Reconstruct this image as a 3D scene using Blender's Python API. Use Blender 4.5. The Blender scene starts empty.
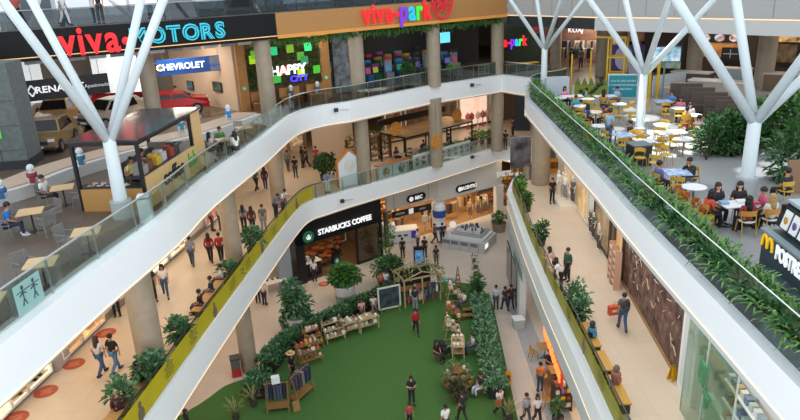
import bpy, math, random
from mathutils import Vector, Matrix
R = random.Random(11)
PI = math.pi
COL = bpy.context.scene.collection
G, L1, L2, L3, CZ = 0.0, 6.2, 12.4, 18.6, 20.0      # floor heights and the height of the eye
# ---------------------------------------------------------------- camera
_d = Vector((90.0, 1890.0)); _D = _d.length
_dh = 230.0 * _d.y / _D
F = math.sqrt(_D * _dh)
DOWN = Vector((90.0, 1890.0, F)).normalized()
FWD = (Vector((0, 0, 1)) - DOWN * DOWN.z).normalized()
RIGHT = DOWN.cross(FWD)
if RIGHT.x < 0: RIGHT = -RIGHT
def at(px, py, z):
    """the point of the horizontal plane at height z that stands behind a pixel of the 800x420 photograph"""
    r = Vector((px - 400.0, py - 210.0, F))
    w = Vector((r.dot(RIGHT), r.dot(FWD), -r.dot(DOWN)))
    t = (z - CZ) / w.z
    return Vector((w.x * t, w.y * t, z))
def proj(p):
    p = Vector(p) - Vector((0, 0, CZ))
    c = p.x * RIGHT + p.y * FWD - p.z * DOWN
    return 400 + F * c.x / c.z, 210 + F * c.y / c.z
cam_data = bpy.data.cameras.new('camera')
cam = bpy.data.objects.new('camera', cam_data); COL.objects.link(cam)
cam_data.sensor_width = 36.0; cam_data.lens = F / 800.0 * 36.0
cam_data.clip_start = 0.1; cam_data.clip_end = 400
def _cw(v): return Vector((v.dot(RIGHT), v.dot(FWD), -v.dot(DOWN)))
_x, _y, _z = _cw(Vector((1, 0, 0))), _cw(Vector((0, -1, 0))), _cw(Vector((0, 0, -1)))
m = Matrix(((_x.x, _y.x, _z.x, 0), (_x.y, _y.y, _z.y, 0), (_x.z, _y.z, _z.z, CZ), (0, 0, 0, 1)))
cam.matrix_world = m
bpy.context.scene.camera = cam
# ---------------------------------------------------------------- materials
def lin(h):
    h = h.lstrip('#'); o = []
    for i in (0, 2, 4):
        c = int(h[i:i + 2], 16) / 255.0
        o.append(c / 12.92 if c <= 0.04045 else ((c + 0.055) / 1.055) ** 2.4)
    return (o[0], o[1], o[2], 1.0)
MATS = {}
def _new(name):
    m = bpy.data.materials.new(name); m.use_nodes = True
    nt = m.node_tree; return m, nt, nt.nodes['Principled BSDF']
def M(h, rough=0.55, metal=0.0, emit=0.0, noise=None, stretch=(1, 1, 1), bump=0.0, spec=0.5):
    """plain procedural surface; noise = (scale, second colour) mottles it"""
    key = (h, rough, metal, emit, noise, stretch, bump, spec)
    if key in MATS: return MATS[key]
    m, nt, b = _new('surface_' + h.lstrip('#'))
    b.inputs['Base Color'].default_value = lin(h)
    b.inputs['Roughness'].default_value = rough
    b.inputs['Metallic'].default_value = metal
    b.inputs['Specular IOR Level'].default_value = spec
    if emit:
        b.inputs['Emission Color'].default_value = lin(h); b.inputs['Emission Strength'].default_value = emit
    if noise or bump:
        tc = nt.nodes.new('ShaderNodeTexCoord'); mp = nt.nodes.new('ShaderNodeMapping')
        mp.inputs['Scale'].default_value = stretch
        nt.links.new(tc.outputs['Object'], mp.inputs['Vector'])
        n = nt.nodes.new('ShaderNodeTexNoise'); n.inputs['Scale'].default_value = noise[0] if noise else 8
        n.inputs['Detail'].default_value = 4
        nt.links.new(mp.outputs['Vector'], n.inputs['Vector'])
        if noise:
            cr = nt.nodes.new('ShaderNodeValToRGB')
            cr.color_ramp.elements[0].position = 0.36; cr.color_ramp.elements[1].position = 0.66
            cr.color_ramp.elements[0].color = lin(h); cr.color_ramp.elements[1].color = lin(noise[1])
            nt.links.new(n.outputs['Fac'], cr.inputs['Fac'])
            nt.links.new(cr.outputs['Color'], b.inputs['Base Color'])
            if emit: nt.links.new(cr.outputs['Color'], b.inputs['Emission Color'])
        if bump:
            bp = nt.nodes.new('ShaderNodeBump'); bp.inputs['Strength'].default_value = bump
            nt.links.new(n.outputs['Fac'], bp.inputs['Height']); nt.links.new(bp.outputs['Normal'], b.inputs['Normal'])
    MATS[key] = m; return m
def tiles(h, h2, gap, size=0.6, rough=0.35, rot=0.0, ratio=1.0, mortar=0.006):
    m, nt, b = _new('tiled_' + h.lstrip('#'))
    tc = nt.nodes.new('ShaderNodeTexCoord'); mp = nt.nodes.new('ShaderNodeMapping')
    mp.inputs['Rotation'].default_value = (0, 0, rot)
    br = nt.nodes.new('ShaderNodeTexBrick'); br.offset = 0.0 if ratio == 1.0 else 0.5
    br.inputs['Color1'].default_value = lin(h); br.inputs['Color2'].default_value = lin(h2); br.inputs['Mortar'].default_value = lin(gap)
    br.inputs['Scale'].default_value = 1.0; br.inputs['Mortar Size'].default_value = mortar
    br.inputs['Brick Width'].default_value = size * ratio; br.inputs['Row Height'].default_value = size
    nt.links.new(tc.outputs['Object'], mp.inputs['Vector']); nt.links.new(mp.outputs['Vector'], br.inputs['Vector'])
    nt.links.new(br.outputs['Color'], b.inputs['Base Color']); b.inputs['Roughness'].default_value = rough
    return m
def OC(rough=0.7, noise=0.0, key='cloth', metal=0.0):
    """takes its base colour from the object's own colour, so that copies can differ"""
    k = ('oc', rough, noise, metal)
    if k in MATS: return MATS[k]
    m, nt, b = _new('own_colour_' + key)
    oi = nt.nodes.new('ShaderNodeObjectInfo')
    nt.links.new(oi.outputs['Color'], b.inputs['Base Color'])
    b.inputs['Roughness'].default_value = rough; b.inputs['Metallic'].default_value = metal
    if noise:
        tc = nt.nodes.new('ShaderNodeTexCoord'); n = nt.nodes.new('ShaderNodeTexNoise'); n.inputs['Scale'].default_value = noise
        mx = nt.nodes.new('ShaderNodeMix'); mx.data_type = 'RGBA'; mx.blend_type = 'MULTIPLY'; mx.inputs[0].default_value = 0.6
        nt.links.new(tc.outputs['Object'], n.inputs['Vector'])
        nt.links.new(oi.outputs['Color'], mx.inputs[6]); nt.links.new(n.outputs['Color'], mx.inputs[7])
        nt.links.new(mx.outputs[2], b.inputs['Base Color'])
    MATS[k] = m; return m
def glass(tint='#e4f0ee', gloss=0.10, key=None):
    k = ('glass', tint, gloss)
    if k in MATS: return MATS[k]
    m, nt, b = _new('glass_' + tint.lstrip('#')); nt.nodes.remove(b)
    t = nt.nodes.new('ShaderNodeBsdfTransparent'); t.inputs['Color'].default_value = lin(tint)
    g = nt.nodes.new('ShaderNodeBsdfGlossy'); g.inputs['Roughness'].default_value = 0.03
    f = nt.nodes.new('ShaderNodeFresnel'); f.inputs['IOR'].default_value = 1.45
    mx = nt.nodes.new('ShaderNodeMixShader'); mm = nt.nodes.new('ShaderNodeMath'); mm.operation = 'MULTIPLY_ADD'
    mm.inputs[1].default_value = 0.3; mm.inputs[2].default_value = gloss * 0.2
    nt.links.new(f.outputs['Fac'], mm.inputs[0]); nt.links.new(mm.outputs[0], mx.inputs['Fac'])
    nt.links.new(t.outputs[0], mx.inputs[1]); nt.links.new(g.outputs[0], mx.inputs[2])
    nt.links.new(mx.outputs[0], nt.nodes['Material Output'].inputs['Surface'])
    MATS[k] = m; return m
def leafmat(h, h2, key):
    k = ('leaf', h, h2)
    if k in MATS: return MATS[k]
    m, nt, b = _new('leaf_' + key)
    tc = nt.nodes.new('ShaderNodeTexCoord'); n = nt.nodes.new('ShaderNodeTexNoise'); n.inputs['Scale'].default_value = 6.0
    cr = nt.nodes.new('ShaderNodeValToRGB'); cr.color_ramp.elements[0].position = 0.38; cr.color_ramp.elements[1].position = 0.64
    cr.color_ramp.elements[0].color = lin(h); cr.color_ramp.elements[1].color = lin(h2)
    nt.links.new(tc.outputs['Object'], n.inputs['Vector']); nt.links.new(n.outputs['Fac'], cr.inputs['Fac'])
    nt.links.new(cr.outputs['Color'], b.inputs['Base Color']); b.inputs['Roughness'].default_value = 0.5
    MATS[k] = m; return m
# ---------------------------------------------------------------- mesh building
class MB:
    def __init__(s): s.v, s.f, s.mi = [], [], []
    def add(s, vs, fs, m=0):
        b = len(s.v); s.v += [tuple(v) for v in vs]
        for f in fs: s.f.append(tuple(b + i for i in f)); s.mi.append(m)
        return s
    def box(s, c, d, rz=0.0, m=0, tilt=None):
        x, y, z = d[0] / 2, d[1] / 2, d[2] / 2
        vs = [Vector((i, j, k)) for k in (-z, z) for j in (-y, y) for i in (-x, x)]
        if tilt: vs = [Matrix.Rotation(tilt[1], 3, tilt[0]) @ v for v in vs]
        if rz: vs = [Matrix.Rotation(rz, 3, 'Z') @ v for v in vs]
        return s.add([v + Vector(c) for v in vs], [(0, 2, 3, 1), (4, 5, 7, 6), (0, 1, 5, 4), (2, 6, 7, 3), (0, 4, 6, 2), (1, 3, 7, 5)], m)
    def bar(s, p, q, r, r2=None, n=8, m=0, cap=True):
        p, q = Vector(p), Vector(q); r2 = r if r2 is None else r2
        a = (q - p).normalized(); u = a.orthogonal().normalized(); w = a.cross(u); vs = []
        for c, rr in ((p, r), (q, r2)):
            for i in range(n):
                t = 2 * PI * i / n; vs.append(c + (u * math.cos(t) + w * math.sin(t)) * rr)
        fs = [(i, (i + 1) % n, n + (i + 1) % n, n + i) for i in range(n)]
        if cap: fs += [tuple(range(n))[::-1], tuple(range(n, 2 * n))]
        return s.add(vs, fs, m)
    def tube(s, pts, r, n=6, m=0):
        for a, b in zip(pts[:-1], pts[1:]): s.bar(a, b, r, r, n, m)
        return s
    def lathe(s, c, prof, n=16, m=0, cap=True):
        vs, fs = [], []
        for r, z in prof:
            for i in range(n):
                t = 2 * PI * i / n; vs.append((c[0] + r * math.cos(t), c[1] + r * math.sin(t), c[2] + z))
        for k in range(len(prof) - 1):
            for i in range(n): fs.append((k * n + i, k * n + (i + 1) % n, (k + 1) * n + (i + 1) % n, (k + 1) * n + i))
        if cap: fs += [tuple(range(n))[::-1], tuple(range((len(prof) - 1) * n, len(prof) * n))]
        return s.add(vs, fs, m)
    def ell(s, c, d, n=10, m=0, rz=0.0, rx=0.0):
        vs, fs = [], []; k = max(4, n // 2)
        Q = Matrix.Rotation(rz, 3, 'Z') @ Matrix.Rotation(rx, 3, 'X')
        for j in range(k + 1):
            a = PI * (j / k - 0.5) * 0.998
            for i in range(n):
                t = 2 * PI * i / n
                vs.append(Q @ Vector((d[0] * math.cos(a) * math.cos(t), d[1] * math.cos(a) * math.sin(t), d[2] * math.sin(a))) + Vector(c))
        for j in range(k):
            for i in range(n): fs.append((j * n + i, j * n + (i + 1) % n, (j + 1) * n + (i + 1) % n, (j + 1) * n + i))
        return s.add(vs, fs, m)
    def prism(s, poly, z0, z1, m=0):
        n = len(poly)
        a = sum(poly[i][0] * poly[(i + 1) % n][1] - poly[(i + 1) % n][0] * poly[i][1] for i in range(n))
        if a < 0: poly = poly[::-1]
        vs = [(p[0], p[1], z0) for p in poly] + [(p[0], p[1], z1) for p in poly]
        fs = [tuple(range(n))[::-1], tuple(range(n, 2 * n))] + [(i, (i + 1) % n, n + (i + 1) % n, n + i) for i in range(n)]
        return s.add(vs, fs, m)
    def strip(s, path, z0, z1, t, m=0, side=1.0):
        """a wall of thickness t that follows a plan polyline; side=+1 puts the thickness to the left of the path"""
        off = offset(path, t * side)
        n = len(path)
        zs = [z if isinstance(z, list) else [z] * n for z in (z0, z1)]
        vs = [(p[0], p[1], z[i]) for z in zs for i, p in enumerate(path)] + [(p[0], p[1], z[i]) for z in zs for i, p in enumerate(off)]
        fs = []
        for i in range(n - 1):
            fs += [(i, i + 1, n + i + 1, n + i), (2 * n + i + 1, 2 * n + i, 3 * n + i, 3 * n + i + 1),
                   (n + i, n + i + 1, 3 * n + i + 1, 3 * n + i), (i + 1, i, 2 * n + i, 2 * n + i + 1)]
        fs += [(0, n, 3 * n, 2 * n), (n - 1, 3 * n - 1, 4 * n - 1, 2 * n - 1)]
        return s.add(vs, fs, m)
    def quad(s, a, b, c, d, m=0): return s.add([a, b, c, d], [(0, 1, 2, 3)], m)
    def build(s, name, mat, parent=None, loc=None, smooth=False, color=None, rz=None):
        me = bpy.data.meshes.new(name); me.from_pydata(s.v, [], s.f)
        mats = mat if isinstance(mat, (list, tuple)) else [mat]
        for x in mats: me.materials.append(x)
        if len(mats) > 1: me.polygons.foreach_set('material_index', s.mi)
        if smooth: me.polygons.foreach_set('use_smooth', [True] * len(me.polygons))
        me.update()
        o = bpy.data.objects.new(name, me); COL.objects.link(o)
        if parent: o.parent = parent
        if loc is not None: o.location = loc
        if rz is not None: o.rotation_euler = (0, 0, rz)
        if color: o.color = lin(color)
        return o
def offset(path, t):
    P = [Vector((p[0], p[1])) for p in path]; out = []
    for i, p in enumerate(P):
        d1 = (P[i] - P[i - 1]).normalized() if i > 0 else None
        d2 = (P[i + 1] - P[i]).normalized() if i < len(P) - 1 else None
        d1 = d1 or d2; d2 = d2 or d1
        n1, n2 = Vector((-d1.y, d1.x)), Vector((-d2.y, d2.x)); nn = (n1 + n2).normalized()
        k = t / max(0.45, nn.dot(n1)); out.append((p.x + nn.x * k, p.y + nn.y * k))
    return out
def spline(pts, sub=4):
    P = [Vector((p[0], p[1])) for p in pts]; out = []
    for i in range(len(P) - 1):
        a, b, c, d = P[max(0, i - 1)], P[i], P[i + 1], P[min(len(P) - 1, i + 2)]
        for k in range(sub):
            t = k / sub
            q = 0.5 * ((2 * b) + (c - a) * t + (2 * a - 5 * b + 4 * c - d) * t * t + (3 * b - a - 3 * c + d) * t ** 3)
            out.append((q.x, q.y))
    out.append((P[-1].x, P[-1].y)); return out
def lerp(a, b, t): return (a[0] + (b[0] - a[0]) * t, a[1] + (b[1] - a[1]) * t)
def along(path, step, start=0.0):
    """points every step metres along a polyline, with the heading there"""
    out, need = [], start
    for a, b in zip(path[:-1], path[1:]):
        L = math.hypot(b[0] - a[0], b[1] - a[1]); h = math.atan2(b[1] - a[1], b[0] - a[0])
        while need <= L and L > 0:
            out.append((*lerp(a, b, need / L), h)); need += step
        need -= L
    return out
def thing(name, label, cat, loc=(0, 0, 0), rz=0.0, group=None):
    o = bpy.data.objects.new(name, None); COL.objects.link(o); o.empty_display_size = 0.1
    o.location = loc; o.rotation_euler = (0, 0, rz)
    return tag(o, label, cat, group)
def tag(o, label, cat, group=None, kind=None):
    o['label'] = label; o['category'] = cat
    if group: o['group'] = group
    if kind: o['kind'] = kind
    return o
def struct(o): o['kind'] = 'structure'; return o
KIDS = {}
def kids(o):
    return [c for c in KIDS.get(o.name, o.children)]
def dup(root, loc, rz=None, label=None, group=None, scale=None, color=None):
    """a copy of a thing with copies of its parts and their sub-parts; color = {part name: hex}"""
    def cp(o, par):
        c = o.copy(); COL.objects.link(c); c.parent = par
        if color:
            k = o.name.split('.')[0]
            if k in color: c.color = lin(color[k])
        for ch in kids(o): cp(ch, c)
        return c
    r = cp(root, None); r.location = loc
    if rz is not None: r.rotation_euler = (0, 0, rz)
    if scale: r.scale = (scale,) * 3
    if label: r['label'] = label
    if group: r['group'] = group
    return r
def text_mesh(name, body, size, mat, parent=None, depth=0.06, font_w=1.0, bold=0.0, spacing=1.0, color=None):
    """raised lettering as a mesh: x to the right, z up, facing -y, centred on its origin"""
    cu = bpy.data.curves.new(name, 'FONT'); cu.body = body; cu.size = size; cu.extrude = depth / 2; cu.offset = bold
    cu.align_x = 'CENTER'; cu.align_y = 'CENTER'; cu.space_character = spacing; cu.resolution_u = 3
    t = bpy.data.objects.new(name, cu); COL.objects.link(t)
    dg = bpy.context.evaluated_depsgraph_get(); me = bpy.data.meshes.new_from_object(t.evaluated_get(dg))
    COL.objects.unlink(t); bpy.data.objects.remove(t)
    me.transform(Matrix.Rotation(PI / 2, 4, 'X') @ Matrix.Diagonal((font_w, 1, 1, 1)))
    me.materials.clear(); me.materials.append(mat)
    o = bpy.data.objects.new(name, me); COL.objects.link(o)
    if parent: o.parent = parent
    if color: o.color = lin(color)
    return o
def area(loc, size, power, color='#ffffff', rot=(0, 0, 0), sy=None, name='ceiling_light'):
    d = bpy.data.lights.new(name, 'AREA'); d.energy = power; d.color = lin(color)[:3]; d.size = size
    if sy: d.shape = 'RECTANGLE'; d.size_y = sy
    o = bpy.data.objects.new(name, d); COL.objects.link(o); o.location = loc; o.rotation_euler = rot
    return o
# ================================================================ the building
WHITE = M('#eff3f5', 0.35); OFFW = M('#d7dde0', 0.5); STEEL = M('#b8bcbd', 0.28, 0.9); BLACK = M('#141517', 0.45)
CONC = M('#8d8273', 0.55, noise=(3.0, '#978c7d')); WOOD = M('#b9854d', 0.5, noise=(5.0, '#a06f3b'), stretch=(1, 1, 8))
PALEWOOD = M('#d8b57f', 0.5, noise=(6.0, '#c9a26a'), stretch=(1, 6, 1)); DARKG = M('#2b2d2f', 0.5)
_e2 = [at(x, y, L2 + .1) for x, y in ((0, 345), (40.5, 313), (97, 268), (172, 211.5), (210, 177), (262, 139.5), (286, 120), (299, 112.2), (320, 106.2), (350, 101.8))]
EDGE2 = spline([(-10.1, 9.0), (-9.6, 11.6)] + [(p.x, p.y) for p in _e2], 3) + [(2.65, 49.2), (8.65, 53.1), (10.96, 49.5)] + \
    spline([(11.7, 48.3), (11.9, 47.3), (10.9, 46.6), (9.8, 45.8), (9.0, 44.6), (8.5, 43.0), (8.3, 41.2)], 3)[:-1] + \
    [(8.3, 41.2), (8.08, 35), (7.9, 30), (7.75, 24.4), (7.56, 21.2), (7.44, 17.5), (7.36, 13.8), (7.28, 11), (7.2, 6)]
EDGE1 = spline([(-9.5, 12), (-9.2, 16), (-8.93, 19.0), (-8.46, 24.0), (-7.68, 31.3), (-7.05, 36.8), (-6.55, 40.3), (-6.0, 41.95), (-5.1, 42.75), (-3.43, 44.1)], 3)[:-1] + \
    [(-3.43, 44.1), (0.3, 47.15), (8.9, 54.6), (9.8, 53.5)] + spline([(9.5, 50), (8.6, 46.4), (7.75, 43.8), (7.2, 41.9)], 3)[:-1] + \
    [(7.2, 41.9), (6.66, 33.3), (6.42, 27.2), (6.31, 21.4), (6.2, 18), (6.0, 10)]
OUT = [(36, 2), (36, 78), (-42, 78), (-42, 2)]
def slab(name, edge, z, thick, mat, soffit):
    edge = offset(edge, .12)
    poly = list(edge) + [(edge[-1][0], 2.0)] + OUT + [(edge[0][0] - 0.6, 2.0)]
    b = MB(); b.prism(poly, z - 0.05, z); o1 = struct(b.build(name, mat))
    b = MB(); b.prism(poly, z - thick, z - 0.055); o2 = struct(b.build(name.replace('floor', 'ceiling'), soffit))
    return o1
# floors
FLOOR1 = tiles('#d6c6b2', '#d1c1ad', '#c0af9a', 0.9, 0.3); FLOOR2 = tiles('#665749', '#5e5044', '#51463c', 0.6, 0.4)
b = MB(); b.prism([(-42, 2), (36, 2), (36, 78), (-42, 78)], -0.3, 0.0)
struct(b.build('floor_ground', tiles('#cfc3b6', '#cabeb1', '#b9ada0', 0.9, 0.3)))
SOFF = M('#cfcac2', 0.7)
slab('floor_middle', EDGE1, L1, 0.9, FLOOR1, SOFF)
slab('floor_upper', EDGE2, L2, 0.9, FLOOR2, SOFF)
# balcony faces: cap, face, lit cove line, recessed lip
def balcony(edge, z, hgt, tag_, lip=.2, lipm=None, lo=.06):
    """cap and face of a balcony, the lit cove line under it and the grey lip; hgt may vary along the edge"""
    hs = hgt if isinstance(hgt, list) else [hgt] * len(edge)
    b = MB(); b.strip(edge, [z - h for h in hs], z + 0.10, 0.42, side=1.0); struct(b.build('trim_balcony_face_' + tag_, WHITE))
    b = MB(); b.strip(offset(edge, lo), [z - h - lip for h in hs], [z - h for h in hs], 0.3, side=1.0); struct(b.build('trim_balcony_lip_' + tag_, lipm or M('#b9b4ab', 0.6)))
    b = MB(); b.strip(offset(edge, -.012), [z - h - 0.03 for h in hs], [z - h for h in hs], 0.05); struct(b.build('trim_balcony_cove_light_' + tag_, M('#ffdcae', 0.5, emit=0.8)))
def nose(e, x, y): return min(range(len(e)), key=lambda i: abs(e[i][0] - x) + abs(e[i][1] - y))
k2, k1 = nose(EDGE2, 8.5, 43.0), nose(EDGE1, 7.75, 43.8)
def ramp(p):                                   # the lower left balcony grows a little shallower at the back
    return 1.3 if p[1] < 40 else max(1.1, 1.3 - (p[1] - 40) * .05)
LG = M('#c0c8cc', 0.5)
balcony(EDGE2[:k2 + 1], L2, 1.2, 'upper_left', .14); balcony(EDGE2[k2:], L2, .82, 'upper_right', .26, LG)
balcony(EDGE1[:k1 + 1], L1, [ramp(p) for p in EDGE1[:k1 + 1]], 'middle_left', .14); balcony(EDGE1[k1:], L1, .85, 'middle_right', 1.0, LG)
# -------- upper storey: fascia over the columns
F3 = [(-34, 24.5), (-19.2, 33.9), (-13.4, 37.2), (-7.45, 41.15), (-2.0, 45.0), (3.4, 48.85), (8.9, 52.7)]
F3R = [(8.9, 52.7), (13.5, 45.2), (18.1, 39.7), (21.3, 35.2), (30, 23.0)]
ZB, ZT = 16.95, 18.45
GOLD = M('#b3824a', 0.55, noise=(30.0, '#a27340')); BLACKB = M('#0b0c0e', 0.5, spec=.25)
JX = (-6.95, 41.5)
b = MB(); b.strip(F3[:4] + [JX], ZB, ZT, 0.35); struct(b.build('trim_fascia_black', BLACKB))
b = MB(); b.strip([JX] + F3[4:], ZB, ZT, 0.35); struct(b.build('trim_fascia_gold', GOLD))
b = MB(); b.strip(offset(F3[:4] + [JX], -0.05), ZB + 0.16, ZB + 0.2, 0.05); struct(b.build('trim_fascia_light_line', M('#e8b57a', 0.5, emit=0.8)))
b = MB(); b.strip(offset([JX] + F3[4:], -0.12), ZB + 0.02, ZB + 0.22, 0.14); struct(b.build('trim_fascia_ledge', M('#c98a3f', 0.5, emit=0.25)))
GREYP = M('#a9a9a6', 0.6)
b = MB(); b.strip(F3R, 17.12, 20.6, 0.35, side=1.0); struct(b.build('trim_fascia_grey_panels', GREYP))
for (x, y, h) in along(F3R, 1.9, 1.0):
    pass
b = MB()
for (x, y, h) in along(F3R, 1.9, 1.0):
    b.box((x + math.sin(h) * 0.004, y - math.cos(h) * 0.004, 18.9), (0.03, 0.02, 3.4), rz=h)
struct(b.build('trim_fascia_panel_joints', M('#84847f', 0.6)))
b = MB(); b.strip(F3R, 17.05, 17.11, 0.25); struct(b.build('trim_fascia_cove_light', M('#ffdcae', 0.5, emit=.6)))
b = MB(); b.strip(F3R[1:], 16.25, 17.02, 0.5); struct(b.build('trim_fascia_white', M('#c2c2bf', 0.5)))
b = MB(); b.strip(F3R[:2], 16.3, 17.02, 0.3); struct(b.build('trim_fascia_dark', M('#2c3033', 0.5)))
back3 = offset(F3, 0.36); back3r = offset(F3R, 0.36)
poly = list(back3) + list(back3r)[1:] + [(36, 20), (36, 78), (-42, 78), (-42, 24)]
b = MB(); b.prism(poly, 17.9, 18.55); struct(b.build('floor_top', M('#8f8b85', 0.4)))
b = MB(); b.prism(poly, 17.3, 17.6); struct(b.build('ceiling_top', M('#8f8b84', 0.8)))
# -------- outer walls that close the floors
b = MB(); b.box((-42.2, 40, 8.8), (0.4, 76, 17.6)); struct(b.build('wall_left', M('#b5aaa0', 0.8)))
b = MB(); b.box((36.2, 40, 10), (0.4, 76, 20)); struct(b.build('wall_right', M('#9a948c', 0.8)))
b = MB(); b.box((-3, 78.2, 10), (78, 0.4, 20)); struct(b.build('wall_back', M('#a39a90', 0.8)))
# -------- round concrete columns, each through all the storeys below the one it carries
COLS = {'a': (-9.85, 22.3, 0.52, 0, 11.2), 'b': (-7.98, 41.6, 0.5, L1, ZB), 'c': (-8.75, 31.8, 0.45, 0, 11.2), 'd': (-2.45, 45.7, 0.5, L1, ZB), 'e': (3.0, 49.5, 0.5, L1, ZB),
        'f': (8.35, 53.6, 0.5, L1, ZB), 'g': (9.85, 43.8, 0.62, 0, 11.2), 'h': (-14.25, 38.9, 0.46, L2, ZB), 'i': (15.9, 50.8, 0.5, L2, 16.9), 'j': (23.5, 42.0, 0.55, L2, 16.9),
        'k': (13.6, 56.0, 0.45, L2, 16.9), 'l': (18.8, 55.5, 0.5, L2, 16.9), 'n': (20.6, 45.6, 0.5, L2, 16.9), 'o': (8.6, 31.5, 0.5, 0, L1 - 0.9)}
COLS.pop('o')
COLM = M('#988a77', 0.55, noise=(2.0, '#a29480'))
for k, (x, y, r, z0, z1) in COLS.items():
    for s0, s1 in ((0, L1 - 0.9), (L1, L2 - 0.9), (L2, 17.3)):
        if s0 >= z0 - 0.1 and s1 <= z1 + 0.5:
            b = MB(); n = int((s1 - s0) / 1.5)
            prof = [(r, 0)]
            for q in range(1, n + 1):
                h = (s1 - s0) * q / (n + 1); prof += [(r, h - 0.012), (r - 0.012, h), (r, h + 0.012)]
            prof.append((r, s1 - s0)); b.lathe((0, 0, 0), prof, 28)
            o = b.build('column', COLM, loc=(x, y, s0), smooth=False); struct(o)
# -------- light
w = bpy.data.worlds.new('sky'); bpy.context.scene.world = w; w.use_nodes = True
bg = w.node_tree.nodes['Background']; bg.inputs['Color'].default_value = (0.86, 0.93, 1.0, 1)
_n, _l = w.node_tree.nodes, w.node_tree.links            # an overcast sky, brighter towards the horizon than overhead
_tc = _n.new('ShaderNodeTexCoord'); _sx = _n.new('ShaderNodeSeparateXYZ'); _mr = _n.new('ShaderNodeMapRange')
_mr.inputs['From Min'].default_value = 0.0; _mr.inputs['From Max'].default_value = 0.8; _mr.inputs['To Min'].default_value = 2.5; _mr.inputs['To Max'].default_value = 1.15
_l.new(_tc.outputs['Generated'], _sx.inputs[0]); _l.new(_sx.outputs['Z'], _mr.inputs['Value']); _l.new(_mr.outputs[0], bg.inputs['Strength'])
vs = bpy.context.scene.view_settings; vs.view_transform = 'Standard'; vs.look = 'None'; vs.gamma = 1.0; vs.exposure = 0.0; vs.use_curve_mapping = False
WARM = '#fff0e2'
for (x, y, p) in ((-11.4, 18, 120), (-11.0, 25, 120), (-10.4, 32, 120), (-9.5, 39, 130), (-9.0, 48, 170), (-2, 53, 170), (5, 58, 170), (11, 55, 120), (9.2, 46, 130), (8.9, 38, 135), (8.8, 31, 135), (8.5, 24, 140), (8.2, 17, 140)):
    area((x, y, L2 - 1.0), 1.2, p, '#ffe3c2' if x < 6 else '#fff4e8', sy=5)
for (x, y, p) in ((-11, 24, 110), (-10.5, 32, 110), (-9.5, 39, 110), (-3, 52, 110), (4, 55, 110), (10, 52, 90), (9.3, 40, 60), (9, 31, 60), (8.6, 22, 80)):
    area((x, y, L1 - 1.0), 1.2, p, '#ffe2c4' if x < -9 else '#fff3e6', sy=5)
for (x, y, p) in ((-18, 44, 260), (-13.6, 42.6, 330), (-5.3, 46.0, 200), (-8.6, 44.3, 160), (2, 54, 110), (10, 58, 130), (17, 57, 420), (22, 46, 170), (27, 40, 170), (-26, 40, 200)):
    area((x, y, 17.2), 1.2, p, '#fff0dc', sy=2)
def sunspot(px, py, e, ang, bl=.35):
    """an added spot lamp, standing in for sun through a roof that is not built"""
    p = at(px, py, L2); d = bpy.data.lights.new('sun_patch_spot', 'SPOT'); d.energy = e * 3.6; d.spot_size = ang; d.spot_blend = bl; d.shadow_soft_size = .12
    o = bpy.data.objects.new('sun_patch_spot', d); COL.objects.link(o); o.location = (p.x - 2.0, p.y + 1.5, 26.0)
    o.rotation_euler = (p - o.location).to_track_quat('-Z', 'Y').to_euler()
sunspot(668, 148, 9000, .26); sunspot(655, 135, 6000, .18); sunspot(690, 128, 5000, .2); sunspot(640, 118, 4500, .16); sunspot(758, 172, 3500, .13, .6); sunspot(775, 165, 3000, .1, .6); sunspot(610, 135, 3500, .14)  # spot lamps added above the terrace to make its sunny floor patches
# ================================================================ people
SKINM = OC(0.55, key='skin'); CLOTH = OC(0.8, 0, 'cloth'); HAIRM = OC(0.5, 0, 'hair'); DARKEYE = M('#1a1412', 0.3); LIPM = M('#8d4a44', 0.5)
PC = {}
def grow(vs, es, sub=1):
    """one continuous surface grown around a skeleton of (point, radius) vertices"""
    me = bpy.data.meshes.new('grown'); me.from_pydata([v[0] for v in vs], es, [])
    o = bpy.data.objects.new('grown', me); COL.objects.link(o)
    md = o.modifiers.new('Skin', 'SKIN'); md.use_smooth_shade = True
    for i, v in enumerate(vs):
        r = v[1]; sv = me.skin_vertices[0].data[i]
        sv.radius = r if isinstance(r, tuple) else (r, r); sv.use_root = (i == 0)
    sd = o.modifiers.new('Sub', 'SUBSURF'); sd.levels = sub
    dg = bpy.context.evaluated_depsgraph_get(); out = bpy.data.meshes.new_from_object(o.evaluated_get(dg))
    bpy.data.objects.remove(o); bpy.data.meshes.remove(me)
    for p in out.polygons: p.use_smooth = True
    return out
def mb_from(me):
    b = MB(); b.v = [tuple(v.co) for v in me.vertices]; b.f = [tuple(p.vertices) for p in me.polygons]; b.mi = [0] * len(b.f); return b
def mb_mesh(b, name, mats):
    me = bpy.data.meshes.new(name); me.from_pydata(b.v, [], b.f)
    for x in mats: me.materials.append(x)
    me.polygons.foreach_set('material_index', b.mi); me.polygons.foreach_set('use_smooth', [True] * len(b.f)); me.update(); return me
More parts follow.
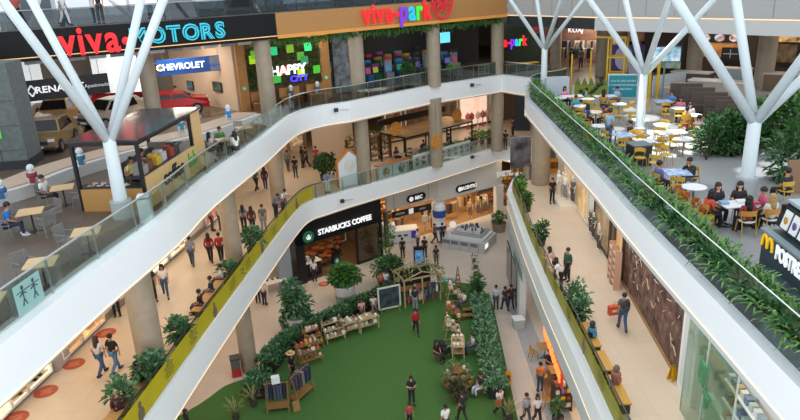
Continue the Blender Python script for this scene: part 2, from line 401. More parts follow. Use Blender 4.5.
def skeleton(pose):
    V3 = Vector; J = {}
    z0 = 0.0; lean = 0.0; sit = pose.startswith('sit')
    pz = 0.50 if sit else 0.93
    J['pel'] = V3((0, 0, pz)); 
    la = {'lean': 0.42, 'sitlean': 0.22, 'sitchin': 0.3, 'phone': 0.06, 'bend': 0.7}.get(pose, 0.02)
    def up(h, fwd=0.0): return V3((0, -math.sin(la) * h - fwd, pz + math.cos(la) * h))
    J['bel'] = up(0.15); J['che'] = up(0.34); J['nb'] = up(0.50); J['hd0'] = up(0.565, 0.01); J['hd1'] = up(0.635, 0.035); J['hd2'] = up(0.715, 0.02); J['hd3'] = up(0.765, 0.0)
    for s, k in ((1, 'r'), (-1, 'l')):
        J['sh' + k] = up(0.45) + V3((s * 0.165, 0, 0)); J['hi' + k] = V3((s * 0.088, 0, pz - 0.03))
        if sit:
            J['kn' + k] = V3((s * 0.11, -0.43, 0.50)); J['an' + k] = V3((s * 0.10, -0.42 + 0.04 * s, 0.09))
        elif pose in ('walk', 'carry'):
            f = s
            J['kn' + k] = V3((s * 0.085, -0.17 if f > 0 else 0.03, 0.50)); J['an' + k] = V3((s * 0.08, -0.27 if f > 0 else 0.32, 0.085 if f > 0 else 0.17))
        else:
            J['kn' + k] = V3((s * 0.095, -0.015, 0.49)); J['an' + k] = V3((s * 0.105, 0.02, 0.085))
        J['to' + k] = J['an' + k] + V3((s * 0.02, -0.15, -0.045))
        S = J['sh' + k]
        if pose == 'phone': e, w_ = S + V3((s * 0.055, -0.02, -0.27)), S + V3((-s * 0.07, -0.25, -0.17))
        elif pose == 'lean': e, w_ = S + V3((s * 0.06, -0.14, -0.22)), S + V3((-s * 0.03, -0.36, -0.17))
        elif pose in ('sit', 'sitlean'): e, w_ = S + V3((s * 0.055, -0.03, -0.26)), S + V3((-s * 0.04, -0.20, -0.345))
        elif pose in ('walk', 'carry'): e, w_ = S + V3((s * 0.05, 0.09 * s, -0.27)), S + V3((s * 0.04, 0.02 * s - 0.09, -0.50))
        elif pose == 'sitchin': e, w_ = S + V3((s * 0.05, -0.16, -0.2)), S + V3((-s * 0.1, -0.14, 0.05))
        else: e, w_ = S + V3((s * 0.055, 0.03, -0.27)), S + V3((s * 0.045, -0.03, -0.51))
        J['el' + k] = e; J['wr' + k] = w_; J['ha' + k] = w_ + (w_ - e).normalized() * 0.085
    return J
def meshes(pose):
    if pose in PC: return PC[pose]
    J = skeleton(pose); D = {}
    names = ['pel', 'bel', 'che', 'nb', 'hd0', 'hd1', 'hd2', 'hd3']
    rad = {'pel': .115, 'bel': .105, 'che': .12, 'nb': .055, 'hd0': .052, 'hd1': .082, 'hd2': .085, 'hd3': .045, 'sh': .055, 'el': .04, 'wr': .028, 'ha': .036, 'hi': .085, 'kn': .055, 'an': .038, 'to': .032}
    vs = [(J[n], rad[n]) for n in names]; es = [(i, i + 1) for i in range(7)]; ix = {n: i for i, n in enumerate(names)}
    def chain(start, lst, grow_=1.0):
        p = ix[start]
        for n in lst:
            ix[n] = len(vs); vs.append((J[n], rad[n[:2]] * grow_)); es.append((p, ix[n])); p = ix[n]
    for k in 'rl': chain('che', ['sh' + k, 'el' + k, 'wr' + k, 'ha' + k]); chain('pel', ['hi' + k, 'kn' + k, 'an' + k, 'to' + k])
    b = mb_from(grow(vs, es))
    for k, s in (('r', 1), ('l', -1)):                     # five fingers, curled a little
        d = (J['ha' + k] - J['wr' + k]).normalized(); side = d.cross(Vector((0, 1, 0.2))).normalized(); pn = side.cross(d)
        for q, ln in enumerate((0.062, 0.072, 0.068, 0.052)):
            a = J['ha' + k] + side * (0.017 * (q - 1.5)) + d * 0.012; mid = a + d * ln * 0.55; tip = mid + (d * 0.8 + pn * 0.6 * s).normalized() * ln * 0.5
            b.bar(a, mid, 0.0095, 0.0085, 5); b.bar(mid, tip, 0.0085, 0.006, 5)
        a = J['wr' + k] + d * 0.035; t = a + (d + side * -1.1 * s).normalized() * 0.05; b.bar(a, t, 0.011, 0.009, 5); b.bar(t, t + d * 0.03, 0.009, 0.007, 5)
    H1 = J['hd1']; H2 = J['hd2']
    b.bar(H1 + Vector((0, -.075, .03)), H1 + Vector((0, -.105, -.005)), .010, .016, 6)        # nose
    for s in (1, -1):
        b.ell(H1 + Vector((s * .088, .005, .01)), (.012, .02, .032), 6); b.ell(H1 + Vector((s * .034, -.082, .036)), (.013, .008, .009), 6, m=1)
        b.bar(H1 + Vector((s * .018, -.088, .055)), H1 + Vector((s * .05, -.078, .057)), .005, .004, 4, m=1)
    b.ell(H1 + Vector((0, -.083, -.037)), (.024, .008, .007), 6, m=2)
    D['body'] = mb_mesh(b, 'body', [SKINM, DARKEYE, LIPM])
    for nm, arms in (('tee', ['el']), ('longsleeve', ['el', 'wr'])):
        vs = [(J['pel'] + Vector((0, 0, .0)), .135), (J['bel'], .125), (J['che'], .142), (J['nb'] - Vector((0, 0, .035)), .07)]; es = [(0, 1), (1, 2), (2, 3)]
        for k in 'rl':
            vs.append((J['sh' + k] , .073)); es.append((2, len(vs) - 1)); S, E, W_ = J['sh' + k], J['el' + k], J['wr' + k]
            vs.append((S.lerp(E, .75), .062) if nm == 'tee' else (E, .053)); es.append((len(vs) - 2, len(vs) - 1))
            if nm != 'tee': vs.append((E.lerp(W_, .93), .042)); es.append((len(vs) - 2, len(vs) - 1))
        m_ = grow(vs, es); m_.materials.append(CLOTH); D[nm] = m_
    for nm, e in (('trousers', .95), ('shorts', .0)):
        vs = [(J['pel'], .125)]; es = []
        for k in 'rl':
            vs.append((J['hi' + k], .1)); es.append((0, len(vs) - 1))
            if e: vs.append((J['kn' + k], .075)); es.append((len(vs) - 2, len(vs) - 1)); vs.append((J['kn' + k].lerp(J['an' + k], e), .058)); es.append((len(vs) - 2, len(vs) - 1))
            else: vs.append((J['hi' + k].lerp(J['kn' + k], .85), .088)); es.append((len(vs) - 2, len(vs) - 1))
        m_ = grow(vs, es); m_.materials.append(CLOTH); D[nm] = m_
    b = MB()
    for k in 'rl':
        a, t = J['an' + k], J['to' + k]
        b.ell((a + t) / 2 + Vector((0, 0.0, -0.008)), (.05, .135, .05), 10); b.ell(a + Vector((0, .02, .0)), (.052, .062, .06), 8)
    zmin = min(v[2] for v in b.v); D['shoes'] = mb_mesh(b, 'shoes', [CLOTH]); D['drop'] = zmin
    up_ = (J['hd2'] - J['nb']).normalized(); back = Vector((0, 1, 0))
    C_ = H1.lerp(H2, .62) + back * 0.022
    for nm in ('short', 'long', 'bun', 'bald'):
        b = MB()
        if nm == 'bald': b.ell(C_ + Vector((0, .02, -.015)), (.099, .098, .075), 10)
        else:
            b.ell(C_ + Vector((0, .012, .018)), (.103, .112, .105), 12)
            if nm == 'long':
                b.ell(C_ + Vector((0, .062, -.10)), (.10, .065, .14), 10); b.ell(C_ + Vector((0, .085, -.24)), (.10, .05, .17), 10)
                for s in (1, -1): b.ell(C_ + Vector((s * .085, .01, -.12)), (.03, .06, .15), 8)
            if nm == 'bun': b.ell(C_ + Vector((0, .10, .06)), (.05, .05, .05), 8); b.ell(C_ + Vector((0, .13, -.06)), (.032, .035, .13), 8)
        D['hair_' + nm] = mb_mesh(b, 'hair', [HAIRM])
    PC[pose] = D; return D
SK = {'l': '#d9a98a', 'm': '#b98463', 'd': '#8a5b41'}
def person(px, py, z, pose, head, top, bottom, label, hair='short', hc='#17120f', skin='m', shoes='#2a2a2c', sleeve='tee', h=1.70, legs='trousers', loc=None, lift=0.0):
    """head: the way the person faces, degrees; 0 looks towards the viewer, 90 to the photograph's right, 180 away"""
    D = meshes(pose); p = loc if loc else at(px, py, z)
    k = h / 1.70
    o = thing('person', label, 'person', (p[0], p[1], z + lift - (D['drop'] * k)), math.radians(head)); o.scale = (k, k, k)
    for nm, me, c in (('body', D['body'], SK[skin]), ('shirt', D[sleeve], top), (legs, D[legs], bottom), ('shoes', D['shoes'], shoes), ('hair', D['hair_' + hair], hc)):
        q = bpy.data.objects.new(nm, me); COL.objects.link(q); q.parent = o; q.color = lin(c)
    return o
# ================================================================ plants
def leaves(n, where, L, W, droop=0.25, rnd=R, up=0.35):
    """n pointed leaves; where() gives a place and the way out of the crown there"""
    b = MB()
    for _ in range(n):
        p, d = where(); p = Vector(p)
        d = (Vector(d) + Vector((rnd.uniform(-.7, .7), rnd.uniform(-.7, .7), rnd.uniform(-.35, .6) + up))).normalized()
        s = d.cross(Vector((rnd.uniform(-.4, .4), rnd.uniform(-.4, .4), 1))).normalized()
        l = L * rnd.uniform(.65, 1.25); w_ = W * rnd.uniform(.7, 1.2)
        mid = p + d * l * .5; tip = p + d * l - Vector((0, 0, droop * l))
        b.add([p, mid + s * w_ * .5, tip, mid - s * w_ * .5], [(0, 1, 2, 3)])
    return b
def in_ball(c, r, rnd=R):
    def f():
        while True:
            v = Vector((rnd.uniform(-1, 1), rnd.uniform(-1, 1), rnd.uniform(-1, 1)))
            if 0.25 < v.length < 1: break
        return Vector(c) + Vector((v.x * r[0], v.y * r[1], v.z * r[2])), v
    return f
def in_balls(cs, rnd=R):
    fs = [in_ball(c, r, rnd) for c, r in cs]
    return lambda: rnd.choice(fs)()
def fronds(b, c, n, L, W, rnd=R, lo=0.2, hi=1.2):
    """arching narrow leaves from one root"""
    for _ in range(n):
        a = rnd.uniform(0, 2 * PI); e = rnd.uniform(lo, hi); l = L * rnd.uniform(.6, 1.2)
        d = Vector((math.cos(a) * math.cos(e), math.sin(a) * math.cos(e), math.sin(e))); s = Vector((-math.sin(a), math.cos(a), 0)) * W * .5
        p0 = Vector(c); p1 = p0 + d * l * .5; p2 = p0 + d * l * .85 - Vector((0, 0, l * .14)); p3 = p0 + d * l * 1.05 - Vector((0, 0, l * .38))
        b.add([p0 - s * .4, p0 + s * .4, p1 + s, p1 - s, p2 + s * .7, p2 - s * .7, p3], [(0, 1, 2, 3), (3, 2, 4, 5), (5, 4, 6)])
    return b
LEAFD = leafmat('#1d4420', '#4f7f40', 'dark'); LEAFM = leafmat('#2c5a24', '#5f9140', 'mid'); LEAFL = leafmat('#3f7a2a', '#86b04c', 'light'); LEAFB = leafmat('#2b5836', '#6a986b', 'bluish')
SOIL = M('#2a2019', 0.95)
# ================================================================ furniture
MUST = OC(0.45, 0, 'paint'); LEGW = M('#c9a057', 0.5)
def make_chair():
    t = thing('cafe_chair', 'x', 'chair')
    b = MB(); n = 10; vs, fs = [], []
    b.lathe((0, 0, .44), [(.20, 0), (.225, .012), (.225, .03), (.2, .04)], 14); b.build('seat', MUST, t, color='#c39a2e', smooth=False)
    b = MB()
    for i in range(9):
        a0, a1 = PI * (0.06 + .88 * i / 9), PI * (0.06 + .88 * (i + 1) / 9)
        p0, p1 = (math.cos(a0) * .235, math.sin(a0) * .215), (math.cos(a1) * .235, math.sin(a1) * .215)
        k0, k1 = .62 + .04 * math.sin(a0), .62 + .04 * math.sin(a1)
        for zz in (0, 1):
            pass
        b.add([(p0[0], p0[1], k0), (p1[0], p1[1], k1), (p1[0] * 1.04, p1[1] * 1.06, k1 + .16), (p0[0] * 1.04, p0[1] * 1.06, k0 + .16),
               (p0[0] * .92, p0[1] * .92, k0), (p1[0] * .92, p1[1] * .92, k1), (p1[0] * .96, p1[1] * .98, k1 + .16), (p0[0] * .96, p0[1] * .98, k0 + .16)],
              [(0, 1, 2, 3), (5, 4, 7, 6), (3, 2, 6, 7), (1, 0, 4, 5)])
    b.build('backrest', MUST, t, color='#c39a2e')
    for sx in (1, -1):
        b = MB(); b.bar((sx * .19, -.17, .45), (sx * .22, -.2, 0), .017, .013, 6); b.build('leg', MUST, t, color='#bd9433')
        b = MB(); b.bar((sx * .225, .06, .66), (sx * .2, .12, .45), .015, .017, 6); b.bar((sx * .2, .12, .45), (sx * .22, .22, 0), .017, .013, 6); b.build('leg', MUST, t, color='#bd9433')
    return t
def make_armchair():
    t = thing('terrace_chair', 'x', 'chair'); g = M('#7c7875', 0.5); st = M('#9a9895', 0.4, 0.6)
    b = MB(); b.box((0, 0, .44), (.46, .44, .03)); b.build('seat', g, t)
    b = MB()
    for i in range(7): b.box((-.21 + .07 * i, .23, .66), (.045, .02, .42), tilt=('X', -.14))
    b.box((0, .255, .87), (.46, .03, .05)); b.build('backrest', g, t)
    for s in (1, -1):
        b = MB(); b.box((s * .245, .02, .65), (.05, .42, .025)); b.bar((s * .245, -.17, .64), (s * .235, -.18, .45), .014); b.build('armrest', g, t)
        for y in (-.19, .2):
            b = MB(); b.bar((s * .2, y * .8, .43), (s * .235, y * 1.2, 0), .012, .01, 6); b.build('leg', st, t)
    return t
def make_round_table(name='round_table', r=.4, top='#e6e7e6'):
    t = thing(name, 'x', 'table')
    b = MB(); b.lathe((0, 0, .725), [(r - .01, 0), (r, .008), (r, .022), (r - .008, .03)], 28); b.build('tabletop', M(top, 0.3), t)
    b = MB(); b.lathe((0, 0, .02), [(.035, 0), (.03, .7)], 10); b.build('pedestal', M('#8f9294', 0.35, 0.7), t)
    b = MB(); b.lathe((0, 0, 0), [(.24, 0), (.24, .012), (.05, .03)], 20); b.build('base', M('#8f9294', 0.35, 0.7), t)
    return t
def make_square_table(name, w, d, topm):
    t = thing(name, 'x', 'table')
    b = MB(); b.box((0, 0, .735), (w, d, .03)); b.build('tabletop', topm, t)
    b = MB(); b.bar((0, 0, .02), (0, 0, .72), .03); b.build('pedestal', DARKG, t)
    b = MB(); b.box((0, 0, .012), (.5, .07, .024)); b.box((0, 0, .012), (.07, .5, .024)); b.build('base', DARKG, t)
    return t
def make_car(name, col, label, px, py, heading, suv=True, loc=None):
    p = loc or at(px, py, L2)
    t = thing(name, label, 'car', (p[0], p[1], L2), math.radians(heading))
    top = 1.64 if suv else 1.42; L_ = 2.15
    prof = [(-L_, .35), (-L_ - .02, .62), (-L_ + .06, .92), (-1.15, 1.04), (-.55, top - .04), (.2, top), (1.35, top - .06), (1.95, 1.08), (L_, .95), (L_ + .03, .45), (L_ - .05, .33)]
    hw = lambda z: .88 if z < .95 else .88 - (z - .95) * .36
    paint = M(col, 0.22, 0.35); b = MB(); n = len(prof)
    vs = [(x, -hw(z) + (.05 if abs(x) > 2 else 0), z) for x, z in prof] + [(x, hw(z) - (.05 if abs(x) > 2 else 0), z) for x, z in prof]
    b.add(vs, [tuple(range(n))[::-1], tuple(range(n, 2 * n))] + [(i, (i + 1) % n, n + (i + 1) % n, n + i) for i in range(n)]); b.build('body', paint, t)
    gl = M('#14181b', 0.08)
    for s in (1, -1):
        b = MB()
        def q(x, z): return (x, s * (hw(z) + .008), z)
        b.quad(q(-1.0, 1.06), q(.1, 1.06), q(.1, top - .12), q(-.52, top - .12)); b.quad(q(.18, 1.06), q(1.2, 1.06), q(1.12, top - .14), q(.18, top - .1))
        b.build('side_window', gl, t)
    b = MB(); e = .012
    z1, z2 = 1.08, top - .08
    b.quad((-1.11 - e, -hw(z1) + .06, z1 + e), (-1.11 - e, hw(z1) - .06, z1 + e), (-.6 - e, hw(z2) - .06, z2 + e), (-.6 - e, -hw(z2) + .06, z2 + e)); b.build('windscreen', gl, t)
    for x in (-1.35, 1.35):
        for s in (1, -1):
            b = MB(); b.bar((x, s * .70, .34), (x, s * .90, .34), .34, .34, 18); wh = b.build('wheel', M('#151515', 0.8), t)
            b = MB(); b.bar((x, s * .895, .34), (x, s * .91, .34), .2, .2, 12); b.build('rim', STEEL, wh)
    b = MB(); b.box((-L_ - .01, 0, .66), (.05, 1.0, .17)); b.build('grille', DARKG, t)
    for s in (1, -1):
        b = MB(); b.box((-L_ + .02, s * .66, .78), (.12, .30, .13)); b.build('headlamp', M('#dfe6ea', 0.1), t)
    b = MB(); b.box((-L_ - .03, 0, .46), (.03, .5, .12)); b.build('number_plate', M('#e8e8e4', 0.5), t)
    b = MB(); b.box((-L_ + .04, 0, .38), (.12, 1.6, .12)); b.build('bumper', DARKG, t)
    return t
def signboard(name, label, c, rz, w, h, body_mat, text=None, size=.4, tcol=None, depth=.12, cat='sign', bold=0.0, fw=1.0, dx=0, dz=0, emit=1.5, spacing=1.0):
    t = thing(name, label, cat, c, rz)
    if body_mat is not None:
        b = MB(); b.box((0, 0, 0), (w, depth, h)); b.build('panel', body_mat, t)
    if text:
        o = text_mesh('lettering', text, size, M(tcol, 0.4, emit=emit) if emit else M(tcol, 0.4), t, 0.05, fw, bold, spacing)
        o.location = (dx, -depth / 2 - .03, dz)
    return t
def seg_at(path, px, z):
    """the point of a plan polyline that shows at pixel column px when it is at height z, with the heading there"""
    best = None
    for a, b_ in zip(path[:-1], path[1:]):
        for i in range(101):
            q = lerp(a, b_, i / 100)
            if q[1] < 1: continue
            x = proj((q[0], q[1], z))[0]
            if best is None or abs(x - px) < best[0]: best = (abs(x - px), q, math.atan2(b_[1] - a[1], b_[0] - a[0]))
    return best[1], best[2]
def z_at(x, y, py):
    lo, hi = -5.0, 60.0
    for _ in range(50):
        m_ = (lo + hi) / 2
        if proj((x, y, m_))[1] > py: lo = m_
        else: hi = m_
    return lo
# ================================================================ top storey and the writing on its fascia
FH = math.atan2(3.85, 5.45)
def letters(t, chunks, size, bold=0.02, emit=1.6, gap=0.09, fw=1.0, depth=0.10):
    """raised letters side by side, one part for each differently coloured letter group"""
    x = 0.0; made = []
    for s, c in chunks:
        for ch in s:
            if ch == '.': 
                b = MB(); b.ell((0, 0, 0), (size * .11, depth / 2, size * .11), 10); o = b.build('dot', M(c, 0.4, emit=emit), t); w_ = size * .22; o.location = (x + w_ / 2, -depth / 2, 0.02 * size); x += w_ + gap * size; made.append(o); continue
            o = text_mesh('letter', ch, size, M(c, 0.4, emit=emit), t, depth, fw, bold)
            xs = [v.co.x for v in o.data.vertices]; zs = [v.co.z for v in o.data.vertices]; w_ = max(xs) - min(xs)
            lowz = -size * .25 if ch not in 'pgy' else -size * .25
            base = min(zs) if ch not in 'pgyj-' else (max(zs) - size * .52 if ch != '-' else min(zs) - size * .2)
            for v in o.data.vertices: v.co.x -= min(xs); v.co.z -= base + size * .25
            o.location = (x, -depth / 2, 0); x += w_ + gap * size; made.append(o)
    for o in made: o.location.x -= (x - gap * size) / 2
    return x
p, h = seg_at(F3, 94, 17.7)
t = thing('illuminated_sign', 'big red lettering on the black fascia, left of the teal lettering', 'sign', (p[0] + .12, p[1] - .14, 17.55), FH * .83)
letters(t, [('viva', '#e3161e'), ('.', '#e3161e')], 2.0, 0.05, 0.75, 0.05, .82)
p, h = seg_at(F3, 181, 17.7)
t = thing('illuminated_sign', 'teal striped outline lettering on the black fascia, beside the red lettering', 'sign', (p[0] - .05, p[1] - .12, 17.6), h)
for k, (c, bd, dp) in enumerate((('#2aa7bb', 0.055, .08), ('#10262b', 0.012, .10), ('#2aa7bb', -0.02, .12))):
    letters(t, [('MOTORS', c)], 1.16, bd, 0.9 if k != 1 else 0, 0.16 - 2 * bd / 1.2 , 1.0, dp)
for k in (0, 1): pass
p, h = seg_at(F3, 397, 17.7)
t = thing('illuminated_sign', 'multicoloured lettering on the gold fascia between two columns', 'sign', (p[0] + .05, p[1] - .16, 17.78), h)
letters(t, [('viva', '#e01c26'), ('-', '#e01c26'), ('p', '#6b2fb8'), ('a', '#1fa3c4'), ('r', '#35cf3a'), ('k', '#e01c26')], 1.85, 0.045, 0.8, 0.05, .75)
def balloon(loc, rz, s, label):
    t = thing('balloon_emblem', label, 'emblem', loc, rz); b = MB(); n = 28
    red = M('#c21f2b', 0.45, emit=0.35)
    pts = [(math.cos(a) * s * (1 if math.sin(a) > 0 else .92), math.sin(a) * s * (1.0 if math.sin(a) > 0 else 1.25)) for a in [2 * PI * i / n for i in range(n + 1)]]
    for a, c in zip(pts[:-1], pts[1:]): b.bar((a[0], -.08, a[1]), (c[0], -.08, c[1]), s * .09, s * .09, 6)
    b.build('rim', red, t); b = MB(); q = random.Random(3)
    for i in range(9):
        a = 2 * PI * i / 9
        for r_, k in ((.62, .2), (.3, .16)):
            cx, cz = math.cos(a) * s * r_, math.sin(a) * s * r_
            for j in range(8):
                u, w_ = 2 * PI * j / 8, 2 * PI * (j + 1) / 8
                b.bar((cx + math.cos(u) * s * k, -.08, cz + math.sin(u) * s * k), (cx + math.cos(w_) * s * k, -.08, cz + math.sin(w_) * s * k), s * .045, s * .045, 5)
    b.build('tracery', red, t); return t
p, h = seg_at(F3, 441, 18)
balloon((p[0] + .05, p[1] - .18, 18.45), h, .95, 'round red openwork balloon emblem at the right end of the gold fascia')
# glass balustrade on the top storey
dark_gl = glass('#8b969b', 0.25)
def railing(name, label, path, z, hgt, post_step, rail_mat, gl, rail_r=.028, gap=2.4, posts=True, group=None, post_mat=None):
    t = thing(name, label, 'railing', (path[0][0], path[0][1], z)); ox, oy = path[0]
    P0 = [(p[0] - ox, p[1] - oy) for p in path]
    b = MB(); b.strip(P0, 0.02, hgt - .04, .014); b.build('glass_panels', gl, t)
    b = MB(); b.tube([(p[0], p[1], hgt) for p in P0], rail_r, 8); b.build('handrail', rail_mat, t)
    if posts:
        for (x, y, hd) in along(P0, post_step, .2):
            b = MB(); b.box((0, .03, hgt / 2), (.045, .05, hgt - .02)); b.build('post', post_mat or STEEL, t, loc=(x, y, 0), rz=hd)
    return t
r3 = offset(F3, 0.2)
def cutpath(path, a, b):
    return path[a:b]
railing('glass_railing', 'dark glass railing along the top storey above the black fascia', r3[1:4] + [offset([F3[2], JX, F3[4]], .2)[1]], 18.5, .9, 1.6, STEEL, dark_gl)
railing('glass_railing', 'dark glass railing along the top storey above the gold fascia', [offset([F3[2], JX, F3[4]], .2)[1]] + r3[4:], 18.5, .9, 1.4, STEEL, dark_gl)
# shops of the top storey
b3 = offset(F3, 7.0)
b = MB(); b.strip(b3, 18.55, 25.0, .3); struct(b.build('wall_top_storey', M('#c9cccf', 0.7)))
k = 0
for (x, y, hd) in along(b3, 2.1, .9):
    k += 1
    c = ['#f2f6fb', '#dfe9f2', '#5f686e', '#eef2f6', '#39414a', '#e9eef2'][k % 6]
    b = MB(); b.box((0, -.06, 1.75), (1.85, .06, 3.2)); o = b.build('window_%d' % k, M(c, 0.3, emit=0.75 if k % 6 in (1, 2, 4, 0) else 0.1), loc=(x, y, 18.6), rz=hd); struct(o)
for i, (x0, y0, x1, y1) in enumerate(((108, 0, 134, 24), (262, 0, 268, 14), (38, 0, 31, 28))):
    a = seg_at(offset(F3, 2.0), x1, 18.6)[0]; c = seg_at(offset(F3, 1.6), x0, 19.8)[0]; d_ = (Vector((c[0] - a[0], c[1] - a[1])) / 1.25)
    t = tag(MB().bar((0, 0, 0), (d_.x * 5.5, d_.y * 5.5, 5.5), .13, .13, 10).build('steel_brace', WHITE, loc=(a[0], a[1], 18.55)), 'white slanting steel brace on the top storey, ' + ['second from the left, behind the red lettering', 'above the fascia joint', 'at the far left'][i], 'brace', 'steel braces of the top storey')
person(66, 26, L3 - .05, 'walk', 60, '#cfd3d6', '#aeb2b4', 'person in pale clothes walking behind the top glass railing above the red lettering', skin='d')
person(102, 24, L3 - .05, 'stand', 20, '#22252a', '#33363b', 'person in dark clothes behind the top glass railing, left of the crossing braces')
person(163, 20, L3 - .05, 'lean', 10, '#2b2d33', '#3b3f46', 'person in dark clothes leaning at the top railing above the teal lettering')
person(20, 28, L3 - .05, 'stand', 40, '#a5483d', '#23262b', 'person in a red top standing at the far left of the top railing')
# ================================================================ railings of the upper storey
rail2 = offset(EDGE2, .30)
iB = min(range(len(EDGE2)), key=lambda i: abs(EDGE2[i][0] + 3) + abs(EDGE2[i][1] - 44.6))
iC = min(range(len(EDGE2)), key=lambda i: abs(EDGE2[i][0] - 10.96) + abs(EDGE2[i][1] - 49.5))
GL2 = glass('#eef6f3', 0.12)
iA = min(range(len(EDGE2)), key=lambda i: abs(EDGE2[i][0] + 6.45) + abs(EDGE2[i][1] - 40.5))
railing('glass_railing', 'long glass railing with steel handrail beside the grey terrace chairs, upper floor on the left', rail2[:iA + 1], L2 + .1, 1.02, 2.3, STEEL, GL2, .032)
railing('glass_railing', 'glass railing with many steel posts in front of the arcade columns', rail2[iA:iC + 1], L2 + .1, 1.0, 1.15, STEEL, glass('#d3dcdc', 0.2), .03)
railing('glass_railing', 'glass railing with white lit handrail in front of the long fern planter', rail2[iC + 3:], L2 + .1, 1.05, 50, M('#e6eceb', 0.3, emit=0.12), glass('#dcebf0', 0.15), .013, posts=False)
# notice on the glass
qa, qh = seg_at(offset(EDGE2[:20], .24), 30, 12.9)
t = thing('notice', 'pale teal notice with two stick figures keeping distance, on the glass railing', 'notice', (qa[0], qa[1], L2 + .18), qh + PI)
t.rotation_euler = (0, 0, qh)
b = MB(); b.box((0, 0, .42), (1.05, .012, .8)); b.build('panel', M('#8db4b0', 0.4), t)
b = MB()
for s in (-.22, .22):
    for (a, c) in (((0, .5), (0, .28)), ((0, .45), (-.13, .38)), ((0, .45), (.13, .38)), ((0, .28), (-.08, .1)), ((0, .28), (.08, .1))): b.bar((s + a[0], -.012, a[1] + .12), (s + c[0], -.012, c[1] + .12), .016, .016, 5)
    b.ell((s, -.012, .69), (.055, .01, .06), 10)
b.bar((-.45, -.012, .60), (.45, -.012, .60), .012, .012, 5); b.build('figures', M('#2e4a4c', 0.5), t)
# the little square spotlight arms on the balcony faces
def spotarm(px, py, z, edge, label, rev=False):
    q, hd = seg_at(offset(edge, -.12), px, z); zz = z_at(q[0], q[1], py)
    t = thing('face_spotlight', label, 'spotlight', (q[0], q[1], zz), hd)
    b = MB(); b.box((0, -.02, 0), (.24, .2, .24)); b.build('head', M('#33383c', 0.4), t)
    b = MB(); b.bar((.1, 0, 0), (.95, .0, -.1), .02); b.build('arm', STEEL, t)
    return t
spotarm(336, 110, 12.0, EDGE2[:iC], 'small black spotlight on the upper white balcony face, near the bend')
spotarm(472, 85, 12.0, EDGE2[:iC], 'small black spotlight on the upper white balcony face, below the arcade')
spotarm(342, 201, 5.8, EDGE1[:32], 'small black spotlight on the lower white balcony face, above the coffee shop')
spotarm(472, 157, 5.8, EDGE1, 'small black spotlight on the lower white balcony face, below the poster railing')
# ================================================================ white tree columns that carry the roof
TREEM = M('#d5dfe2', 0.4)
def tree_column(x, y, zn, label, az, spread, r=.36, rb=.24, plinth=True):
    t = thing('tree_column', label, 'column', (x, y, L2))
    b = MB(); b.lathe((0, 0, 0), [(r * 1.05, .55 if plinth else 0), (r, .75), (r * .9, zn - L2 - .1), (r * .7, zn - L2 + .12)], 24); b.build('trunk', TREEM, t, smooth=True)
    if plinth:
        b = MB(); b.lathe((0, 0, 0), [(r * 1.55, 0), (r * 1.55, .62), (r * 1.5, .66)], 28); b.build('plinth', M('#a9adae', 0.5), t)
    for i, a in enumerate(az):
        s = spread[i] if isinstance(spread, (list, tuple)) else spread
        d = Vector((math.cos(math.radians(a)) * s, math.sin(math.radians(a)) * s, 1.0)); st = Vector((0, 0, zn - L2 - .12))
        b = MB(); b.bar(st, st + d * 8.5, rb, rb * .92, 16); b.build('branch', TREEM, t, smooth=True)
    return t
tree_column(-9.95, 22.5, 15.23, 'white tree column with forked branches beside the wooden kiosk', (7, 65, 150, 243), .55, .24, .15)
tree_column(9.85, 43.6, 15.4, 'white tree column at the far end of the fern planter', (165, 95, 285, 345), (.7, .62, .62, .75), .21, .13)
tree_column(11.3, 30.0, 15.54, 'white tree column in the middle of the cafe tables', (165, 105, 270, 335), (.75, .55, .65, .8), .21, .135)
tree_column(12.02, 21.66, 15.04, 'white tree column behind the group of friends, beside the big shrub planter', (190, 100, 300, 5), (.8, .42, .56, 1.05), .235, .16)
# ================================================================ upper floor, left: showroom, kiosk, terrace
# dark concrete pier
pb = at(30, 168, L2)
b = MB(); b.box((-2.0, .9, 2.45), (4.0, 1.8, 4.86)); b.box((-2.0, .88, .2), (4.06, 1.86, .4), m=1)
for i in range(3): b.box((-2.0, -.005, .9 + 1.15 * i), (4.0, .012, .02), m=1)
for x in (-1.1, -2.2, -3.3): b.box((x, -.005, 2.4), (.02, .012, 4.2), m=1)
o = b.build('wall_pier', [M('#59615f', 0.7, noise=(4, '#68706d')), M('#23282a', 0.6)], loc=(pb.x, pb.y, L2), rz=math.radians(8)); struct(o)
t = thing('exit_sign', 'small green sign fixed to the dark concrete pier', 'sign', (pb.x - 1.15, pb.y - .22, L2 + 1.75), math.radians(8))
b = MB(); b.box((0, 0, 0), (.62, .05, .5)); b.build('panel', M('#62c04a', 0.4, emit=.15), t); b = MB(); b.box((-.1, -.03, 0), (.14, .02, .3)); b.box((.12, -.03, .02), (.2, .02, .06)); b.build('pictogram', M('#dcf0d4', .5), t)
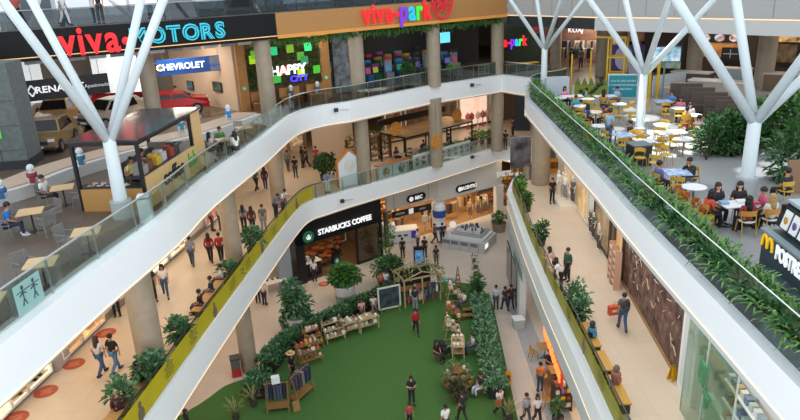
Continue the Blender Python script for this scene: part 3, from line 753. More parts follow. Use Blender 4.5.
# low curved plinth bench
bl = [at(-40, 222, L2), at(0, 207, L2), at(35, 196, L2), at(70, 181, L2), at(120, 165, L2), at(170, 152, L2), at(215, 140, L2), at(262, 122, L2)]
bl = spline([(p.x, p.y) for p in bl], 4)
bo = offset(bl, 1.7)
b = MB(); b.strip(bl, 0, .5, .35, m=0); b.strip(offset(bl, .3), 0, .56, 1.4, m=1)
t = b.build('curved_bench', [M('#c6c5c2', 0.5), M('#b5a08c', 0.6)], loc=(0, 0, L2)); tag(t, 'long low curved bench with beige top in front of the car showroom', 'bench')
def standee(px, py, c1, c2, label):
    p = at(px, py, L2 + .56)
    t = thing('spacing_marker', label, 'marker', (p.x, p.y, L2 + .56), math.radians(25))
    b = MB(); b.box((0, 0, .01), (.36, .2, .02)); b.lathe((0, 0, .02), [(.16, 0), (.2, .22), (.17, .42), (.1, .5)], 12); b.build('body', M(c1, 0.6), t)
    b = MB(); b.ell((0, 0, .66), (.15, .13, .17), 10); b.build('head', M('#d8dcdf', 0.6), t)
    b = MB(); b.lathe((0, 0, .28), [(.19, 0), (.205, .1), (.19, .2)], 12); b.box((0, -.19, .2), (.22, .04, .22)); b.build('bib', M(c2, 0.6), t)
    return t
standee(34, 184, '#c4b9bd', '#8a2f38', 'white and dark red spacing marker on the curved bench, between pier and kiosk')
standee(82, 166, '#d5dade', '#39758c', 'white and teal spacing marker on the curved bench, seen through the kiosk front')
standee(3, 200, '#b9c4d0', '#33608f', 'white and blue spacing marker at the far left end of the curved bench')
standee(229, 119, '#cfd6dd', '#3b7fb8', 'white and light blue spacing marker on the curved bench, below the wall screens')
standee(182, 131, '#d3d4dc', '#3f8190', 'white and turquoise spacing marker seen under the kiosk roof')
# showroom: back wall, floor, ceiling baffles
A_ = Vector((-10.1, 43.0)); 
b = MB(); b.strip([(-10.2, 42.9), (-12.8, 45.6), (-16.4, 49.6)], L2, 17.3, .3, side=-1.0); struct(b.build('wall_showroom_beige', M('#c3ab93', 0.7)))
b = MB(); b.strip([(-16.4, 50.5), (-26, 47.5), (-34, 41)], L2, 17.3, .3, side=-1.0); struct(b.build('wall_showroom_back', M('#8f8478', 0.7)))
b = MB(); b.prism([(-34, 27), (-21.4, 31.6), (-17.9, 33.1), (-13, 40.2), (-10.6, 42.6), (-16.4, 49.6), (-26, 47.4), (-34, 41)], L2 + .002, L2 + .02); struct(b.build('floor_showroom', M('#4c4239', 0.18, noise=(1.5, '#5d5147'))))
ORD = 'first second third fourth fifth sixth seventh eighth ninth tenth eleventh twelfth thirteenth fourteenth fifteenth sixteenth seventeenth eighteenth nineteenth twentieth twenty-first twenty-second twenty-third twenty-fourth twenty-fifth twenty-sixth twenty-seventh twenty-eighth twenty-ninth thirtieth'.split()
k = 0
for (x, y, hd) in along(offset(F3[:4], 1.2), 1.05, 4.0):
    k += 1
    t = MB().box((0, 0, 0), (.85, .05, .60)).build('ceiling_baffle', M(['#d4d3d6', '#9d9aa0', '#c7bfc6'][k % 3], 0.8), loc=(x, y, 16.99), rz=hd)
    tag(t, 'fabric baffle below the black fascia, %s from the left end of the showroom' % ORD[k - 1], 'baffle', 'ceiling baffles of the showroom')
for i, (x0, y0, x1) in enumerate(((-21, 45, -17.5), (-27, 42, -23))):
    b = MB(); b.box(((x0 + x1) / 2, y0 + 2.0, 14.9), (x1 - x0, .1, 3.0)); o = b.build('window_%d' % (40 + i), M('#dfe7ee', 0.3, emit=.5)); struct(o)
def toward(px, py, dist, deg):
    p = at(px, py, L2); a = math.radians(deg); return (p.x + math.cos(a) * dist, p.y + math.sin(a) * dist)
make_car('car', '#a08560', 'gold beige off-roader nearest the dark pier, nose to the terrace', 0, 0, 100, loc=toward(40, 157, 2.2, 100))
make_car('car', '#a8885a', 'gold off-roader parked behind the nearest one, under the black hanging board', 0, 0, 100, loc=toward(54, 131, 2.4, 105))
make_car('car', '#b1a698', 'silver beige off-roader beside the tree branches, right of the gold ones', 0, 0, 60, loc=toward(88, 132, 2.3, 70))
make_car('car', '#b5adaa', 'pale off-roader at the far left, behind the pier', 0, 0, 100, loc=toward(20, 122, 2.4, 100))
make_car('car', '#b3161d', 'red low car left of the showroom column', 0, 0, 10, False, loc=toward(127, 103.5, 0, 0))
make_car('car', '#a81a1c', 'red low car right of the showroom column, below the blue board', 0, 0, 200, False, loc=toward(176, 113, 0, 0))
def board(path, px0, px1, py0, py1, z_guess):
    a, _ = seg_at(path, px0, z_guess); c, h = seg_at(path, px1, z_guess)
    mx, my = lerp(a, c, .5); zt = z_at(mx, my, py0); zb = z_at(mx, my, py1)
    return (mx, my, (zt + zb) / 2), math.atan2(c[1] - a[1], c[0] - a[0]), math.hypot(c[0] - a[0], c[1] - a[1]), zt - zb
c, h, w_, hh = board([(-26, 33.5), (-19.5, 37.0), (-13.4, 40.6)], 24, 107, 77, 97, 15.5)
t = signboard('hanging_sign', 'long black hanging board with white lettering over the gold cars', c, h, w_, hh, M('#15171b', 0.4), 'RENAULT', .5, '#e6e8ea', dx=-w_ * .10, fw=1.15, bold=.01, emit=.8)
o = text_mesh('small_lettering', 'Apasionados', .28, M('#c9ccd0', .5, emit=.5), t, .03); o.location = (w_ * .36, -.1, -.05)
b = MB(); 
for s in (1, -1): b.bar((-w_ * .43, -.09, s * .30), (-w_ * .43 + .2, -.09, 0), .045, .045, 5); b.bar((-w_ * .43, -.09, s * .30), (-w_ * .43 - .2, -.09, 0), .045, .045, 5)
b.build('diamond_emblem', M('#e6e8ea', .4, emit=.6), t)
b = MB(); 
for s in (-.4, .4): b.bar((s * w_, 0, hh / 2), (s * w_, 0, 17.3 - c[2]), .015, .015, 5)
b.build('hanger', STEEL, t)
c, h, w_, hh = board([(-14.9, 42.4), (-9.8, 44.9)], 154, 225, 57.5, 73, 15.5)
t = signboard('hanging_sign', 'blue hanging board with white lettering over the red cars', c, h, w_, hh, M('#1c4f9c', 0.4, emit=.15), 'CHEVROLET', .54, '#f4f7fa', dx=-w_ * .16, bold=.012, emit=1.0)
b = MB(); b.box((w_ * .38, -.07, .0), (w_ * .22, .02, hh * .9)); b.build('grey_end_panel', M('#7d8790', .4), t)
o = text_mesh('small_lettering', 'CHEVROLET', .2, M('#2a4fd0', .4, emit=.6), t, .03); o.location = (w_ * .385, -.1, -.1)
b = MB(); b.box((-w_ * .47, -.08, 0), (.34, .04, .12)); b.box((-w_ * .47, -.08, 0), (.14, .04, .24)); b.build('cross_emblem', M('#d8c37a', .4), t)
b = MB(); 
for s in (-.4, .4): b.bar((s * w_, 0, hh / 2), (s * w_, 0, 17.3 - c[2]), .015, .015, 5)
b.build('hanger', STEEL, t)
# sales corner
def screen(px, py, path, w_, h_, label, zg=14.2, name='wall_screen', c='#23302f', e=.25):
    q, hd = seg_at(path, px, zg); z = z_at(q[0], q[1], py)
    t = thing(name, label, 'screen', (q[0] + math.sin(hd) * .08, q[1] - math.cos(hd) * .08, z), hd)
    b = MB(); b.box((0, 0, 0), (w_, .07, h_)); b.build('frame', M('#121314', 0.3), t); b = MB(); b.box((0, -.04, 0), (w_ * .92, .01, h_ * .88)); b.build('display', M(c, 0.2, emit=e, noise=(3, '#4f6b60')), t); return t
BW = [(-16.4, 49.6), (-12.8, 45.6), (-10.2, 42.9)]
screen(217.5, 86.5, BW, 1.1, .62, 'wall screen on the beige wall, right one')
screen(190, 85, BW, .9, .6, 'wall screen with blue picture on the beige wall, left one', c='#274a6e', e=.5)
pd = at(194, 103, L2)
t = thing('sales_desk', 'pale sales desk behind the red car on the right', 'desk', (pd.x - .9, pd.y - .9, L2), .3)
b = MB(); b.box((0, 0, .74), (1.6, .8, .05)); b.build('desktop', M('#c98d55', .5), t)
for s in (1, -1):
    b = MB(); b.box((s * .75, 0, .36), (.05, .7, .72)); b.build('panel', M('#ddd6cc', .5), t)
person(0, 0, L2, 'sit', 30, '#e3e3e3', '#2b2c33', 'person in white seated at the sales desk below the wall screens', loc=(pd.x - 1.15, pd.y - .05), lift=-.0)
# ---------------- green wall with the two benches
GW = [(-10.0, 42.95), (-4.45, 46.8)]
gh = math.atan2(3.85, 5.55); gl_ = math.hypot(5.55, 3.85)
b = MB(); b.strip(GW, L2, 17.3, .3); struct(b.build('wall_green', M('#6a4a2b', 0.6)))
for i, u in enumerate((.25, gl_ - .45)):
    q = lerp(GW[0], GW[1], u / gl_); b = MB(); b.box((0, -.1, 2.4), (.62 if i == 0 else .75, .3, 4.9)); o = b.build('trim_wood_pilaster', WOOD, loc=(q[0], q[1], L2), rz=gh); struct(o)
    t = thing('round_sticker', 'small round green sticker on the %s wooden pilaster of the green wall' % ('left' if i == 0 else 'right'), 'sticker', (q[0] + math.sin(gh) * .26, q[1] - math.cos(gh) * .26, L2 + 1.45), gh)
    b = MB(); b.bar((0, 0, 0), (0, -.015, 0), .17, .17, 16); b.build('disc', M('#6fae7a', .5), t); b = MB(); b.box((0, -.02, 0), (.14, .01, .14)); b.build('symbol', M('#d4ead8', .5), t)
q0 = lerp(GW[0], GW[1], .56 / gl_)
t = thing('planted_wall_panel', 'green planted wall panel with coloured square tiles', 'wall panel', (q0[0], q0[1], L2), gh)
W5 = gl_ - 1.3; rg = random.Random(5)
def wallspot(): return (rg.uniform(0, W5), -.08 - rg.random() * .12, rg.uniform(1.35, 4.45)), (0, -1, 0)
b = leaves(3600, wallspot, .2, .09, .3, rg, 0.0); b.build('foliage', [LEAFD], t)
tile_pos = [(.45, 3.5, '#5fb82f'), (.35, 3.2, '#b7e01f'), (1.45, 3.6, '#2fd38a'), (2.35, 3.65, '#7fb02a'), (3.35, 3.65, '#2fe07f'), (.75, 2.8, '#6cc32f'), (1.1, 2.15, '#c43b2c'), (1.9, 2.3, '#d6582a'), (2.85, 2.0, '#c7f11c'), (3.75, 2.1, '#4bb32c'), (1.5, 1.8, '#3bb23a'), (3.1, 2.8, '#2f8a5c'), (2.9, 3.1, '#4f9a2f')]
for (x, z, c) in tile_pos:
    x *= 1.33
    if x < W5 - .2: MB().box((x, -.36, z), (.52, .08, .52)).build('tile', M(c, .5, emit=.45), t)  # tiles are no lamps; a glow is added to brighten their colours
q1 = lerp(GW[0], GW[1], .52)
t = thing('illuminated_sign', 'white and violet two-line lettering on the planted green wall', 'sign', (q1[0] + math.sin(gh) * .42 + .0, q1[1] - math.cos(gh) * .42, L2 + 2.08), gh)
o = text_mesh('first_line', 'HAPPY', .86, M('#f3f5f7', .4, emit=1.2), t, .08, 1.0, .02); o.location = (-.1, 0, .2)
o = text_mesh('second_line', 'CITY', .56, M('#4a35e0', .4, emit=1.4), t, .08, 1.1, .02); o.location = (.62, 0, -.42)
for i, u in enumerate((.20, .50, .80)):
    q = lerp(GW[0], GW[1], u); q = (q[0] + math.sin(gh) * .55, q[1] - math.cos(gh) * .55)
    t = thing('wooden_bench', 'wooden bench section below the planted wall, ' + ('left third', 'middle third', 'right third')[i], 'bench', (q[0], q[1], L2), gh, 'bench sections below the planted wall')
    b = MB(); b.box((0, 0, .47), (1.5, .6, .06)); b.build('seat', WOOD, t); b = MB(); b.box((0, 0, .22), (1.46, .5, .44)); b.build('front', M('#8a5a2d', .6), t); b = MB(); b.box((0, .27, .85), (1.5, .06, .6)); b.build('backrest', WOOD, t)
    sm = standee(0, 0, '#c9ced6', '#59636e', 'grey spacing marker on the wooden bench below the planted wall, ' + ('left', 'middle', 'right')[i]); sm.location = (q[0], q[1] - .05, L2 + .5); sm.rotation_euler.z = gh
# hanging greenery under the fascia
rg2 = random.Random(8)
gp = [(p[0], p[1]) for p in offset([JX] + F3[4:], .5)]
for i in range(3):
    a, c = [(gp[0], gp[1]), (gp[1], gp[2]), (gp[2], gp[3])][i]
    def f(a=a, c=c):
        u = rg2.random(); q = lerp(a, c, u); return (q[0], q[1] + rg2.uniform(-.3, .3), 16.95 - abs(rg2.gauss(0, .17)) - .02), (rg2.uniform(-1, 1), -1, -.6)
    o = leaves(620, f, .22, .09, .4, rg2, -.3).build('hanging_greenery', LEAFM); tag(o, 'strip of hanging greenery below the gold fascia, ' + ('above the planted wall', 'between the second and third columns', 'between the third and fourth columns')[i], 'hanging plant', 'greenery below the gold fascia')
# ---------------- arcade front
AR = [(-4.45, 46.8), (11.5, 58.0)]
b = MB(); b.strip(offset(AR, 6.0), L2, 17.3, .3); struct(b.build('wall_arcade_back', M('#2a2a2e', 0.7)))
ra = random.Random(21)
DK = {'#2d5fb0': '#1d3766', '#c23a6a': '#6a2640', '#3a8fc4': '#245a7d', '#a33036': '#5f1f25', '#52468f': '#302a54', '#d0d4d8': '#8a8e93', '#2f8f5b': '#1f5a3b', '#3d4148': '#24272c', '#e0973a': '#84592a', '#6a6f78': '#41454c'}
q = lerp(AR[0], AR[1], .055); t = thing('bright_panel', 'bright glazed panel of the arcade right of the planted wall', 'panel', (q[0], q[1] + .6, L2), gh)
b = MB(); b.box((0, 0, 2.2), (1.7, .08, 4.2)); b.build('pane', M('#8f949a', .3, emit=.12, noise=(2.2, '#4f5359')), t); b = MB(); [b.box((s * .85, -.02, 2.2), (.07, .12, 4.3)) for s in (1, -1)]; b.build('frame', DARKG, t)
for i in range(34):
    u = .09 + .64 * ((i % 12) + ra.uniform(.1, .35) + .33 * (i // 12)) / 13; q = lerp(AR[0], AR[1], u); d = 1.1 + 1.7 * (i // 12) + ra.uniform(0, .2); nx, ny = -math.sin(gh), math.cos(gh)
    x, y = q[0] + nx * d, q[1] + ny * d
    colr = ra.choice(['#2d5fb0', '#c23a6a', '#3a8fc4', '#a33036', '#52468f', '#d0d4d8', '#2f8f5b', '#3d4148', '#e0973a', '#6a6f78'])
    t = thing('arcade_machine', 'x', 'arcade machine', (x, y, L2), gh + ra.uniform(-.25, .25), 'arcade machines behind the columns')
    hh = ra.uniform(1.5, 2.1); t.scale = (.74, .8, 1)
    b = MB(); b.box((0, 0, .5), (.8, .8, 1.0)); b.box((0, .25, hh / 2 + .3), (.8, .3, hh - .6)); b.build('cabinet', M(DK[colr], .5), t)
    b = MB(); b.box((0, .06, 1.28), (.62, .04, .42), tilt=('X', -.25)); b.build('display', M(ra.choice(['#3a7aa8', '#a8446f', '#a89f4a', '#3f8a68', '#5f55a8', '#20242a', '#24282e']), .3, emit=.45), t)
    b = MB(); b.box((0, .2, hh + .08), (.8, .4, .22)); b.build('marquee', M(ra.choice(['#8c2f33', '#2f6a8c', '#7d6a2f', '#2a2d33', '#6a3566', '#25272c']), .4, emit=.25), t)
    t['label'] = '%s arcade machine, %s row, %s from the planted wall' % ({'#2d5fb0': 'blue', '#c23a6a': 'pink', '#3a8fc4': 'light blue', '#a33036': 'red', '#52468f': 'violet', '#d0d4d8': 'white', '#2f8f5b': 'green', '#3d4148': 'dark grey', '#e0973a': 'orange', '#6a6f78': 'grey'}[colr], ('front', 'middle', 'back')[i // 12], ('first', 'second', 'third', 'fourth', 'fifth', 'sixth', 'seventh', 'eighth', 'ninth', 'tenth', 'eleventh', 'twelfth')[i % 12])
q, _h = seg_at(offset(AR, 1.2), 446, 15.0); t = thing('hanging_screen', 'bright cyan screen hanging in the dark arcade', 'screen', (q[0], q[1], z_at(q[0], q[1], 37.5)), gh)
b = MB(); b.box((0, 0, 0), (.95, .08, .8)); b.build('display', M('#62c9ea', .3, emit=1.3), t); b = MB(); b.bar((0, 0, .4), (0, 0, 17.3 - t.location.z), .02); b.build('hanger', STEEL, t)
# plants before the arcade
def bush(px, py, z, r, n, label, mat=LEAFD, h=None, L=.28, pot=None, seed=1, loc=None, name='potted_plant', cat='plant', balls=None, W=None):
    p = loc or at(px, py, z); rr = random.Random(seed)
    t = thing(name, label, cat, (p[0], p[1], z))
    base = 0.0
    if pot:
        pw, ph, pc = pot[:3]; b = MB(); b.lathe((0, 0, 0), [(pw * .8, 0), (pw, ph * .96), (pw, ph), (pw * .9, ph), (pw * .88, ph * .9)], 20); b.build('pot', M(pc, .5), t); base = ph
        if len(pot) > 3: b = MB(); b.lathe((0, 0, 0), [(pw * .83, .0), (pw * .93, ph * .45)], 20); b.build('lower_band', M(pot[3], .5), t)
    h = h or r * 1.6
    if balls is None: balls = [((rr.uniform(-.4, .4) * r, rr.uniform(-.4, .4) * r, base + h * rr.uniform(.3, .75)), (r * .7, r * .7, h * .42)) for _ in range(5)]
    b = leaves(n, in_balls(balls, rr), L, W or L * .5, .3, rr); b.v = [(x, y, max(q, .03)) for x, y, q in b.v]; b.build('foliage', mat, t)
    b = MB()
    for _ in range(4): a = rr.uniform(0, 6.28); b.bar((0, 0, base * .8), (math.cos(a) * r * .4, math.sin(a) * r * .4, base + h * .6), .025, .01, 5)
    b.build('stem', M('#4b3a26', .8), t); return t
q, hd = seg_at(offset(EDGE2[:iC], 1.0), 416, L2)
bush(0, 0, L2, .75, 420, 'dark leafy plant behind the glass railing, left of the third arcade column', pot=(.38, .5, '#3b3a38'), seed=4, loc=(q[0] - .4, q[1]), h=1.5)
q, hd = seg_at(offset(EDGE2[:iC], 1.0), 452, L2)
bush(0, 0, L2, .55, 260, 'smaller yellowish plant behind the glass railing, right of the third arcade column', LEAFL, pot=(.33, .4, '#3b3a38'), seed=6, loc=q, h=.9)
# striped barrier by the corner column
q, hd = seg_at(offset(EDGE2[:iC], .8), 484, L2)
t = thing('slatted_barrier', 'pale slatted barrier behind the railing, left of the corner column', 'barrier', (q[0], q[1], L2), hd)
for s in (-.55, .55):
    b = MB(); b.box((s, 0, .5), (.07, .07, 1.0)); b.build('upright', M('#b9b77c', .6), t)
for i in range(4): MB().box((0, -.05, .25 + .22 * i), (1.2, .03, .12)).build('slat', M('#c4c497', .6), t)
# ---------------- wooden kiosk
KA = Vector((-11.75, 23.4, L2)); kw = 2.45; kh = math.radians(-5); kd = 6.0; KH = 2.62
t = thing('cafe_kiosk', 'black framed cafe kiosk with pale wood counter beside the white tree column', 'kiosk', (KA.x, KA.y, L2), kh)
b = MB()
for x, y in ((0, 0), (kw, 0), (kw, kd), (0, kd), (kw, kd * .82)): b.box((x, y, KH / 2), (.12, .12, KH))
for y in (0, kd): b.box((kw / 2, y, KH - .08), (kw, .14, .16))
for x in (0, kw): b.box((x, kd / 2, KH - .08), (.14, kd, .16))
b.build('frame', BLACK, t)
b = MB(); b.box((kw / 2, kd / 2, KH + .03), (kw + .3, kd + .3, .07)); b.build('roof', M('#3a3d3f', .14, noise=(1.2, '#56484a')), t)
b = MB(); b.box((kw + .04, kd / 2 + .1, .62), (.1, kd + .1, 1.2)); b.build('wooden_front', PALEWOOD, t)
b = MB(); b.box((kw * .5, -.03, .42), (kw - .1, .1, .84)); b.build('end_counter', M('#b88a4c', .55), t)
b = MB(); b.box((kw - .35, kd / 2, 1.2), (.7, kd, .06)); b.box((kw * .5, .3, .88), (kw - .2, .6, .05)); b.build('worktop', DARKG, t)
b = MB(); b.box((kw + .04, kd - .5, 1.9), (.1, 1.0, 1.4)); b.build('side_panel', PALEWOOD, t)
b = MB(); b.box((.06, kd * .7, .5), (.1, kd * .55, 1.0)); b.box((kw * .45, kd - .05, .6), (kw * .9, .1, 1.2)); b.build('back_counter', M('#6a655f', .5), t)
o = text_mesh('lettering', 'coffee', .85, M('#1b1a18', .6), t, .03, 1.0, .015); o.rotation_euler = (0, 0, PI / 2); o.location = (kw + .11, kd * .42, .72)
o = text_mesh('green_lettering', 'lab', .85, M('#58a83a', .6), t, .03, 1.0, .015); o.rotation_euler = (0, 0, PI / 2); o.location = (kw + .11, kd * .42 + 2.0, .74)
def rel(o_, x, y, z=0): 
    c_, s_ = math.cos(o_.rotation_euler.z), math.sin(o_.rotation_euler.z); return (o_.location.x + x * c_ - y * s_, o_.location.y + x * s_ + y * c_, o_.location.z + z)
kk = t
rk = random.Random(14)
for i, (x, y, c, nm) in enumerate(((kw - .4, 1.2, '#6b4a35', 'brown'), (kw - .35, 1.9, '#c7a233', 'yellow'), (kw - .4, 2.5, '#b7b9b9', 'steel'), (kw - .35, 3.2, '#8c3a2c', 'red'), (kw - .4, 3.8, '#3d3a38', 'black'), (kw - .3, .55, '#8f8a84', 'grey'))):
    bx = thing('counter_appliance', nm + ' appliance on the kiosk counter, ' + ('first', 'second', 'third', 'fourth', 'fifth', 'nearest')[i] + ' from the tree column', 'appliance', rel(kk, x, y, 1.232), kh)
    b = MB(); b.box((0, 0, .17), (.4, .45, .34)); b.box((-.05, 0, .38), (.28, .3, .1)); b.build('body', M(c, .4), bx); b = MB(); b.box((-.21, 0, .2), (.03, .3, .16)); b.build('front_panel', M('#d7d7d2', .4), bx)
for i in range(9):
    x, y = .35 + (i % 5) * .34, .18 + (i // 5) * .25
    px_ = rel(kk, x, y, .906); pc = thing('pastry_plate', 'plate of pastries on the kiosk end counter, ' + ('front row, ' if i < 5 else 'back row, ') + ('first', 'second', 'third', 'fourth', 'fifth')[i % 5] + ' from the outer post', 'plate', px_)
    b = MB(); b.lathe((0, 0, 0), [(.07, 0), (.13, .02)], 12); b.build('plate', M('#e2e0dc', .4), pc)
    b = MB(); [b.ell((rk.uniform(-.06, .06), rk.uniform(-.06, .06), .05), (.04, .03, .035), 6) for _ in range(4)]; b.build('pastry', M(rk.choice(['#b98a52', '#d9c7ae', '#8b5a3c', '#c9a9a0']), .7), pc)
q = rel(kk, kw - 1.0, 1.3); person(0, 0, L2, 'stand', 60, '#d9d27c', '#2a2b2e', 'barista in a pale yellow top standing inside the kiosk', loc=q, skin='m')
q = rel(kk, kw - 1.2, 2.6); person(0, 0, L2, 'phone', 90, '#2f3b50', '#25272b', 'barista in dark blue at the middle of the kiosk', loc=q)
# people and sets on the terrace
CH2 = make_armchair(); CH2['label'] = 'x'
TSQ = make_square_table('terrace_table', .8, .8, M('#d9b98a', .5, noise=(5, '#caa673'), stretch=(1, 6, 1)))
used = set()
def put(proto, key, loc, rz, label, group=None, color=None):
    """the first time moves the source itself, later times copies it"""
    if key not in used:
        used.add(key); proto.location = loc; proto.rotation_euler = (0, 0, rz); proto['label'] = label
        if group: proto['group'] = group
        if color:
            for c in proto.children:
                if c.name.split('.')[0] in color: c.color = lin(color[c.name.split('.')[0]])
        return proto
    return dup(proto, loc, rz, label, group, color=color)
def raild(x, y):
    best = (99, 0, 0)
    for a, c in zip(rail2[:iC], rail2[1:iC + 1]):
        dx, dy = c[0] - a[0], c[1] - a[1]; L_ = dx * dx + dy * dy
        u = max(0, min(1, ((x - a[0]) * dx + (y - a[1]) * dy) / L_)); qx, qy = a[0] + dx * u, a[1] + dy * u
        d = math.hypot(x - qx, y - qy); s_ = 1 if (dx * (y - a[1]) - dy * (x - a[0])) > 0 else -1
        if d < abs(best[0]): best = (d * s_, -dy / L_ ** .5, dx / L_ ** .5)
    return best
def clear(p, need):
    d, nx, ny = raild(p.x, p.y)
    if d < need: p = Vector((p.x + nx * (need - d), p.y + ny * (need - d), p.z))
    return p
T_SETS = [(46, 262, 15, 'terrace table nearest the teal notice', (150, -60)), (86, 231, 15, 'terrace table just left of the white tree column plinth', (165, -20)), (2, 300, 15, 'terrace table at the left edge by the railing', (110, 250)),
          (30, 211, 20, 'terrace table before the curved bench', (150, -30, 60)), (62, 187, 20, 'terrace table left of the kiosk', (170, -20)), (226, 139, 30, 'terrace table right of the kiosk', (120, -40, 220)), (252, 127, 30, 'terrace table farthest along the railing', (-60, 120))]
WAYS = {0: 'right', 1: 'far', 2: 'left', 3: 'near'}
for (px, py, rot, nm, angs) in T_SETS:
    p = clear(at(px, py, L2 + .75), .62)
    put(TSQ, 'tsq', (p.x, p.y, L2), math.radians(rot), 'pale wood square ' + nm, 'square terrace tables')
    for a in angs:
        r_ = math.radians(a); x, y = p.x + math.cos(r_) * .78, p.y + math.sin(r_) * .78
        if raild(x, y)[0] < .42: continue
        put(CH2, 'ch2', (x, y, L2), r_ - PI / 2, 'grey chair, %s of the %s' % (WAYS[int(((a % 360) + 45) // 90) % 4], nm), 'grey terrace chairs')
def at_set(i, a, d=.80):
    px, py = T_SETS[i][:2]; p = clear(at(px, py, L2 + .75), .62); r_ = math.radians(a); return (p.x + math.cos(r_) * d, p.y + math.sin(r_) * d), math.degrees(r_) - 90
for i, a, tp, bt, lb, hr in ((4, 170, '#dcdcda', '#2b2c31', 'person in white seated at the table left of the kiosk', 'short'), (5, 120, '#3f7a38', '#2b2c31', 'person in green seated right of the kiosk', 'short'), (5, -40, '#e4dfdc', '#343842', 'person in white seated right of the kiosk, back to the railing', 'long'), (5, 220, '#d8c2c6', '#2f3138', 'person in pale pink seated nearest the kiosk end', 'long')):
    q, hd = at_set(i, a); person(0, 0, L2, 'sit', hd, tp, bt, lb, hr, loc=q, lift=-.04)
pp = at(5, 240, L2); person(0, 0, L2, 'sitlean', 110, '#1f6fc0', '#24304a', 'man in a bright blue shirt seated at the left edge', loc=(pp.x, pp.y + .3), lift=-.04, shoes='#c9ccd0')
put(CH2, 'ch2', (pp.x - .1, pp.y + .3, L2), math.radians(110), 'grey chair under the man in the bright blue shirt', 'grey terrace chairs')
for (x, y, tp, lb, hd) in ((.7, 2.6, '#c49a8c', 'woman in pale pink seated behind the kiosk front, left', 20), (1.15, 3.4, '#39424f', 'person in dark blue seated behind the kiosk front, right', -60)):
    person(0, 0, L2, 'sit', math.degrees(kh) + hd, tp, '#2c2c30', lb, 'long' if 'woman' in lb else 'short', loc=rel(kk, x, y))
# plain bin by the plinth
p = at(145, 226, L2); t = thing('litter_bin', 'white litter bin with teal rim behind the railing, right of the tree column', 'bin', (p.x - .1, p.y + .55, L2), .2)
b = MB(); b.box((0, 0, .42), (.42, .42, .84)); b.build('body', M('#d5dad9', .4), t); b = MB(); b.box((0, 0, .87), (.46, .46, .06)); b.build('rim', M('#4a8f90', .4), t); b = MB(); b.box((0, 0, .93), (.4, .4, .06)); b.build('lid', M('#e9ecea', .4), t)
# ================================================================ upper floor, right: the food court
fe = EDGE2[iC + 2:]
i0 = min(range(len(fe)), key=lambda i: abs(fe[i][0] - 9.8) + abs(fe[i][1] - 45.8))
fpoly = [(p[0] - .0, p[1]) for p in offset(fe[i0:], .3)]
b = MB(); b.prism(fpoly + [(36, 6), (36, 46), (13.5, 47.5)], L2 + .001, L2 + .012)
struct(b.build('floor_terrace', tiles('#a2a3a3', '#9c9d9d', '#8e8f8f', 1.2, .32)))
# dark ring inlays in the floor
for i, (px, py, r) in enumerate(((693, 190, 1.0), (655, 150, 1.1), (700, 140, 1.0), (672, 128, 1.1))):
    p = at(px, py, L2); b = MB(); b.lathe((0, 0, 0), [(r, 0), (r, .004)], 40); struct(b.build('floor_inlay', M('#8d8f90', .3), loc=(p.x, p.y, L2 + .0135)))
# fern planter along the railing
pp_ = offset(fe[i0 - 2:], .30)
t = thing('fern_planter', 'long fern planter behind the glass railing with the lit handrail', 'planter', (0, 0, L2))
b = MB(); b.strip(pp_, .02, .5, .72); b.build('trough', M('#59605f', .7), t)
mid = offset(pp_, .38); rf = random.Random(2); b = MB()
for (x, y, h) in along(mid, .17, .1):
    for _ in range(3): fronds(b, (x + rf.uniform(-.3, .3), y + rf.uniform(-.08, .08), .5), 9, .66, .07, rf, .15, 1.4)
b.build('fern_fronds', leafmat('#33622c', '#7aa653', 'fern'), t)
b = MB()
for (x, y, h) in along(offset(pp_, .22), .3, .1): fronds(b, (x + .28 * math.sin(h - PI) * -1 * 0, y, .42), 5, .32, .06, rf, .1, .7)
b.build('trailing_fronds', leafmat('#3a6f35', '#7fae5c', 'trailing fern'), t)
# tables: (pixel of the table top, kind, chairs round it in degrees, short name)
TRD = make_round_table(); TSTK = make_square_table('patterned_table', .85, .85, M('#5f93cf', .35, noise=(7, '#dfe9f2'))); CHY = make_chair()
TW = make_square_table('rectangular_table', 1.2, .72, M('#e9e9e7', .35))
FT = [(572, 96, 'w', (200, 340, 110), 'table with the woman in pink by the white counter'), (605, 96, 'w', (20, 160, 250), 'table before the green play panel'),
      (581, 106, 'r', (100, 20, 250), 'table with the person in teal'), (596, 112, 'r', (200, 300, 70), 'table with the man in dark blue'), (619, 104, 'r', (10, 100, 280), 'table before the teal poster'),
      (616, 129, 'r', (100, 320, 210), 'table beside the man standing in light blue'), (624, 135, 's', (250, 20, 60), 'blue patterned table before the middle tree column'), (631, 110, 'r', (80, 170, 260), 'table just left of the middle tree trunk'),
      (663, 101, 's', (150, 260, 30), 'blue patterned table under the screen post'), (657, 125, 'r', (60, 240, 330), 'table right of the middle tree column plinth'), (679, 108, 'r', (250, 180, 60), 'table nearest the leftmost brown booth'),
      (693, 115, 'r', (220, 270, 80), 'table before the second brown booth'), (710, 124, 'r', (200, 250, 40), 'table with the person in pale plaid'), (671, 132, 'w', (260, 100, 330), 'long white table in the sunlit patch'),
      (645, 141, 'r', (10, 80, 300), 'table right behind the black planter box'), (684, 139, 'r', (150, 60), 'table before the big shrub planter'), (731, 117, 'w', (90,), 'white table at the rightmost booth'),
      (640, 120, 'r', (230, 320), 'table against the middle tree trunk'), (600, 126, 'r', (120, 250), 'table beside the fern planter, behind the standing man'), (677, 172, 's', (190, 20, 250), 'blue patterned table with the man in plaid'),
      (694, 187, 'r', (215,), 'empty round table nearest the viewer'), (560, 98, 'r', (70, 190), 'table farthest along the fern planter'), (588, 99, 'r', (30, 170, 250), 'table between the counter and the green play panel')]
placed = []
KEYS = {'r': (TRD, 'trd', 'round white ', .62), 's': (TSTK, 'tstk', '', .68), 'w': (TW, 'tw', '', .78)}
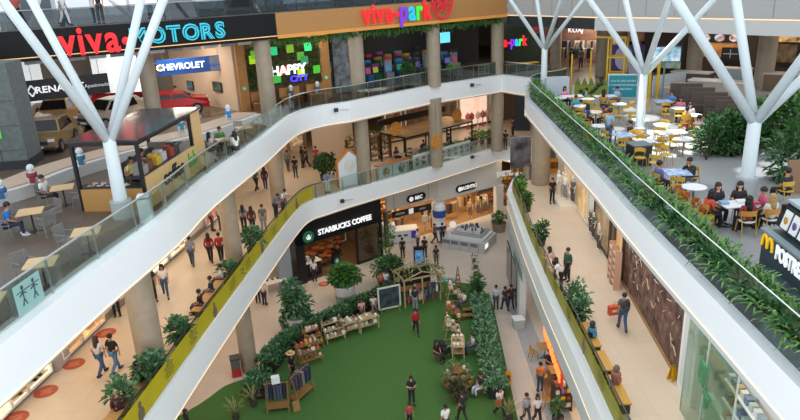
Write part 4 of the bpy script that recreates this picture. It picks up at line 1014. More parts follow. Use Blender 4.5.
def fside(a): return ('right', 'far right', 'far', 'far left', 'left', 'near left', 'near', 'near right')[int((a % 360 + 22.5) // 45) % 8]
SPOT = {}
TREES = ((9.85, 43.6), (11.3, 30.0), (12.02, 21.66))
for (px, py, k, angs, nm) in FT:
    pr, key, pre, rad = KEYS[k]; p = at(px, py, L2 + .75); x, y = p.x, p.y
    x = max(x, 9.35 + (.15 if k != 'r' else 0))
    for (ox, oy, o_r) in placed:
        d = math.hypot(x - ox, y - oy)
        if d < .95 + 0: x += (x - ox) / (d + 1e-6) * (.95 - d); y += (y - oy) / (d + 1e-6) * (.95 - d)
    for (tx, ty) in TREES:
        d = math.hypot(x - tx, y - ty)
        if d < .95: x = tx + (x - tx) / d * .98; y = ty + (y - ty) / d * .98
    placed.append((x, y, rad)); rot = R.uniform(-.2, .2) if k != 'r' else 0
    put(pr, key, (x, y, L2 + .012), rot, pre + nm, 'food court tables')
    SPOT[nm] = (x, y, rot)
chairs = []
def seat_free(x, y, own):
    if x < 9.0: return False
    for (tx, ty) in TREES:
        if math.hypot(x - tx, y - ty) < .66: return False
    for i, (ox, oy, o_r) in enumerate(placed):
        if i != own and math.hypot(x - ox, y - oy) < o_r: return False
    return all(math.hypot(x - cx, y - cy) > .54 for cx, cy in chairs)
SEATS = {}
for i, (px, py, k, angs, nm) in enumerate(FT):
    x0, y0, _ = placed[i]; rad = KEYS[k][3]
    for a in angs:
        r_ = math.radians(a); x, y = x0 + math.cos(r_) * rad * 1.06, y0 + math.sin(r_) * rad * (1.06 if k != 'w' else .85)
        if not seat_free(x, y, i): continue
        chairs.append((x, y)); col = R.choice(['#c9a032', '#bf942a', '#c79c3c', '#b98d28', '#cfa83f'])
        put(CHY, 'chy', (x, y, L2 + .012), r_ - PI / 2 + R.uniform(-.2, .2), 'yellow chair, %s of the %s' % (fside(a), nm), 'yellow chairs of the food court', color={'seat': col, 'backrest': col})
        SEATS[(nm, a)] = (x, y, math.degrees(r_) - 90)
rx = random.Random(31)
for i, (px, py, nm) in enumerate(((640, 158, 'behind the black planter box, left one'), (666, 155, 'behind the man in plaid'), (648, 142, 'right of the black planter box'), (655, 163, 'beside the black planter box, right one'), (629, 166, 'beside the fern planter and the black box'), (672, 145, 'alone in the sunlit patch'))):
    p = at(px, py, L2 + .45)
    if seat_free(p.x, p.y, None):
        chairs.append((p.x, p.y)); put(CHY, 'chy', (p.x, p.y, L2 + .012), rx.uniform(0, 6), 'yellow cafe chair ' + nm, 'yellow chairs of the food court')
for i, (px, py, h) in enumerate(((669, 194, 50), (676, 201, 60), (686, 207, 50), (694, 213, 60), (682, 196, 80))):
    p = at(px, py, L2 + .6); p.x = max(p.x, 9.2); chairs.append((p.x, p.y))
    put(CHY, 'chy', (p.x, p.y, L2 + .012), math.radians(h), 'orange backed chair in the row along the fern planter, %s' % ('farthest', 'second farthest', 'middle', 'nearest', 'set back beside the empty table')[i], 'orange backed chairs by the ferns', color={'seat': '#9aa52e', 'backrest': '#b05f2c', 'leg': '#b9812f'})
# seated and standing guests
def guest(key, top, bottom, label, hair='short', lean='sit', hc='#17120f', sleeve='tee', skin='m'):
    if key not in SEATS: 
        key = min(SEATS, key=lambda s: (s[0] != key[0], s in takenS, abs(s[1] - key[1])))
    takenS.add(key); x, y, h = SEATS[key]
    person(0, 0, L2 + .012, lean, h, top, bottom, label, hair, hc, skin, sleeve=sleeve, loc=(x, y), lift=-.045)
takenS = set(); N = [f[4] for f in FT]
guest((N[0], 200), '#d98aa6', '#2c2d35', 'woman in pink seated at the table by the white counter', 'long')
guest((N[0], 340), '#5aa7a8', '#30343c', 'person in turquoise seated right of the woman in pink')
guest((N[1], 160), '#d9a7a4', '#393b45', 'person in salmon seated before the green play panel', 'long')
guest((N[1], 20), '#8fb8d4', '#33363f', 'man in light blue seated before the teal poster')
guest((N[2], 100), '#2fa0b4', '#2b2d33', 'person in teal seated in the middle of the far tables')
guest((N[3], 200), '#1f4f8f', '#23262e', 'person in dark blue seated by the fern planter, back turned', 'long', 'sitlean')
guest((N[3], 300), '#7c2c36', '#1e1f24', 'person in dark red seated beside the person in dark blue')
guest((N[8], 30), '#4a7fc4', '#343741', 'person in blue seated right of the middle tree trunk')
guest((N[10], 60), '#cf6f8c', '#25262c', 'person in rose and black seated at the leftmost brown booth', 'long')
guest((N[11], 80), '#e0e0de', '#8c2f38', 'person in white seated before the second brown booth')
guest((N[12], 40), '#3a4f6c', '#2d313b', 'person in slate blue seated before the middle booth')
guest((N[12], 200), '#c6b4d2', '#8fb4d4', 'person in pale plaid seated at the table before the booths', 'bun')
guest((N[17], 320), '#1d1e22', '#2a2b30', 'person in black seated half behind the middle tree trunk')
guest((N[11], 220), '#d8a22e', '#b8453a', 'child in yellow seated before the second brown booth')
person(608, 146, L2 + .012, 'stand', 120, '#8fb3cc', '#4a6684', 'man in light blue standing beside the fern planter among the tables', hair='short')
guest((N[19], 190), '#5a62a0', '#24272f', 'man in blue plaid seated at the blue patterned table', sleeve='longsleeve')
guest((N[19], 20), '#26332e', '#5b6068', 'man in a dark hoodie resting his chin at the blue patterned table', 'short', 'sitchin', sleeve='longsleeve')
# friends round the table by the dessert kiosk
q = at(736, 204, L2 + .75)
TG = make_square_table('group_table', .95, .62, M('#e9e9e7', .35))
put(TG, 'tg', (q.x, q.y, L2 + .012), .1, 'white table in the middle of the group of friends', 'food court tables')
FR = [(-1.0, .1, 95, '#cf4a36', 'woman with dark hair in red seated left of the friends', 'long', '#15100e', 'sitlean', 'd'), (-.3, .82, 5, '#26252b', 'woman in black at the far side of the friends, left', 'long', '#2a1c15', 'sit', 'l'), (.5, .82, -5, '#2b2a30', 'woman in dark grey at the far side, right', 'long', '#15100e', 'sit', 'l'),
      (.0, -.85, 180, '#8e3038', 'dark haired woman seated with her back to the viewer', 'long', '#120e0d', 'sit', 'm'), (.85, -.75, 190, '#d9d3c4', 'blonde woman seated with her back to the viewer', 'long', '#a88a55', 'sit', 'l'), (1.15, .1, 270, '#c8607c', 'person in pink at the right end of the friends', 'short', '#1a1412', 'sitlean', 'm')]
for (dx, dy, h, tp, lb, hr, hc, ps, skn) in FR:
    x, y = q.x + dx * .86, q.y + dy * .84
    put(CHY, 'chy', (x, y, L2 + .012), math.radians(h) , 'yellow cafe chair of the ' + lb, 'yellow chairs of the food court', color={'seat': '#d8d4cc' if dy < -.5 else '#c9a032', 'backrest': '#c98f3a', 'leg': '#c99f4a'})
    person(0, 0, L2 + .012, ps, h, tp, '#23242a', lb, hr, hc, skn, loc=(x, y), lift=-.045)
for i, (dx, dy, c) in enumerate(((-.35, .05, '#7fb2d8'), (.2, .1, '#e8e8ea'), (.5, -.1, '#cf3f55'))):
    b = MB(); b.box((0, 0, .03), (.26, .2, .06)); tag(b.build('food_tray', M(c, .5), loc=(q.x + dx, q.y + dy, L2 + .777)), ('pale blue', 'white', 'red')[i] + ' food packet on the table of the friends', 'food packet')
p = at(768, 212, L2); person(0, 0, L2 + .012, 'sit', 200, '#2a2b30', '#1e1f23', 'man with short dark hair seated right of the friends, behind the kiosk', loc=(p.x + .9, p.y + .7), lift=-.045)
put(CHY, 'chy', (p.x + .9, p.y + .7, L2 + .012), math.radians(200), 'yellow cafe chair of the man behind the dessert kiosk', 'yellow chairs of the food court')
# black planter box among the tables
p = at(637, 166, L2); t = thing('planter_box', 'black square box beside the fern planter', 'box', (p.x + .1, p.y + .2, L2 + .012), .12)
b = MB(); b.box((0, 0, .42), (.75, .75, .84)); b.build('body', M('#26272b', .5), t); b = MB(); b.box((0, 0, .86), (.8, .8, .05)); b.build('lid', M('#6a6d72', .5), t)
# brown booths
for i, (px, py) in enumerate(((683, 106), (695, 111), (707, 117), (720, 122), (733, 127), (745, 132))):
    p = at(px, py, L2); t = thing('booth_sofa', 'brown high-backed booth sofa, %s of the row behind the tables' % ('first from the left', 'second from the left', 'third from the left', 'fourth from the left', 'fifth from the left', 'rightmost')[i], 'sofa', (p.x + .5, p.y + .9, L2 + .012), -.35)
    fab = M('#584b43', .8)
    b = MB(); b.box((0, .3, .55), (1.75, .16, 1.06)); b.build('backrest', fab, t); b = MB(); b.box((0, -.05, .3), (1.7, .55, .34)); b.build('seat', M('#4e433c', .8), t); b = MB(); b.box((0, 0, .06), (1.6, .5, .12)); b.build('plinth', DARKG, t)
# big shrub planters by the tree column
bush(706, 160, L2, 1.5, 1500, 'big dark shrub planter left of the right tree column', LEAFD, L=.42, seed=3, pot=None, name='shrub_planter', cat='shrub', balls=[((.7, .9, .7), (.75, .7, .7)), ((1.3, .8, .8), (.7, .7, .8)), ((1.9, 1.0, .9), (.7, .7, .85)), ((2.4, 1.2, .9), (.6, .7, .8)), ((1.4, 1.4, 1.1), (.9, .6, .55))], W=.17)
bush(782, 158, L2, 1.5, 1500, 'light green shrub planter right of the right tree column', LEAFM, L=.45, seed=5, name='shrub_planter', cat='shrub', balls=[((.1, 2.0, 1.0), (.8, .9, .95)), ((.7, 2.1, 1.2), (1, .9, 1)), ((1.4, 1.9, 1.3), (1, .9, 1.1)), ((2.4, 1.7, 1.3), (1, .9, 1.2))], W=.18)
bush(796, 185, L2, 1.2, 1100, 'dark shrub at the right edge above the brown panel', LEAFD, L=.4, seed=9, name='shrub_planter', cat='shrub', balls=[((0, .6, 1.0), (.8, .8, 1.0)), ((.9, .9, 1.6), (.9, .9, 1.1)), ((1.6, 1.2, 1.8), (.8, .8, 1.2))], W=.18)
p = at(797, 196, L2); t = thing('brown_panel', 'brown menu panel at the right edge below the dark shrub', 'panel', (p.x + .35, p.y + .2, L2 + .012), -.1)
b = MB(); b.box((0, 0, .6), (1.3, .1, 1.2)); b.build('panel', M('#8f6f52', .6), t); b = MB(); b.box((.25, -.06, .65), (.5, .02, .7)); b.build('picture', M('#c9a5a8', .5, noise=(6, '#7f3f5a')), t)
# dessert kiosk at the right edge
KD = Vector((9.2, 15.5)); KE = Vector((8.95, 12.4)); u = (KE - KD); kl = u.length + 2.5; th = math.atan2(u.y, u.x)
t = thing('dessert_kiosk', 'dark grey dessert kiosk with white lettering at the right edge', 'kiosk', (KD.x, KD.y, L2 + .012), th)     # x runs along the lettered front
SL = M('#3d4e55', .5)
b = MB(); b.box((kl / 2, .9, .6), (kl, 1.8, 1.2)); b.build('counter', SL, t)
b = MB(); b.box((kl / 2 + .6, -.12, .36), (kl, .24, .1)); b.build('ledge', M('#46575e', .5), t)
b = MB(); b.box((kl / 2, .02, 1.23), (kl + .05, .2, .06)); b.build('top_edge', M('#7d8b90', .4), t)
b = MB(); b.box((kl / 2, .38, 1.6), (kl, .1, .56), tilt=('X', -.25)); b.box((.04, .9, 1.6), (.08, 1.1, .56)); b.build('menu_band', M('#17181b', .4), t)
b = MB(); b.box((kl / 2, 1.25, 1.95), (kl + .1, 1.5, .08)); b.build('roof', M('#9fb0b6', .25), t)
b = MB()
for x in (.1, kl - .1):
    for y in (.5, 1.7): b.box((x, y, 1.55), (.07, .07, .75))
b.build('post', M('#17181b', .4), t)
for i in range(9):
    x = .42 + i * .42; cc = MB().box((x, .31, 1.6), (.33, .02, .46), tilt=('X', -.25)).build('menu_card', M('#e4e6e4', .5), t)
    MB().ell((x, .285, 1.57), (.1, .02, .12), 8).build('dessert_picture', M(['#c98f3a', '#6f4f8c', '#b9703a', '#8f3f2f', '#d2a24c', '#9c6a3a', '#b4493f'][i % 7], .6), cc)
o = text_mesh('lettering', 'POSTRES', .5, M('#eef1f2', .4, emit=.5), t, .05, .68, .014); o.location = (1.5, -.04, .93)
o = text_mesh('lettering_outline', 'POSTRES', .5, M('#121416', .5), t, .03, .68, .05); o.location = (1.5, -.02, .93)
b = MB()
for s_ in (-1, 1):
    pts = [(.34 + s_ * .135 + .135 * math.cos(a_), -.03, .82 + .33 * math.sin(a_)) for a_ in [PI * k / 10 for k in range(11)]]
    b.tube(pts, .035, 6)
b.build('arch_emblem', M('#f2c218', .4, emit=.4), t)
# teal poster, green play panel, white counter, screen post, yellow frame, stalls
p0, p1 = at(609, 103, L2), at(636, 98, L2)
def standpanel(name, label, cat, px0, px1, py, h, mat, frame=None, z0=.05, thick=.08):
    a, c = at(px0, py[0], L2), at(px1, py[1], L2); w_ = math.hypot(c.x - a.x, c.y - a.y); hd = math.atan2(c.y - a.y, c.x - a.x)
    t = thing(name, label, cat, ((a.x + c.x) / 2, (a.y + c.y) / 2, L2 + .012), hd)
    b = MB(); b.box((0, 0, z0 + h / 2), (w_, thick, h)); b.build('panel', mat, t)
    if frame: b = MB(); b.box((0, .03, z0 + h / 2), (w_ + .14, thick, h + .14)); b.build('frame', frame, t)
    return t, w_
t, w_ = standpanel('poster', 'teal poster with white lines of text behind the tables', 'poster', 608, 636, (98, 98), 1.35, M('#177f8c', .45, emit=.1), M('#d4d8d8', .5))
for i, (s_, z_) in enumerate((('CON SU APLICACION', 1.05), ('DE TAPABOCAS DE SALUD', .8), ('ES OBLIGATORIO', .55))):
    o = text_mesh('text_line', s_, .15, M('#e3f0f0', .5), t, .01); o.location = (0, -.05, z_)
t, w_ = standpanel('play_panel', 'lime green zigzag play panel with black balls behind the tables', 'play panel', 574, 607, (99, 99), .8, M('#74821f', .5))
b = MB(); n = 5
for i in range(n): b.prism([(-w_ / 2 + w_ * i / n, .85), (-w_ / 2 + w_ * (i + 1) / n, .85), (-w_ / 2 + w_ * (i + .5) / n, 1.35)], -.04, .04)
b.v = [(x, z, y) for (x, y, z) in b.v]; b.build('zigzag_top', M('#5f6d24', .5), t)
for (x, z) in ((-.6, .5), (-.35, .32), (-.08, .32), (.12, .5), (.3, .68), (.45, .86), (.62, .95)): MB().ell((x, -.08, z), (.13, .06, .13), 10).build('ball', M('#1e2427', .4), t)
t, w_ = standpanel('white_counter', 'white counter wall behind the far tree column', 'counter', 545, 568, (99, 98), 1.3, M('#b9c1c8', .5), thick=.5)
t, w_ = standpanel('white_screen_panel', 'white glass partition right of the middle tree trunk', 'partition', 652, 684, (97, 92), 1.25, M('#c3cbd0', .3))
p = at(664, 106, L2); t = thing('screen_post', 'screen on a tall grey post right of the middle tree trunk', 'screen', (p.x, p.y + .4, L2 + .012), -.2)
b = MB(); b.bar((0, 0, 0), (0, 0, 2.6), .05); b.build('post', M('#6f7578', .4), t); b = MB(); b.box((0, 0, 2.9), (1.7, .1, .9)); b.build('frame', DARKG, t); b = MB(); b.box((0, -.06, 2.9), (1.58, .02, .8)); b.build('display', M('#2c6f8c', .3, emit=.5, noise=(2.2, '#c3d6dc')), t); b = MB(); b.box((0, 0, .02), (.6, .5, .04)); b.build('base', M('#6f7578', .4), t)
p = at(606, 87, L2); t = thing('climbing_frame', 'yellow metal frame behind the teal poster', 'frame', (p.x, p.y, L2 + .012), -.5)
YEL = M('#d8ac1e', .45); b = MB()
for x in (0, 1.1):
    for y in (0, 1.0): b.box((x, y, 1.65), (.11, .11, 3.3))
b.build('posts', YEL, t); b = MB()
for z in (.9, 2.0, 3.25):
    b.box((.55, 0, z), (1.2, .1, .1)); b.box((.55, 1.0, z), (1.2, .1, .1)); b.box((0, .5, z), (.1, 1, .1)); b.box((1.1, .5, z), (.1, 1, .1))
b.box((.2, 0, 3.33), (2.0, .12, .12)); b.build('rails', YEL, t)
for i, (px, py, nm) in enumerate(((573, 96, 'left'), (592, 92, 'right'))):
    p = at(px, py, L2); tag(MB().box((0, 0, 1.3), (.08, .08, 2.6)).build('yellow_post', YEL, loc=(p.x, p.y + .6, L2 + .012)), 'slim yellow post behind the green play panel, ' + nm, 'post')
t = thing('yellow_gate', 'yellow upright gate right behind the middle tree trunk', 'frame', (at(650, 100, L2).x, at(650, 100, L2).y + .3, L2 + .012)); b = MB(); b.box((0, 0, 1.1), (.14, .14, 2.2)); b.box((.5, 0, 1.1), (.14, .14, 2.2)); b.build('uprights', YEL, t); b = MB(); b.box((.25, 0, 2.15), (.6, .12, .12)); b.build('top_bar', YEL, t)
p = at(630, 84, L2); t = thing('purple_panel', 'violet and white play figure panel behind the middle tree branches', 'panel', (p.x, p.y + 1, L2 + .012), -.5)
b = MB(); b.box((0, 0, 1.3), (2.3, .12, 2.6)); b.build('panel', M('#3e2f6e', .5), t); b = MB(); b.ell((-.2, -.1, 1.7), (.62, .1, .9), 12); b.ell((.5, -.1, .8), (.35, .1, .5), 12); b.build('white_shapes', M('#b9b4c9', .5), t)
# food stalls at the back
SB = [(19.3, 51.7), (25.5, 46.8), (31, 41)]
b = MB(); b.strip([(13.4, 61.0), (23.5, 55.0)], L2, 17.3, .3); struct(b.build('wall_far_shop', M('#8a6a55', .7, noise=(1.2, '#6a3f38'))))
b = MB(); b.strip(SB, L2, 17.3, .3); struct(b.build('wall_stalls', M('#3b2f28', .7)))
def stall(px0, px1, py0, py1, mat, label, name='menu_board', cat='menu board', d=.12):
    a, _ = seg_at(SB, px0, 14.8); c, hd = seg_at(SB, px1, 14.8); hd = math.atan2(c[1] - a[1], c[0] - a[0]); q = lerp(a, c, .5); w_ = math.hypot(c[0] - a[0], c[1] - a[1])
    x, y = q[0] + math.sin(hd) * d, q[1] - math.cos(hd) * d; z1, z0 = z_at(x, y, py0), z_at(x, y, py1)
    t = thing(name, label, cat, (x, y, (z0 + z1) / 2), hd)
    b = MB(); b.box((0, 0, 0), (w_, .1, z1 - z0)); b.build('board', mat, t); return t, w_, z1 - z0
t, w_, h_ = stall(699, 743, 33, 42.5, M('#1b1c1f', .4), 'long dark menu board with plates of food over the orange stall', d=.2)
for i in range(3): MB().ell((-w_ * .33 + w_ * .33 * i, -.06, 0), (w_ * .12, .03, h_ * .4), 12).build('food_picture', M(['#d4d7dc', '#b9c3d6', '#d9dcdf'][i], .4, emit=.5, noise=(4, '#8a4f3a')), t)
stall(701, 743, 42.5, 57, M('#c98a48', .5, emit=.35, noise=(.8, '#7d4f24')), 'lit orange back wall of the food stall', name='food_stall', cat='stall', d=.1)
t, w_, h_ = stall(724, 743, 47.5, 60, M('#151618', .4), 'black square menu screen right of the orange stall', name='menu_screen', d=.45); MB().box((0, -.06, 0), (w_ * .8, .01, .04)).build('divider', M('#9aa0a4', .4, emit=.3), t); MB().box((0, -.06, 0), (.04, .01, h_ * .7)).build('divider', M('#9aa0a4', .4, emit=.3), t)
stall(768, 812, 36.5, 42, M('#e7b56a', .5, emit=.7, noise=(3, '#5a3a26')), 'lit warm menu board behind the right tree branches')
stall(763, 800, 44, 62, M('#4a3a2e', .6, noise=(2, '#8f7355')), 'brown shelf front of the stall behind the right tree branches', name='stall_shelf', cat='shelf', d=.3)
stall(655, 684, 47, 68, M('#a9bcc2', .4, emit=.35, noise=(1.2, '#66805c')), 'bright glazed opening behind the screen post', name='glazed_panel', cat='panel', d=.35)
t, w_, h_ = stall(689, 699, 37, 66, M('#8b7563', .6), 'tall tan panel with a small round emblem left of the orange stall', name='tan_panel', cat='panel', d=.3)
b = MB(); b.lathe((0, 0, 0), [(.3, 0), (.3, .02)], 16); b.v = [(x, -z - .05, y + .1) for (x, y, z) in b.v]; b.build('emblem', M('#2c2a31', .5), t)
for i, (px, w_, py, c, nm) in enumerate(((716, 3.4, 103, '#a89a8c', 'tan counter below the orange stall'), (733, 1.8, 88, '#9fb0b2', 'glass fronted counter below the black menu screen'), (787, 2.6, 95, '#7d6149', 'brown counter behind the right tree branches'), (688, 2.4, 92, '#4f4038', 'dark brown counter left of the orange stall'))):
    p = at(px, py, L2); t = thing('stall_counter', nm, 'counter', (p.x + .8, p.y + 1.4, L2 + .012), -.75)
    b = MB(); b.box((0, 0, .5), (w_, .9, 1.0)); b.build('front', M(c, .5), t); b = MB(); b.box((0, -.02, 1.04), (w_ + .1, 1.0, .08)); b.build('worktop', M('#c9c4bd', .4), t)
p = at(698, 70, L2); person(700, 82, L2, 'stand', -10, '#c98f77', '#2b2c31', 'stall worker in salmon behind the counters, left of the thick branch', loc=at(697, 80, L2))
person(0, 0, L2, 'stand', -10, '#c9a07c', '#2b2c31', 'stall worker in tan in front of the black menu screen', loc=(at(737, 72, L2).x, at(737, 72, L2).y - 1.2))
# small tables and stools in brown before the counters
for i, (px, py) in enumerate(((672, 88), (682, 84), (692, 88), (677, 80))):
    p = at(px, py, L2 + .7); put(TSQ, 'tsq', (p.x, p.y, L2 + .012), .4 + i * .2, 'brown table before the stalls, ' + ('nearest the screen post', 'in the middle', 'nearest the tan counter', 'farthest back')[i], 'brown tables before the stalls')
# ---------------- behind the far tree: second arcade sign, shop front
AR2 = [(8.9, 57.5), (13.5, 58.9)]
t = thing('dark_green_wall_panel', 'dark planted wall panel behind the far tree column', 'wall panel', (10.9, 58.0, L2), .3)
b = MB(); b.box((0, .1, 2.3), (4.6, .2, 4.5)); b.build('panel', M('#16241b', .8, noise=(6, '#233b27')), t)
o = thing('illuminated_sign', 'small multicoloured lettering on the dark wall behind the far tree column', 'sign', (10.0, 57.6, L2 + 2.1), .3)
letters(o, [('viva', '#f02233'), ('-', '#f02233'), ('p', '#7a2fd0'), ('a', '#2fa8e0'), ('r', '#3de03a'), ('k', '#f02a3a')], 1.15, .03, 1.3, .05, .66)
balloon((12.2, 57.7, L2 + 3.35), .3, .42, 'small red balloon emblem above the lettering behind the far tree column')
t = thing('yellow_bench', 'low yellow lit bench below the dark planted wall', 'bench', (10.9, 57.0, L2), .3); b = MB(); b.box((0, 0, .42), (3.2, .5, .1)); b.build('seat', M('#c9a64a', .5), t); b = MB(); b.box((0, .05, .19), (3.1, .35, .38)); b.build('base', M('#5f4a2a', .6), t)
SF = [(13.9, 59.5), (21.5, 54.0)]
t = thing('shop_sign', 'white lit lettering on the dark band behind the far tree branches', 'sign', (15.6, 57.6, 15.3), -.6)
o = text_mesh('lettering', 'KOAJ', .55, M('#e8edf2', .4, emit=1.2), t, .05)
for i in range(14):
    u = (i % 7) / 6.5; row = i // 7; x, y = lerp((14.6, 57.9), (20.6, 53.6), u); c = R.choice(['#b5443a', '#c9b7a5', '#2d3444', '#8a5d3e', '#d0cdc7', '#6e2f3a', '#44505c'])
    t = thing('clothes_rail', 'x', 'clothes rail', (x + row * .6, y + row * .9, L2), -.6, 'clothes rails in the far shop')
    b = MB(); b.bar((-.45, 0, 1.5 + row * .5), (.45, 0, 1.5 + row * .5), .02); b.bar((-.45, 0, 0), (-.45, 0, 1.5 + row * .5), .02); b.bar((.45, 0, 0), (.45, 0, 1.5 + row * .5), .02); b.build('rail', STEEL, t)
    for k in range(5): MB().box((-.34 + .17 * k, 0, 1.05 + row * .5), (.09, .42, .82)).build('garment', M(R.choice([c, '#d6cfc6', '#3b3237', c]), .8), t)
    t['label'] = ('front' if row == 0 else 'back') + ' clothes rail in the far shop, ' + ('first', 'second', 'third', 'fourth', 'fifth', 'sixth', 'seventh')[i % 7] + ' from the lettered sign'
t = thing('shop_poster', 'white poster with dark letter in the far shop', 'poster', (18.6, 53.9, L2 + .76), -.6); b = MB(); b.box((0, 0, 0), (.9, .05, 1.5)); b.build('panel', M('#e5e2e0', .5, emit=.5), t); o = text_mesh('lettering', 'T', .8, M('#3a3a3f', .5), t, .02); o.location = (0, -.05, 0)
person(571, 69.5, L2, 'walk', 170, '#1d1e22', '#24252a', 'person in black walking towards the far shop, left one', loc=None)
person(580.5, 69.5, L2, 'walk', 170, '#6a5a50', '#33353c', 'person in brown walking towards the far shop, right one')
# ================================================================ middle storey
# ---------------- left corridor: lit shop fronts, red floor discs
WL = [(-14.35, 13), (-14.1, 19.5), (-13.72, 22.8), (-13.35, 26.4), (-12.85, 31.0), (-12.2, 35.5), (-11.6, 39.5)]
b = MB(); b.strip(WL, L1, 11.5, .35); struct(b.build('wall_left_shops', M('#d9cfc2', .7)))
b = MB(); b.strip(offset(WL, -.03), L1, L1 + .32, .05); struct(b.build('baseboard_left', M('#8a7d70', .6)))
wn = 100
def shopwin(path, pxa, pxb, z0, z1, mat, zref=None, d=.06, framec='#e6e3de', name=None):
    """a lit display window let into a shop front: frame, glowing back and glass"""
    global wn
    wn += 1
    a, _ = seg_at(path, pxa, zref or z0); c, _ = seg_at(path, pxb, zref or z0)
    hd = math.atan2(c[1] - a[1], c[0] - a[0]); w_ = math.hypot(c[0] - a[0], c[1] - a[1]); mx, my = lerp(a, c, .5)
    b = MB(); b.box((0, -.02, (z0 + z1) / 2), (w_, .06, z1 - z0), m=0)
    for (x, zc, sx, sz) in ((-w_ / 2, (z0 + z1) / 2, .07, z1 - z0), (w_ / 2, (z0 + z1) / 2, .07, z1 - z0), (0, z1, w_ + .07, .07), (0, z0, w_ + .07, .07)): b.box((x, -.06, zc), (sx, .14, sz), m=1)
    o = b.build('window_%d' % wn, [mat, M(framec, .5)], loc=(mx + math.sin(hd) * d, my - math.cos(hd) * d, 0), rz=hd); struct(o); return o, (mx, my), hd, w_
sgn = [(-p[0], p[1]) for p in WL]
LIT = M('#f0d3a2', .5, emit=1.0, noise=(1.2, '#fff3dc')); LITO = M('#e0912f', .5, emit=.95, noise=(1.6, '#ffd08a')); LITR = M('#b8444e', .5, emit=.3, noise=(1.3, '#d99a8c'))
def wl(pxa, pxb, mat, z0=L1 + .25, z1=L1 + 3.4):
    return shopwin(WL, pxa, pxb, z0, z1, mat)
for (a, c, mt) in ((-12, 8, LIT), (9, 24, LIT), (26, 48, LIT), (60, 78, LITO), (80, 101, LITO), (150, 165, LIT), (168, 184, LIT), (205, 215, LITR), (226, 243, LITR)): wl(a, c, mt)
q, hd = seg_at(WL, 55, L1 + 1); t = struct(MB().box((0, 0, 1.7), (.9, .16, 3.3)).build('door_1', M('#a8a2a0', .5), loc=(q[0] + .1, q[1], L1), rz=hd))
MB().box((.38, -.1, 1.1), (.04, .06, .5)).build('door_handle', STEEL, t)
# shoes and bags in the lit windows
ri = random.Random(5)
for i, (px, c, k) in enumerate(((10, '#8f6a3a', 'bag'), (16, '#a8824e', 'bag'), (26, '#20242c', 'boot'), (31, '#6a6f78', 'boot'), (36, '#23252b', 'boot'), (66, '#d4862a', 'bag'), (73, '#e0a24a', 'bag'), (86, '#c9742a', 'bag'), (94, '#e2b25c', 'bag'), (172, '#a0522d', 'bag'), (178, '#c98a3f', 'bag'))):
    q, hd = seg_at(WL, px, L1 + .5); x, y = q[0] + .2, q[1]
    nm = {'bag': 'handbag', 'boot': 'boot'}[k]; t = thing(nm, '%s %s in the lit window of the left corridor, %s from the near end' % ({'#8f6a3a': 'olive', '#a8824e': 'tan', '#20242c': 'black', '#6a6f78': 'grey', '#23252b': 'dark', '#d4862a': 'orange', '#e0a24a': 'amber', '#c9742a': 'rust', '#e2b25c': 'straw', '#a0522d': 'brown', '#c98a3f': 'honey'}[c], nm, ('first', 'second', 'third', 'fourth', 'fifth', 'sixth', 'seventh', 'eighth', 'ninth', 'tenth', 'eleventh')[i]), nm, (x, y, L1 + .0), hd, 'goods in the lit windows')
    b = MB(); b.box((-.02, 0, .57), (.5, .3, .05)); b.build('shelf_board', M('#d9cbb6', .5), t); b = MB()
    if k == 'bag': b.box((0, 0, .77), (.42, .16, .34)); b.tube([(-.14, 0, .94), (-.1, 0, 1.14), (.1, 0, 1.14), (.14, 0, .94)], .018)
    else: b.ell((-.05, 0, .68), (.17, .07, .07), 8); b.bar((.06, 0, .66), (.08, 0, 1.2), .065, .08, 8)
    b.build(nm + '_body' if False else 'body', M(c, .5), t)
for i, (px, py) in enumerate(((16, 418), (46, 391.5), (74, 364), (106, 333))):
    p = at(px, py, L1); t = thing('floor_disc', 'red disc on the floor of the left corridor, %s from the viewer' % ('nearest', 'second', 'third', 'farthest')[i], 'floor marker', (p.x, p.y, L1 + .003), .4)
    b = MB(); b.lathe((0, 0, 0), [(.42, 0), (.42, .004)], 28); b.build('disc', M('#b4573f', .6), t); b = MB(); [b.box((0, .12 - .12 * k, .006), (.42 - .1 * (k % 2), .05, .004)) for k in range(3)]; b.build('text_lines', M('#cf8f78', .6), t)
# ---------------- railings of the middle storey with the yellow banner
rail1 = offset(EDGE1, .14); rail1r = offset(EDGE1, .40)
jB = min(range(len(EDGE1)), key=lambda i: abs(EDGE1[i][0] + 5.1) + abs(EDGE1[i][1] - 42.75))
jC = min(range(len(EDGE1)), key=lambda i: abs(EDGE1[i][0] - 9.8) + abs(EDGE1[i][1] - 53.5))
jN = min(range(len(EDGE1)), key=lambda i: abs(EDGE1[i][0] - 7.2) + abs(EDGE1[i][1] - 41.9))
railing('glass_railing', 'glass railing carrying the yellow banner, middle floor on the left', rail1[:jB + 1], L1 + .1, 1.02, 2.2, BLACK, GL2, .03)
railing('glass_railing', 'clear glass railing of the middle floor at the back, above the coffee shop', rail1[jB:jC + 1], L1 + .1, 1.0, 1.5, STEEL, GL2, .028)
railing('glass_railing', 'glass railing beside the plants and benches, middle floor on the right', rail1r[jN - 2:], L1 + .1, 1.02, 2.2, M('#3a3b3a', .4), GL2, .028)
BAN = M('#b4a617', .55, noise=(1.3, '#a99a1a'))
